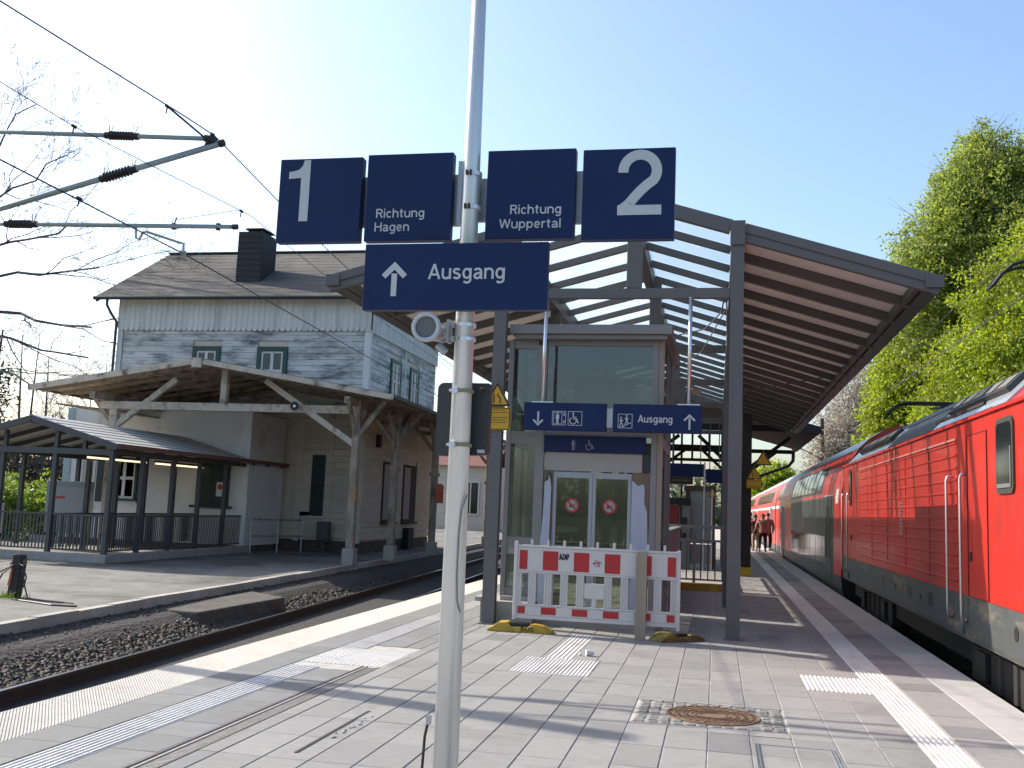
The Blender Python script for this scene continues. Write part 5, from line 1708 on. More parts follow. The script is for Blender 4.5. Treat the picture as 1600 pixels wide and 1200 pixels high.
# notice cabinet
nc_ = thing('notice_cabinet', 'pale blue-grey notice cabinet behind the shelter railing', 'cabinet', (-18.9, 26.5, -.2))
MB().box(-19.6, -18.15, 26.5, 26.7, .3, 1.82).build('cabinet_body', mat('cabinet_grey_blue', (.26, .32, .36), .5), nc_, bevel=.01)
MB().box(-19.35, -18.3, 26.485, 26.499, .5, 1.65).build('cabinet_front', mat('cabinet_front', (.34, .38, .42), .3), nc_)
MB().box(-19.25, -18.95, 26.478, 26.484, 1.3, 1.37).build('red_strip', RED_S, nc_)
for x_ in (-19.5, -18.25):
    MB().box(x_ - .04, x_ + .04, 26.56, 26.64, -.2, .3).build('leg', STEEL_D, nc_)
# barrier rail by the building
br = thing('tubular_rail', 'thin waist-high tubular rail in front of the recessed wall', 'railing', (-14, 29.6, -.2))
p0, p1, p2 = (-14.41, 29.54), (-13.9, 30.4), (-13.55, 31.5)
mb = MB()
for p in (p0, p1, p2):
    mb.tube((p[0], p[1], -.2), (p[0], p[1], .88), .025, 8)
mb.build('rail_post', GALV, br)
mb = MB()
for zz in (.87, .35):
    mb.tube((p0[0], p0[1], zz), (p2[0], p2[1], zz), .028, 8)
mb.build('rail_bar', TIMBER, br)
bn = thing('litter_bin', 'dark litter bin standing against the shaded station wall', 'bin', (-12.9, 31.9, -.2))
MB().box(-13.15, -12.75, 31.75, 32.1, .2, .85).build('bin_body', STEEL_D, bn, bevel=.03)
MB().box(-12.99, -12.91, 31.9, 31.96, -.2, .2).build('bin_post', STEEL_D, bn)
# stump with cables
st = thing('cable_stump', 'short dark weathered post wound with loose black cables', 'post', (-11.2, 14.6, -.2))
mb = MB().prism([(-11.29, -.2), (-11.12, -.2), (-11.08, .38), (-11.1, .50), (-11.24, .50), (-11.25, .38)], 'Y', 14.52, 14.68)
mb.build('stump', BLK_STEEL, st, bevel=.015)
MB().tube((-11.30, 14.6, .34), (-11.06, 14.6, .38), .05, 10).tube((-11.17, 14.6, .40), (-11.17, 14.6, .50), .075, 12).build('stump_band', mat('rope_brown', (.20, .13, .10), .9), st)
MB().path([(-11.1, 14.5, .36), (-10.98, 14.45, .33), (-10.9, 14.45, .15), (-10.93, 14.45, .0), (-11.05, 14.45, -.1), (-11.12, 14.45, -.13)], .012).path([(-11.1, 14.55, .32), (-11.0, 14.5, .2), (-10.95, 14.5, 0), (-10.88, 14.5, -.18), (-10.5, 14.4, -.19), (-9.9, 14.3, -.19)], .011).path([(-11.2, 14.5, .33), (-11.4, 14.4, .2), (-11.6, 14.4, .05), (-11.9, 14.3, -.15)], .014).path([(-11.2, 14.5, .33), (-11.3, 14.4, .2), (-11.4, 14.4, 0), (-11.5, 14.3, -.19)], .012).path([(-11.0, 14.3, -.19), (-10.5, 14.1, -.185), (-10.0, 13.9, -.185), (-9.6, 13.95, -.185)], .015).build('cable_loop', CABLE, st)
MB().prism([(-11.28, -.0), (-11.23, -.0), (-11.2, .28), (-11.24, .26)], 'Y', 14.505, 14.515).build('orange_paint', mat('orange_paint', (.5, .14, .05), .7), st)
gm = thing('weed_tuft', 'small tuft of green weeds at the foot of the cable post', 'plant', (-11.25, 14.5, -.2))
mb = MB()
for k in range(90):
    a = random.uniform(0, 2 * PI)
    r = random.uniform(.02, .32)
    x_, y_ = -11.25 + r * math.cos(a) * 1.3, 14.5 + r * math.sin(a) * .6
    h = random.uniform(.04, .16)
    dx, dy = random.uniform(-.06, .06), random.uniform(-.06, .06)
    mb.add([(x_ - .01, y_, -.2), (x_ + .01, y_, -.2), (x_ + dx, y_ + dy, -.2 + h)], [(0, 1, 2)])
mb.build('blades', L_BUSH, gm)
# ------------------------------------------------------------------ train
TC = 4.33
lo = thing('locomotive', 'red electric locomotive with grey skirt, nearest vehicle of the train', 'locomotive', (TC, 16, -.55))
LYF, LYB = 8.4, 24.05
S = 1.49
def mirror(poly):
    return poly + [(2 * TC - x, z) for x, z in reversed(poly)]
XS = TC - S
mb = MB().prism(mirror([(XS, .80), (XS, 2.80), (XS + .06, 2.86), (XS + .42, 3.22), (XS + .62, 3.27)]), 'Y', LYF, LYB)
mb.build('body', RED, lo)
MB().prism(mirror([(XS + .004, .30), (XS - .006, .36), (XS - .006, .797)]), 'Y', LYF - .05, LYB).build('skirt', SKIRT, lo)
MB().box(XS + .25, 2 * TC - XS - .25, LYF + .1, LYB - .1, -.05, .30).build('underframe', BLK_STEEL, lo)
for yb in (11.2, 20.6):
    b = MB().box(XS + .18, XS + .42, yb - 1.9, yb + 1.9, -.2, .2).build('bogie', BLK_STEEL, lo)
    for dy in (-1.25, 1.25):
        MB().tube((XS + .35, yb + dy, .05), (XS + .5, yb + dy, .05), .60, 28).build('wheel', RUST, b)
        MB().box(XS + .12, XS + .3, yb + dy - .2, yb + dy + .2, -.12, .18).build('axle_box', BLK_STEEL, b)
    for dy in (-.6, 0, .6):
        MB().tube((XS + .2, yb + dy, -.18), (XS + .2, yb + dy, .22), .07, 10).build('spring', BLK_STEEL, b)
# horizontal ribs of the body side
RY0, RY1 = 12.95, 21.3
for k in range(12):
    zz_ = .93 + k * .15
    MB().prism([(XS - .012, zz_), (XS - .012, zz_ + .016), (XS + .004, zz_ + .035), (XS + .004, zz_ - .018)], 'Y', RY0, RY1).build('side_rib', RED, lo)
for y_ in (14.55, 16.3, 18.0, 19.7):
    MB().box(XS - .009, XS + .002, y_, y_ + .012, .9, 2.62).build('panel_joint', RED, lo)
MB().box(XS - .018, XS + .002, RY0 - .05, RY1 + .05, 2.62, 2.645).build('upper_bead', mat('bead_light', (.62, .25, .22), .4), lo)
MB().box(XS - .03, XS + .01, LYF, LYB, 2.80, 2.835).build('rain_gutter', RED, lo)
# vehicle number plate bits, chromed
mb = MB()
for k in range(10):
    mb.box(XS - .016, XS - .008, 16.55, 16.72, 1.42 + k * .052, 1.455 + k * .052)
mb.build('number_plate', ALU, lo)
# cab side window near the front, doors with handrails
def rrect(y0, y1, z0, z1, r, n=6):
    out = []
    for (cy, cz, a0) in ((y1 - r, z0 + r, -90), (y1 - r, z1 - r, 0), (y0 + r, z1 - r, 90), (y0 + r, z0 + r, 180)):
        for i in range(n + 1):
            a = math.radians(a0 + 90 * i / n)
            out.append((cy + r * math.cos(a), cz + r * math.sin(a)))
    return out
RUBBER = mat('window_seal_grey', (.055, .055, .05), .45)
for (y0, y1) in ((10.5, 11.12), (22.55, 22.95)):
    w = MB().prism(rrect(y0, y1, 1.93, 2.70, .10), 'X', XS - .022, XS - .002).build('cab_window', RUBBER, lo)
    MB().prism(rrect(y0 + .05, y1 - .05, 1.985, 2.645, .07), 'X', XS - .028, XS - .0225).build('window_glass', TGLASS, w)
    MB().box(XS - .031, XS - .0285, y0 + .07, y1 - .07, 1.99, 2.03).build('window_trim', ALU, w)
    MB().box(XS - .031, XS - .0285, y0 + .06, y0 + .085, 2.0, 2.4).build('window_trim', ALU, w)
MB().box(XS - .010, XS + .001, 11.55, 12.35, .81, 2.62).build('cab_door', RED, lo)
MB().box(XS - .012, XS - .001, 11.53, 11.545, .81, 2.63).box(XS - .009, XS - .001, 12.40, 12.415, .8, 2.63).box(XS - .009, XS - .001, 11.53, 12.415, 2.625, 2.635).build('door_gap', mat('gap_dark_red', (.16, .008, .008), .6), lo)
for y_ in (12.42, 13.12, 22.75, 23.6):
    MB().path([(XS + .01, y_, 2.19), (XS - .07, y_, 2.19), (XS - .085, y_, 2.14), (XS - .085, y_, .60), (XS - .07, y_ + .02, .52), (XS - .03, y_ + .06, .49), (XS + .01, y_ + .10, .55)], .016, 8).build('handrail', ALU, lo, smooth=True)
for y_ in (12.5, 22.9):
    MB().box(XS - .03, XS + .02, y_ + .1, y_ + .5, .36, .46).build('step_recess', SKIRT, lo)
    MB().box(XS - .02, XS - .004, y_ - .3, y_ - .2, 1.2, 1.3).build('door_lock', BLACK, lo)
for y_ in (10.55, 15.2, 17.2):
    MB().tube((XS - .012, y_, .58), (XS - .005, y_, .58), .07 if y_ < 11 else .04, 16).build('skirt_hole', BLACK, lo)
mb = MB()
for y_ in (14.4, 14.55, 15.9, 16.1, 18.4):
    mb.box(XS - .010, XS - .005, y_, y_ + .06, .50, .68)
mb.build('skirt_bracket', BLK_STEEL, lo)
for y_ in (16.9, 17.15, 17.5, 17.75, 17.95, 18.3):
    MB().box(XS - .010, XS - .001, y_, y_ + .10, 2.70, 2.77).build('side_catch', mat('catch_pink', (.5, .2, .18), .4) if 'catch_pink' not in bpy.data.materials else bpy.data.materials['catch_pink'], lo)
# roof: grey sloped hatches, dark louvred hoods
LSLOPE = mat('roof_slope_grey', (.48, .52, .56), .22, .5, var=.05)
def slope_panel(y0, y1, f0, f1, off, name, m, th=.02):
    a = Vector((XS + .06, 0, 2.86))
    b = Vector((XS + .42, 0, 3.22))
    nrm = Vector((-.7071, 0, .7071))
    p, q = a + (b - a) * f0, a + (b - a) * f1
    o1, o2 = nrm * off, nrm * (off + th)
    vs = []
    for y_ in (y0, y1):
        for r_ in (p + o1, q + o1, q + o2, p + o2):
            vs.append((r_.x, y_, r_.z))
    return MB().add(vs, [(0, 1, 2, 3), (7, 6, 5, 4), (0, 4, 5, 1), (1, 5, 6, 2), (2, 6, 7, 3), (3, 7, 4, 0)]).build(name, m, lo)
slope_panel(10.95, 14.5, .0, 1.0, .003, 'roof_hatch', LSLOPE)
slope_panel(14.52, 18.2, .0, 1.0, .003, 'roof_hatch', TROOFD)
slope_panel(18.22, 23.6, .0, 1.0, .003, 'roof_hatch', LSLOPE)
for (y0, y1) in ((11.35, 14.1), (18.7, 22.6)):
    h = slope_panel(y0, y1, .42, 1.0, .024, 'louvre_hood', TROOFD, .06)
    n_ = int((y1 - y0) / .55)
    for i in range(n_):
        s_ = slope_panel(y0 + .12 + i * .55, y0 + .50 + i * .55, .52, .9, .085, 'louvre', mat('louvre_tan', (.20, .18, .15), .6) if 'louvre_tan' not in bpy.data.materials else bpy.data.materials['louvre_tan'], .008)
mb = MB().prism(mirror([(XS + .45, 3.27), (XS + .6, 3.40), (XS + .8, 3.44)]), 'Y', 11.2, 23.2)
mb.build('roof_cover', TROOFD, lo)
MB().bar((XS - .02, 11.5, 2.92), (XS - .02, 14.0, 2.92), .03, .03).build('roof_rail', BLK_STEEL, lo)
MB().prism([(TC - .5, 3.44), (TC + .5, 3.44), (TC + .4, 3.95), (TC - .4, 3.95)], 'Y', 24.0, 24.2)
# cab front
for (a, b) in ((TC - 1.2, TC - .06), (TC + .06, TC + 1.2)):
    w = MB().prism([(a, 1.95), (b, 1.95), (b, 2.72), (a, 2.72)], 'Y', LYF - .022, LYF - .002).build('windscreen', RUBBER, lo)
    MB().box(a + .06, b - .06, LYF - .028, LYF - .0225, 2.01, 2.66).build('window_glass', TGLASS, w)
for x_ in (TC - 1.1, TC + 1.1):
    h = MB().disc((x_, 1.12), .13, LYF - .03, LYF - .002, 20).build('headlight', BLACK, lo)
    MB().disc((x_, 1.12), .10, LYF - .036, LYF - .0305, 20).build('headlight_lens', ALU, h)
for x_ in (TC - .875, TC + .875):
    MB().tube((x_, LYF - .05, .5), (x_, LYF - .45, .5), .10, 14).tube((x_, LYF - .45, .5), (x_, LYF - .52, .5), .24, 20).build('buffer', BLK_STEEL, lo)
MB().box(TC - 1.3, TC + 1.3, LYF - .02, LYF - .002, 1.38, 1.42).build('front_rail', ALU, lo)
# pantographs
def panto(yb, zt, ybow, label):
    z0 = 3.46
    t = MB().box(TC - .6, TC + .6, yb - .08, yb + .08, z0, z0 + .10).box(TC - .6, TC - .5, yb - .6, yb + .6, z0, z0 + .08).box(TC + .5, TC + .6, yb - .6, yb + .6, z0, z0 + .08).build('pantograph', BLK_STEEL, lo, label=label)
    ky, kz = yb + (1.15 if ybow < yb else -1.15), z0 + (zt - z0) * .45
    MB().tube((TC, yb, z0 + .1), (TC, ky, kz), .045, 8).tube((TC - .35, ky, kz), (TC - .12, ybow, zt - .1), .022, 8).tube((TC + .35, ky, kz), (TC + .12, ybow, zt - .1), .022, 8).tube((TC - .36, ky, kz), (TC + .36, ky, kz), .025, 8).build('pantograph_arm', BLK_STEEL, t)
    mb = MB()
    for dy in (-.18, .18):
        mb.path([(TC - .98, ybow + dy * .6, zt - .30), (TC - .90, ybow + dy, zt - .18), (TC - .76, ybow + dy, zt - .05), (TC - .6, ybow + dy, zt), (TC + .6, ybow + dy, zt), (TC + .76, ybow + dy, zt - .05), (TC + .90, ybow + dy, zt - .18), (TC + .98, ybow + dy * .6, zt - .30)], .024, 8)
    mb.tube((TC - .5, ybow - .18, zt), (TC - .5, ybow + .18, zt), .02, 6).tube((TC + .5, ybow - .18, zt), (TC + .5, ybow + .18, zt), .02, 6).tube((TC - .98, ybow - .11, zt - .30), (TC - .98, ybow + .11, zt - .30), .022, 6)
    mb.build('collector_head', BLK_STEEL, t)
    return t
panto(12.3, 4.90, 13.3, 'raised front pantograph with curved horns')
panto(20.4, 4.02, 21.4, 'lowered rear pantograph')

# double-deck coaches
def cside(z):
    """x offset of the coach side from the centre at height z"""
    P = [(-.4, 1.36), (0, 1.45), (.3, 1.475), (2.15, 1.475), (2.55, 1.42), (2.95, 1.29), (3.30, 1.07), (3.55, .82), (3.75, .5), (3.86, 0)]
    return float(np.interp(z, [p[0] for p in P], [p[1] for p in P]))
CP = [(TC - 1.36, -.4), (TC - 1.45, 0), (TC - 1.475, .3), (TC - 1.475, 2.15), (TC - 1.42, 2.55), (TC - 1.29, 2.95), (TC - 1.07, 3.30), (TC - .82, 3.55), (TC - .5, 3.75), (TC - .2, 3.85)]


def skin(y0, y1, z0, z1, off, name, m, parent, th=.006, n=5):
    zs = sorted(set([z0, z1] + [z for z in (0, .3, 2.15, 2.55, 2.95, 3.30, 3.55, 3.75) if z0 < z < z1]))
    poly = [(TC - cside(z) - off, z) for z in zs] + [(TC - cside(z) - off + th + off * .9, z) for z in reversed(zs)]
    return MB().prism(poly, 'Y', y0, y1).build(name, m, parent)


def coach(y0, idx, label, cat='coach'):
    L_ = 26.6
    y1 = y0 + L_
    t = thing('coach', label, cat, (TC, (y0 + y1) / 2, -.55), 'double-deck coaches of the train')
    MB().prism(mirror([(TC - 1.475, .29)] + CP[3:]), 'Y', y0, y1).build('body', RED, t)
    MB().prism(mirror(CP[:2] + [(TC - 1.474, .285)]), 'Y', y0 + .01, y1 - .01).build('lower_body', BLK_STEEL, t)
    skin(y0, y1, 3.32, 3.76, .003, 'roof_band', TROOF, t)
    MB().box(TC - 1.2, TC + 1.2, y0 + .3, y1 - .3, -.5, -.4).build('underframe', BLK_STEEL, t)
    skin(y0 + .02, y1 - .02, -.4, .28, .004, 'sill_band', SKIRT, t)
    if idx == 0:
        skin(y0 + 1.6, y0 + 16.1, .285, 2.2, .004, 'dark_side_panel', TDARK, t)
        skin(y0 + 3.6, y0 + 16.0, .36, 1.15, .009, 'lower_window_band', TGLASS, t)
        for k in range(6):
            skin(y0 + 4.2 + k * 1.95, y0 + 5.75 + k * 1.95, .42, 1.10, .013, 'lower_window', TGLASS, t)
        skin(y0 + 4.6, y0 + 16.6, 2.32, 3.12, .004, 'upper_window_band', TDARK, t)
        for k in range(8):
            skin(y0 + 5.0 + k * 1.42, y0 + 6.12 + k * 1.42, 2.40, 3.06, .009, 'upper_window', TGLASS, t)
        skin(y0 + 1.7, y0 + 4.0, 2.21, 2.24, .01, 'door_rail', TROOF, t)
        d = skin(y0 + 1.9, y0 + 3.6, .05, 2.12, .012, 'door', TDARK, t)
        for (a, b) in ((y0 + 2.15, y0 + 2.6), (y0 + 2.9, y0 + 3.35)):
            skin(a, b, .62, 1.95, .017, 'door_window', BLACK, d)
        skin(y0 + .55, y0 + 1.1, 2.0, 2.35, .006, 'number_board', TWHITE, t)
        yd = y0 + 20.6
        skin(y0 + 16.2, yd - .75, 2.02, 2.2, .006, 'yellow_stripe', YELLOW, t)
    else:
        yd = y0 + 3.4
        for k in range(10):
            skin(y0 + 5.6 + k * 1.6, y0 + 6.9 + k * 1.6, .42, 1.10, .006, 'lower_window', TGLASS, t)
        for k in range(13):
            skin(y0 + 3.0 + k * 1.6, y0 + 4.3 + k * 1.6, 2.40, 3.06, .006, 'upper_window', TGLASS, t)
        yd2 = y0 + 23.2
        d = skin(yd2 - .7, yd2 + .7, .0, 2.05, .006, 'door', TWHITE, t)
        skin(yd2 - .5, yd2 + .5, .6, 1.9, .011, 'door_window', TGLASS, d)
    # open doorway with pale frame, white strip above the lower deck
    d = skin(yd - .65, yd + .65, .0, 2.08, .004, 'doorway', BLACK, t)
    skin(yd - .80, yd - .66, -.02, 2.16, .02, 'door_frame', TWHITE, d)
    skin(yd + .66, yd + .80, -.02, 2.16, .02, 'door_frame', TWHITE, d)
    skin(yd - .65, yd + .65, 2.09, 2.16, .02, 'door_frame', TWHITE, d)
    skin(yd + .82, yd + 1.45, .04, 2.05, .05, 'door_leaf', TWHITE, d)
    skin(yd + .95, yd + 1.32, .6, 1.85, .056, 'door_leaf_glass', TGLASS, d)
    skin(yd - .65, yd + .65, -.06, .0, .12, 'step', YEL_D, d)
    if idx == 0:
        skin(yd + 1.5, y1 - .1, 2.02, 2.16, .006, 'white_stripe', TWHITE, t)
        skin(yd - 3.2, yd + 1.4, 2.42, 3.05, .005, 'upper_window', TGLASS, t) if False else None
        for k in range(2):
            skin(yd + 2.0 + k * 1.7, yd + 3.3 + k * 1.7, 2.42, 3.05, .006, 'upper_window', TGLASS, t)
    else:
        skin(y0 + .1, yd - .82, 2.02, 2.16, .006, 'white_stripe', TWHITE, t)
        skin(yd + 1.5, y1 - .1, 2.02, 2.16, .006, 'white_stripe', TWHITE, t)
    return t
coach(24.6, 0, 'first coach behind the locomotive with dark grey side and curved upper windows')
coach(51.7, 1, 'second red double-deck coach behind the waiting people')
coach(78.8, 1, 'farthest red double-deck coach at the end of the train')
MB().box(TC - 1.1, TC + 1.1, 24.06, 24.58, .1, 3.2).build('gangway', BLACK, lo)

# ------------------------------------------------------------------ people
def person(label, x, y, h, top, trou, hair, rot=0., bag=None, stride=.12, lean=0., width=1.):
    t = thing('person', label, 'person', (x, y, 0), 'passengers on the platform')
    k = h / 1.72
    def skinmesh(name, verts, edges, radii, m, parent, root=0, sub=1):
        me = bpy.data.meshes.new(name)
        me.from_pydata([(p[0] * k * width, p[1] * k, p[2] * k) for p in verts], edges, [])
        me.materials.append(m)
        ob = bpy.data.objects.new(name, me)
        COL.objects.link(ob)
        ob.parent = parent
        md = ob.modifiers.new('skin', 'SKIN')
        md.use_smooth_shade = True
        if not me.skin_vertices:
            ob.data.skin_vertices if False else None
        lay = me.skin_vertices[0].data if len(me.skin_vertices) else None
        if lay is None:
            at = me.attributes
        for i, r in enumerate(radii):
            lay[i].radius = (r[0] * k, r[1] * k) if isinstance(r, tuple) else (r * k, r * k)
        lay[root].use_root = True
        s_ = ob.modifiers.new('sub', 'SUBSURF')
        s_.levels = s_.render_levels = sub
        ORG[ob.name] = (x, y, 0)
        return ob
    s = stride
    body = [(0, 0, .93), (0, 0, 1.15), (0, lean * .5, 1.38), (0, lean, 1.48), (0, lean, 1.56), (0, lean - .01, 1.64),
            (-.18, lean * .5, 1.38), (-.25, .02, 1.12), (-.24, -.06, .88), (-.235, -.10, .80),
            (.18, lean * .5, 1.38), (.25, .02, 1.12), (.24, -.06, .88), (.235, -.10, .80),
            (-.10, 0, .86), (-.11, s * .4, .48), (-.11, -s, .09), (-.12, -s - .14, .045),
            (.10, 0, .86), (.11, s * .6, .48), (.11, s, .09), (.12, s - .14, .045)]
    ed = [(0, 1), (1, 2), (2, 3), (3, 4), (4, 5), (2, 6), (6, 7), (7, 8), (8, 9), (2, 10), (10, 11), (11, 12), (12, 13), (0, 14), (14, 15), (15, 16), (16, 17), (0, 18), (18, 19), (19, 20), (20, 21)]
    rr = [.13, .13, .14, .06, .085, .09, .06, .048, .04, .042, .06, .048, .04, .042, .09, .065, .042, .04, .09, .065, .042, .04]
    skinmesh('body', body, ed, rr, SKIN, t)
    skinmesh('jacket', [(0, 0, .80), (0, 0, 1.0), (0, 0, 1.2), (0, lean * .5, 1.39), (0, lean * .8, 1.46), (-.19, lean * .5, 1.38), (-.26, .02, 1.12), (-.245, -.06, .89), (.19, lean * .5, 1.38), (.26, .02, 1.12), (.245, -.06, .89)],
             [(0, 1), (1, 2), (2, 3), (3, 4), (3, 5), (5, 6), (6, 7), (3, 8), (8, 9), (9, 10)], [(.19, .15), (.18, .145), (.175, .14), (.15, .12), .08, .085, .068, .058, .085, .068, .058], top, t)
    skinmesh('trousers', [(0, 0, .95), (0, 0, .88), (-.10, 0, .80), (-.115, s * .4, .48), (-.11, -s, .12), (.10, 0, .80), (.115, s * .6, .48), (.11, s, .12)],
             [(0, 1), (1, 2), (2, 3), (3, 4), (1, 5), (5, 6), (6, 7)], [(.15, .13), (.16, .14), .105, .085, .068, .105, .085, .068], trou, t)
    def ellp(name, c, r, m):
        mb = MB().ell((c[0] * k * width + x, c[1] * k + y, c[2] * k), [q * k for q in r], 14, 10)
        return mb.build(name, m, t, smooth=True)
    ellp('hair', (0, lean - .035, 1.645), (.105, .10, .115), hair)
    ellp('shoe', (-.115, -s - .08, .04), (.05, .13, .045), BLACK)
    ellp('shoe', (.115, s - .08, .04), (.05, .13, .045), BLACK)
    if bag:
        ellp('bag', (.30, -.02, .92), (.07, .15, .14), bag)
    t.rotation_euler = (0, 0, rot)
    return t
# (the figures look down the platform, away from the camera: their chest side is +Y)
C_PINK = mat('jacket_dusty_pink', (.50, .26, .21), .85, var=.15, vs=9)
C_MAR = mat('jacket_maroon', (.30, .05, .09), .85, var=.1, vs=9)
C_PALE = mat('jacket_pale', (.55, .52, .50), .85, var=.1, vs=9)
C_GREY = mat('jacket_grey_blue', (.20, .22, .27), .85, var=.1, vs=9)
C_BLK = mat('trousers_black', (.015, .015, .018), .85)
C_BEI = mat('trousers_beige', (.44, .36, .27), .85)
H_RED = mat('hair_red', (.38, .11, .04), .6)
H_BRN = mat('hair_brown', (.06, .035, .022), .6)
H_BLK = mat('hair_dark', (.02, .016, .013), .6)
FWD = PI
person('person in a dusty pink jacket and black trousers with red hair, seen from behind', 2.10, 48.2, 1.72, C_PINK, C_BLK, H_RED, 3.0, CABLE, .10, width=1.12)
person('person in a maroon jacket and beige trousers walking beside the pink jacket', 1.80, 49.0, 1.68, C_MAR, C_BEI, H_BRN, 3.3, None, .16)
person('person in a pale jacket and dark trousers at the far left of the group', 1.58, 50.2, 1.78, C_PALE, C_BLK, H_BLK, 3.1, None, .10)
person('person in grey-blue clothes half hidden behind the red-haired figure', 2.42, 50.0, 1.78, C_GREY, C_BLK, H_BRN, 3.2, None, .10)

# ------------------------------------------------------------------ catenary of the left track
cy = 10.7
ca = thing('catenary_mast', 'overhead line mast with insulated cantilever tubes reaching in from the left', 'mast', (-11.3, 10.5, -.2))
MB().box(-11.42, -11.18, 10.38, 10.62, -.2, 7.2).build('mast_post', GALV, ca)
MB().box(-11.6, -11.0, 10.2, 10.8, -.25, .1).build('mast_footing', CONC, ca)
def insul(p, q, a, b, r, ribs=9):
    """insulator between fractions a and b of the tube p-q"""
    p, q = Vector(p), Vector(q)
    d = q - p
    mb = MB()
    A, B = p + d * a, p + d * b
    mb.tube(A, B, r * .62, 12)
    for i in range(ribs):
        c = A + (B - A) * ((i + .5) / ribs)
        u = (B - A) / ribs
        mb.tube(c - u * .34, c + u * .1, r, 14, r * .62)
    i_ = mb.build('insulator', CERAM, ca)
    for (c, s_) in ((A, -1), (B, 1)):
        m2 = MB()
        m2.tube(c - d.normalized() * .06, c + d.normalized() * .06, r * .75, 12)
        m2.tube(c, c + Vector((-.02, 0, .14)), .005, 5).tube(c, c + Vector((.04, 0, .13)), .005, 5)
        m2.build('insulator_cap', BLK_STEEL, ca)
T1 = ((-11.2, 10.5, 6.18), (-6.13, cy, 5.91))
T2 = ((-11.2, 10.5, 4.42), (-5.98, cy, 5.845))
T3 = ((-11.2, 10.5, 4.90), (-5.70, cy, 4.795))
MB().tube(*T1, .028, 12).build('top_tube', TUBEG, ca, smooth=True)
MB().tube(*T2, .037, 12).build('diagonal_tube', TUBEG, ca, smooth=True)
MB().tube(*T3, .026, 12).build('steady_tube', TUBEG, ca, smooth=True)
def frac(T, x):
    return (x - T[0][0]) / (T[1][0] - T[0][0])
insul(*T1, frac(T1, -7.47), frac(T1, -7.14), .058)
insul(*T2, frac(T2, -7.48), frac(T2, -7.12), .066)
insul(*T3, frac(T3, -8.72), frac(T3, -8.40), .055)
MB().tube((-6.0, cy, 5.84), (-5.94, cy, 5.855), .045, 10).tube((-6.18, cy, 5.80), (-6.1, cy, 5.98), .03, 8).tube((-6.2, cy, 5.92), (-6.1, cy, 5.9), .045, 8).box(-6.17, -6.05, cy - .04, cy + .04, 5.84, 5.93).build('tube_clamp', BLK_STEEL, ca)
MB().tube((-5.74, cy, 4.796), (-5.68, cy, 4.795), .034, 10).tube((-5.93, cy, 4.76), (-5.93, cy, 4.84), .03, 8).tube((-6.52, cy, 4.78), (-6.52, cy, 4.85), .03, 8).tube((-6.52, cy, 4.83), (-6.49, cy, 4.93), .008, 6).build('tube_clamp', BLK_STEEL, ca)
MB().path([(-7.03, cy, 4.83), (-7.02, cy, 4.68), (-6.97, cy, 4.66), (-6.93, cy, 4.75), (-6.88, cy, 4.755), (-6.42, cy, 4.61), (-6.37, cy, 4.60), (-6.365, cy, 4.49)], .016, 8).box(-6.39, -6.34, cy - .03, cy + .03, 4.46, 4.51).build('steady_arm', TUBEG, ca)
# wires
def wire_obj(name, label, pts, r, group=None):
    t = MB().path(pts, r, 5).build(name, WIRE, org=pts[0])
    return tag(t, label, 'wire', group)
dxy = -.0647
def wl_(x0, y, z):
    return (x0 + dxy * (y - cy), y, z)
wire_obj('contact_wire', 'left contact wire held by the steady arm below the tubes', [(-6.2, -2, 4.52), (-6.25, 4, 4.5), (-6.365, cy, 4.475), wl_(-6.5, 30, 4.5), wl_(-6.5, 60, 4.5), wl_(-6.5, 100, 4.5)], .0085)
wire_obj('messenger_wire', 'thicker upper wire running over the tip of the cantilever', [(-5.9, -2, 5.15), (-5.95, 4, 5.45), (-6.0, 9.9, 5.86), (-6.08, cy, 5.95), wl_(-6.1, 14, 5.75), wl_(-6.2, 25, 5.4), wl_(-6.4, 45, 5.3), wl_(-6.4, 65, 5.9), wl_(-6.4, 100, 5.4)], .008)
wire_obj('second_messenger_wire', 'faint second wire parallel above the left track', [(-6.9, -2, 5.6), (-6.9, 5, 5.5), (-6.75, 9.0, 5.42), (-6.3, 12.2, 5.4), wl_(-6.3, 20, 5.3), wl_(-6.6, 45, 5.6), wl_(-6.6, 100, 5.4)], .005)
wire_obj('dropper', 'thin stay wire down to the lower cantilever tube', [(-6.33, 12.0, 5.42), (-6.5, cy, 4.9)], .004)
for p in ((-6.02, 9.55, 5.84), (-6.75, 9.0, 5.42), (-6.33, 12.0, 5.4), (-6.31, 8.6, 4.49)):
    mb = MB()
    mb.tube((p[0], p[1] - .03, p[2]), (p[0], p[1] + .03, p[2]), .018, 8).tube(p, (p[0] - .01, p[1], p[2] - .08), .008, 5)
    mb.build('wire_clip', BLK_STEEL, ca)
MB().tube((-6.02, 9.55, 5.84), (-6.12, cy, 5.86), .012, 6).build('stay_wire', BLK_STEEL, ca)
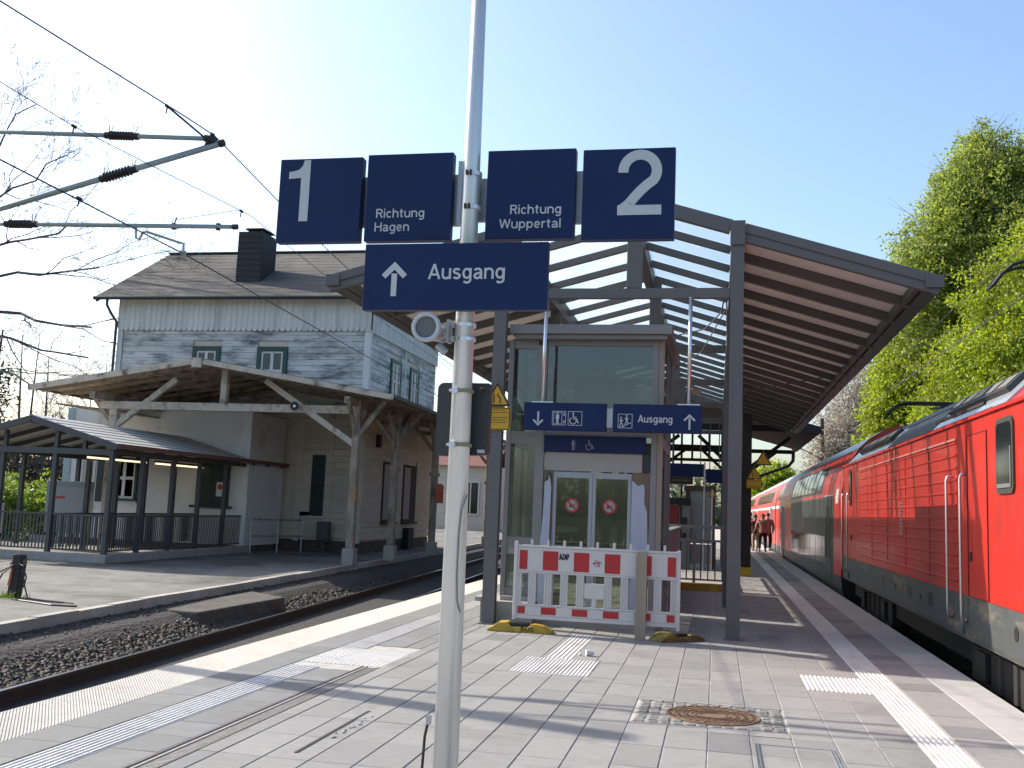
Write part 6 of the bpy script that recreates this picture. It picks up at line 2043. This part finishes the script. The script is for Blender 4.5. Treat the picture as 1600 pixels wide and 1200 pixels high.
# overhead line of the right track
wire_obj('contact_wire', 'contact wire of the right track above the raised pantograph', [(4.5, -2, 4.95), (4.33, 13.3, 4.935), (4.15, 60, 4.95), (4.3, 130, 4.95)], .008)
wire_obj('messenger_wire', 'thin upper wire of the right track against the green trees', [(4.5, -2, 6.2), (4.33, 13.3, 5.7), (4.2, 30, 5.45), (4.2, 60, 6.3), (4.3, 130, 6.2)], .006)
wire_obj('feeder_wire', 'slack thin wire crossing the green trees above the canopy corner', [(7.5, 14, 7.6), (7.0, 22, 7.1), (6.4, 40, 6.6)], .008)
cm = thing('catenary_mast', 'distant overhead line mast beside the blossoming tree', 'mast', (6.9, 70, -.5))
MB().box(6.8, 7.0, 69.9, 70.1, -.5, 8.4).build('mast_post', WIRE, cm)
MB().tube((6.9, 70, 7.4), (4.4, 70, 7.0), .04, 6).tube((6.9, 70, 5.6), (4.4, 70, 6.9), .04, 6).build('cantilever', WIRE, cm)

# ------------------------------------------------------------------ old dark canopy behind, and clutter under it
oc = thing('old_canopy', 'dark old timber platform canopy behind the steel roof', 'canopy', (-1.2, 47, 0))
OY0, OY1 = 37.3, 49.0
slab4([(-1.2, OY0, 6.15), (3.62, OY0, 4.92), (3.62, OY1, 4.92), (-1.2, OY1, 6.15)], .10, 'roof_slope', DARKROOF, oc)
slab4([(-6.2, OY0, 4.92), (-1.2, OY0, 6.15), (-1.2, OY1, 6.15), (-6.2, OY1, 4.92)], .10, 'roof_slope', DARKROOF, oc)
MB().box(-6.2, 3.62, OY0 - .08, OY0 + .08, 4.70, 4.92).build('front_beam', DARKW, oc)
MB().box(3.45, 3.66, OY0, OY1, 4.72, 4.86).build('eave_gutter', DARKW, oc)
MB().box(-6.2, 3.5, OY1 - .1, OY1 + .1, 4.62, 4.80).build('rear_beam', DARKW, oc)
for y_ in (28.0, 40, 48.7):
    for x_ in ((.78,) if y_ < 30 else (.85, -3.4)):
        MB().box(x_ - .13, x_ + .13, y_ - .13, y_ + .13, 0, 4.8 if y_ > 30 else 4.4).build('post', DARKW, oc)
        MB().box(x_ - .16, x_ + .16, y_ - .16, y_ + .16, .02, .24).build('post_guard', YEL_D, oc)
        if y_ > 30:
            MB().bar((x_, y_, 3.2), (x_ + 1.9, y_, 4.7), .14, .14).build('brace', DARKW, oc)
            MB().bar((x_, y_, 3.2), (x_ - 1.6, y_, 4.7), .14, .14).build('brace', DARKW, oc)
            MB().bar((x_, y_, 3.4), (x_, y_ + 1.6, 4.7), .12, .12).build('brace', DARKW, oc)
for y_ in (48.7,):
    for z_ in (4.2, 4.85):
        MB().box(-3.4, .85, y_ - .07, y_ + .07, z_ - .07, z_ + .07).build('truss_chord', DARKW, oc)
    for i, x_ in enumerate((-2.9, -2.5, -2.1, -1.7, -1.2, -.4, .2)):
        MB().box(x_ - .05, x_ + .05, y_ - .06, y_ + .06, 3.6 if i < 4 else 4.2, 5.9).build('truss_strut', DARKW, oc)
dp = MB().path([(3.5, 48.8, 4.75), (3.5, 48.9, 4.3), (3.3, 48.9, 4.05), (1.9, 48.9, 3.5), (1.0, 48.9, 3.2)], .08, 8).build('downpipe', DARKW, oc)
rs = thing('stair_railing', 'grey steel railing round the stairs behind the lift', 'railing', (-.4, 22, 0))
MB().box(-1.1, .20, 21.97, 22.03, 1.30, 1.37).box(-.95, .20, 21.98, 22.02, 1.02, 1.07).box(-1.0, .2, 21.98, 22.02, .20, .24).build('rail', STEEL_L, rs)
me_b2 = MB().box(-.014, .014, -.014, .014, .241, 1.019).mesh('baluster', STEEL)
for k in range(8):
    inst('baluster', me_b2, rs, (-.92 + k * .15, 22, 0))
for x_ in (-1.04, -.46, .18):
    MB().box(x_ - .03, x_ + .03, 21.96, 22.04, 0, 1.3).build('rail_post', STEEL_L, rs)
MB().box(.16, .22, 22.04, 27.5, 1.30, 1.37).box(.16, .22, 22.04, 27.5, .65, .69).box(.16, .22, 22.04, 27.5, .2, .24).build('rail_return', STEEL_L, rs)
MB().box(-1.1, .22, 21.9, 27.6, 0, .10).build('stair_kerb', CONC_L, rs)
lg = MB().box(-1.2, .2, 21.7, 21.88, .0, .16)
tag(lg.build('yellow_edge_beam', YEL_D, org=(-.5, 21.8, 0)), 'low dirty yellow edge beam at the foot of the railing', 'edge beam')
spp = MB().box(-.86, -.76, 16.75, 21.8, 0, 1.28).box(-.89, -.73, 16.75, 21.8, 1.281, 1.33)  # solid parapet added to keep the sun off the paving behind the lift
tag(spp.build('shading_parapet', STEEL_L, org=(-.8, 19, 0)), 'grey parapet added behind the lift to shade the paving', 'parapet')
tm = thing('ticket_machine', 'red and grey ticket machine seen beyond the railing', 'ticket machine', (-1.1, 30, 0))
MB().box(-1.42, -1.08, 29.8, 30.3, .0, 1.85).build('red_half', mat('machine_red', (.28, .015, .02), .5), tm, bevel=.01)
MB().box(-1.075, -.76, 29.8, 30.3, .0, 1.85).build('grey_half', mat('machine_grey', (.26, .25, .24), .5), tm, bevel=.01)
MB().box(-1.42, -.76, 29.75, 30.3, 1.86, 2.06).build('machine_header', BLACK, tm)
MB().box(-1.0, -.84, 29.78, 29.798, 1.2, 1.5).box(-.98, -.86, 29.78, 29.798, .9, 1.05).build('machine_screen', BLACK, tm)
MB().box(-1.42, -1.08, 29.785, 29.798, 1.0, 1.22).build('machine_band', BLACK, tm)
gs = thing('glass_shelter', 'small glazed waiting shelter with brown frame beyond the railing', 'shelter', (-.45, 31, 0))
mb = MB()
for x_ in (-.86, -.10):
    for y_ in (30.5, 32.5):
        mb.box(x_ - .05, x_ + .05, y_ - .05, y_ + .05, 0, 2.3)
mb.box(-.95, -.02, 30.4, 32.6, 2.3, 2.45)
mb.build('shelter_frame', mat('frame_brown', (.12, .075, .06), .6), gs)
MB().box(-.80, -.16, 30.49, 30.51, .75, 2.28).build('shelter_pane', mat('milky_pane', (.42, .47, .45), .15), gs)
MB().box(-.80, -.16, 30.48, 30.52, .15, .72).build('shelter_panel', mat('shelter_panel_white', (.5, .49, .46), .6), gs)
dd = thing('departure_display', 'black departure display on a dark post beyond the lift', 'display', (-1.0, 29, 0))
MB().box(-1.36, -.68, 29.0, 29.2, 2.44, 2.66).build('display_box', BLACK, dd, bevel=.01)
MB().box(-1.28, -.76, 28.99, 28.998, 2.53, 2.57).build('display_digits', mat('amber_display', (.16, .09, .02), .5), dd)
MB().box(-1.03, -.97, 29.05, 29.15, 0, 2.43).build('display_post', BLACK, dd)
for (nm, lb, a, b, y_, c, d) in (('platform_sign', 'nearer dark blue sign board hanging beyond the lift', -1.40, -.37, 29.6, 2.68, 3.06), ('platform_sign', 'farther dark blue board hanging right of the thin white post', -.34, .16, 30.4, 2.55, 2.95)):
    t = thing(nm, lb, 'sign', ((a + b) / 2, y_, c), 'dark boards hanging beyond the lift')
    MB().box(a, b, y_, y_ + .08, c, d).build('board', BLUE, t)
    MB().box(a + .1, a + .13, y_ + .02, y_ + .05, d, 4.5).box(b - .13, b - .1, y_ + .02, y_ + .05, d, 4.5).build('hanger', STEEL, t)
wp = MB().tube((-.36, 29.3, 0), (-.36, 29.3, 3.1), .022, 8).tube((-.13, 28.6, 0), (-.13, 28.6, 2.3), .02, 8)
tag(wp.build('thin_white_post', TWHITE, org=(-.36, 29.3, 0)), 'thin white post between the dark hanging boards', 'post')
fb = MB().box(-.32, -.20, 13.95, 14.05, .002, .02)
br2 = MB().box(-.55, .05, 23.0, 24.4, .1, .16).box(-.55, .05, 23.0, 23.06, .3, .8)
lampbox = MB().box(-.52, -.34, 19.9, 20.05, 3.98, 4.06)
tag(lampbox.build('beige_box', mat('beige_box', (.42, .30, .20), .6), org=(-.43, 20, 3.98)), 'small beige junction box under the glazed roof', 'box')
# brown bench shapes / dark wall of the lift rear
hb = thing('distant_house', 'distant house with reddish roof between pole and lift', 'house', (-17.5, 70, -.2))
MB().box(-21, -15.9, 70, 78, -.3, 4.5).build('wall', WALL_B, hb)
MB().add([(-21.3, 69.6, 4.4), (-15.5, 69.6, 4.4), (-15.5, 74, 6.4), (-21.3, 74, 6.4), (-21.3, 78.4, 4.4), (-15.5, 78.4, 4.4)], [(0, 1, 2, 3), (3, 2, 5, 4)]).build('roof', mat('roof_red', (.24, .09, .065), .8, var=.2, vs=3), hb)
w = MB().box(-18.0, -16.7, 69.9, 69.99, .9, 3.3).build('window', WPAINT2, hb)
MB().box(-17.9, -17.4, 69.88, 69.895, 1.0, 3.2).box(-17.3, -16.8, 69.88, 69.895, 1.0, 3.2).build('window_pane', WINGLASS, w)

# ------------------------------------------------------------------ vegetation
def leaf_cloud(blobs, n_cl, per, cr, ls, seed, shell=.55, flat=1.):
    """leaf-sized quads gathered in clumps through a set of ellipsoids"""
    r = np.random.default_rng(seed)
    vol = np.array([b[1][0] * b[1][1] * b[1][2] for b in blobs]) ** .67
    pick = r.choice(len(blobs), n_cl, p=vol / vol.sum())
    C = np.array([b[0] for b in blobs])[pick]
    Rr = np.array([b[1] for b in blobs])[pick]
    d = r.normal(size=(n_cl, 3))
    d /= np.linalg.norm(d, axis=1)[:, None]
    rad = (shell + (1 - shell) * r.random((n_cl, 1)) ** .7) * (1 + .07 * np.clip(r.normal(size=(n_cl, 1)), -2, 2))
    cen = C + d * Rr * rad
    n = n_cl * per
    size = cr * (.5 + r.random((n_cl, 1)))
    off = np.clip(r.normal(size=(n_cl, per, 3)), -1.7, 1.7) * size[:, None, :] * np.array([1, 1, .6])
    p = (cen[:, None, :] + off).reshape(n, 3)
    a = r.normal(size=(n, 3))
    a /= np.linalg.norm(a, axis=1)[:, None]
    b = np.cross(a, r.normal(size=(n, 3)))
    b /= np.linalg.norm(b, axis=1)[:, None] + 1e-9
    s = ls * (.55 + .9 * r.random((n, 1)))
    V = np.stack([p - a * s, p - b * s * .55 + a * s * .1, p + a * s, p + b * s * .55 + a * s * .1], 1).reshape(-1, 3)
    F = np.arange(n * 4).reshape(n, 4)
    return V, F


def limbs(mb, base, tip, r0, depth, rr, spread, nseg=4):
    """recursive limb"""
    base, tip = Vector(base), Vector(tip)
    pts = [base]
    L_ = (tip - base).length
    for i in range(1, nseg + 1):
        f = i / nseg
        j = L_ * .05
        pts.append(base.lerp(tip, f) + Vector((rr.uniform(-j, j), rr.uniform(-j, j), rr.uniform(-j, j) * .6)))
    r1 = r0 * .45
    mb.path(pts, [r0 + (r1 - r0) * i / nseg for i in range(nseg + 1)], 5 if r0 > .02 else 3)
    if depth <= 0:
        return
    nb = rr.choice((4, 5, 5, 6))
    for q in range(nb):
        f = rr.uniform(.3, 1.0)
        k_ = min(int(f * nseg), nseg - 1)
        p = pts[k_].lerp(pts[k_ + 1], f * nseg - k_)
        d = (tip - base).normalized()
        v = Vector((rr.gauss(0, 1), rr.gauss(0, 1), rr.gauss(.15, .7))).normalized()
        d2 = (d + v * spread).normalized()
        l2 = L_ * rr.uniform(.42, .72)
        limbs(mb, p, p + d2 * l2, max(r0 * (1 - f * .5) * .5, .0055), depth - 1, rr, spread, max(2, nseg - 1))


def tree(name, label, base, trunk_top, r0, blobs, n_cl, per, cr, ls, seed, m, shell=.5, limb_targets=None, group=None, bark=BARK):
    t = thing(name, label, 'tree', base, group)
    mb = MB()
    rr = random.Random(seed)
    b, tp = Vector(base), Vector(trunk_top)
    mid = b.lerp(tp, .5) + Vector((rr.uniform(-.3, .3), rr.uniform(-.3, .3), 0))
    mb.path([b, b.lerp(mid, .5), mid, mid.lerp(tp, .5), tp], [r0, r0 * .85, r0 * .65, r0 * .45, r0 * .22], 8)
    for c, r in blobs:
        tg = Vector(c) + Vector((rr.uniform(-.3, .3) * r[0], rr.uniform(-.3, .3) * r[1], r[2] * .4))
        f = max(.15, min(.85, (c[2] - b.z - r[2] * .8) / max(tp.z - b.z, 1)))
        limbs(mb, b.lerp(tp, f), tg, r0 * .35, 2, rr, .7)
    mb.build('trunk', bark, t, smooth=True)
    V, F = leaf_cloud(blobs, n_cl, per, cr, ls, seed, shell)
    me = npmesh('crown', V - np.array(base), F, m)
    link('crown', me, t)
    return t
GT = 'green trees on the embankment'
tree('spring_tree', 'tall pale-tipped green tree at the top right of the embankment', (13.2, 51, 2), (13.0, 51, 20), .35,
     [((13.3, 51, 15.2), (3.2, 3.5, 5.0)), ((12.7, 51, 19.3), (1.5, 1.7, 2.2)), ((14.9, 51.5, 18.3), (1.8, 2, 2.6)), ((10.4, 51, 14.6), (2.2, 2.5, 2.8)), ((11.5, 51, 17.6), (1.5, 1.8, 2.0)), ((9.3, 51, 12.2), (1.7, 2, 2.8)), ((16.5, 51, 15), (3, 3, 4.5)), ((12, 51, 16.6), (2.0, 2.2, 2.4))], 4200, 34, .27, .075, 11, L_PALE, .3, group=GT)
tree('spring_tree', 'broad bright green tree filling the right edge behind the locomotive', (14.5, 43, 2), (14.5, 43, 13), .4,
     [((15.2, 43, 8.5), (4.2, 4, 5.6)), ((12.2, 43, 9.6), (2.9, 3.2, 3.8)), ((14.5, 43, 13), (2.6, 2.6, 2.6)), ((10.3, 44, 6.6), (2.5, 3, 3.6)), ((18, 43, 11.5), (4, 3.5, 5)), ((12.0, 42, 5.5), (3, 2.5, 3))], 6200, 36, .25, .07, 12, L_GREEN, .35, group=GT)
tree('spring_tree', 'green tree leaning over the train left of the broad tree', (10.5, 55, 1), (9.8, 55, 12), .3,
     [((9.9, 55, 9.5), (2.2, 3, 4.4)), ((8.9, 54, 6.0), (1.7, 2, 3.2)), ((11.5, 55, 12.3), (2.4, 2.6, 3.0)), ((10.2, 55, 13.4), (1.5, 1.6, 1.8))], 3600, 34, .26, .08, 13, L_GREEN, .3, group=GT)
tree('spring_tree', 'low bushy green tree between the train roof and the broad tree', (10.6, 40, 0), (10.4, 40, 5), .2,
     [((10.2, 40, 4.0), (2.2, 2.2, 2.8)), ((12.6, 38, 3.8), (2.4, 2, 3.0)), ((14.5, 36, 5.5), (2.6, 2, 3.6))], 3600, 34, .24, .065, 14, L_GREEN, .35, group=GT)
tree('blossom_tree', 'greyish blossoming tree farther along behind the train', (8.6, 72, 1), (8.8, 72, 10), .28,
     [((8.6, 72, 7.4), (2.3, 3, 3.0)), ((9.9, 73, 9.8), (2.0, 2.4, 3.0)), ((7.2, 71, 5.6), (1.3, 1.5, 1.8)), ((10.8, 72, 6.5), (2.2, 2, 3.5))], 1500, 26, .36, .085, 15, L_BLOS, .3)
tree('spring_tree', 'small round green tree far beyond the end of the train', (6.0, 112, -1), (6.0, 112, 5), .3,
     [((5.9, 112, 4.4), (3.0, 3, 3.0)), ((8.3, 114, 3.2), (2.6, 3, 2.6))], 700, 22, .5, .22, 16, L_GREEN, .4)
# left: big bare tree, trunk out of frame
def bare_tree(name, label, base, h, r0, seed, depth, spread, group=None, tgt=None):
    t = thing(name, label, 'tree', base, group)
    mb = MB()
    rr = random.Random(seed)
    b = Vector(base)
    top = b + Vector((rr.uniform(-.04, .04) * h, rr.uniform(-.04, .04) * h, h))
    mb.path([b, b.lerp(top, .35), b.lerp(top, .7), top], [r0, r0 * .75, r0 * .45, r0 * .12], 8)
    if tgt:
        for (f, q, r) in tgt:
            limbs(mb, b.lerp(top, f), q, r, depth, rr, spread, 5)
    else:
        for k in range(9):
            f = .25 + .7 * k / 9
            a = rr.uniform(0, 2 * PI)
            l = h * (.42 - .25 * f)
            limbs(mb, b.lerp(top, f), b.lerp(top, f) + Vector((math.cos(a) * l * .7, math.sin(a) * l * .7, l * .8)), r0 * .3 * (1.1 - f), depth, rr, spread, 3)
    mb.build('trunk', bark_b, t)
    return t
bark_b = mat('bare_bark', (.085, .08, .095), .9, var=.2, vs=4)
bare_tree('bare_tree', 'large leafless tree reaching in from the left edge', (-31.2, 36, -.3), 19, .40, 21, 4, .8, tgt=[
    (.50, (-25.0, 35.5, 8.2), .085), (.55, (-24.6, 35, 10.6), .08), (.44, (-25.5, 36, 7.0), .07), (.62, (-26.2, 35.5, 12.4), .075), (.72, (-27.2, 36, 15.6), .06), (.80, (-28.4, 35, 17.6), .05),
    (.38, (-26.0, 35, 5.6), .06), (.6, (-28.5, 33, 13.8), .05), (.5, (-36, 36, 14), .1)])
specs = [(-36.5, 47, 10.5, 31), (-34.2, 46, 9.0, 32), (-33.0, 49, 9.4, 33), (-31.3, 45, 7.2, 34), (-38.6, 50, 11, 35), (-29.6, 46, 6.4, 36), (-35.2, 52, 10, 37)]
lbls = ['thin bare tree at the left edge behind the shelter', 'bare tree second from the left edge behind the shelter', 'slender bare tree rising behind the shelter ridge', 'bare bushy tree nearest the awning corner', 'bare tree half cut by the left picture edge', 'low bare tree beside the end of the awning', 'farthest bare tree in the thicket behind the shelter']
for (x_, y_, h, sd), lb in zip(specs, lbls):
    bare_tree('bare_tree', lb, (x_, y_, -.5), h, .11, sd, 2, .75, 'bare trees behind the shelter')
tree('conifer', 'dark evergreen at the left edge behind the bare branches', (-38.2, 46.5, -.5), (-38.0, 46.5, 10), .2,
     [((-38.7, 46.5, 7.0), (1.2, 1.3, 2.6)), ((-38.9, 46.5, 3.5), (1.7, 1.6, 3.0))], 420, 18, .34, .09, 41, L_DARK, .3)
V, F = leaf_cloud([((-37, 47, 1.6), (6, 3, 2.6)), ((-30.5, 48, 1.6), (5, 3, 2.7)), ((-33.5, 49, 2.6), (5, 3, 2.9))], 1600, 14, .5, .11, 42, .2)
tk = link('undergrowth', npmesh('undergrowth', V, F, L_BROWN))
tk['kind'] = 'stuff'
tk['label'] = 'brown leafless undergrowth behind the shelter'
for i, (x_, y_, z_, r, lb) in enumerate(((-24.6, 30.5, .8, (1.2, 1.0, 1.15), 'bright green bush at the far left behind the railing'), (-22.7, 31.0, .75, (1.0, .9, 1.2), 'bright green bush beside the notice cabinet'), (-26.3, 33, .9, (1.3, 1, 1.2), 'yellow-green bush cut by the left edge'))):
    t = thing('bush', lb, 'bush', (x_, y_, -.2), 'green bushes behind the railing')
    V, F = leaf_cloud([((x_, y_, z_), r)], 320, 18, .16, .07, 50 + i, .3)
    link('foliage', npmesh('foliage', V - np.array([x_, y_, -.2]), F, L_BUSH), t)
    mb = MB()
    rr = random.Random(i)
    for q in range(6):
        limbs(mb, (x_ + rr.uniform(-.2, .2), y_, -.2), (x_ + rr.uniform(-.7, .7), y_ + rr.uniform(-.4, .4), z_ + .6), .02, 1, rr, .6, 3)
    mb.build('stem', BARK, t)
# distant wooded belt closing the horizon
r_ = np.random.default_rng(77)
bl = [((x_, 190 + 20 * math.sin(x_ * .05), 2.5 + 2.0 * math.sin(x_ * .13)), (14, 10, 6.0)) for x_ in range(-220, 230, 16)]
V, F = leaf_cloud(bl, 3200, 12, 1.6, .8, 78, .4)
fw = link('distant_wood', npmesh('distant_wood', V, F, leafmat('far_leaves', (.09, .11, .06), (.09, .11, .04), .3, .3)))
fw['kind'] = 'stuff'
fw['label'] = 'distant belt of trees along the horizon'
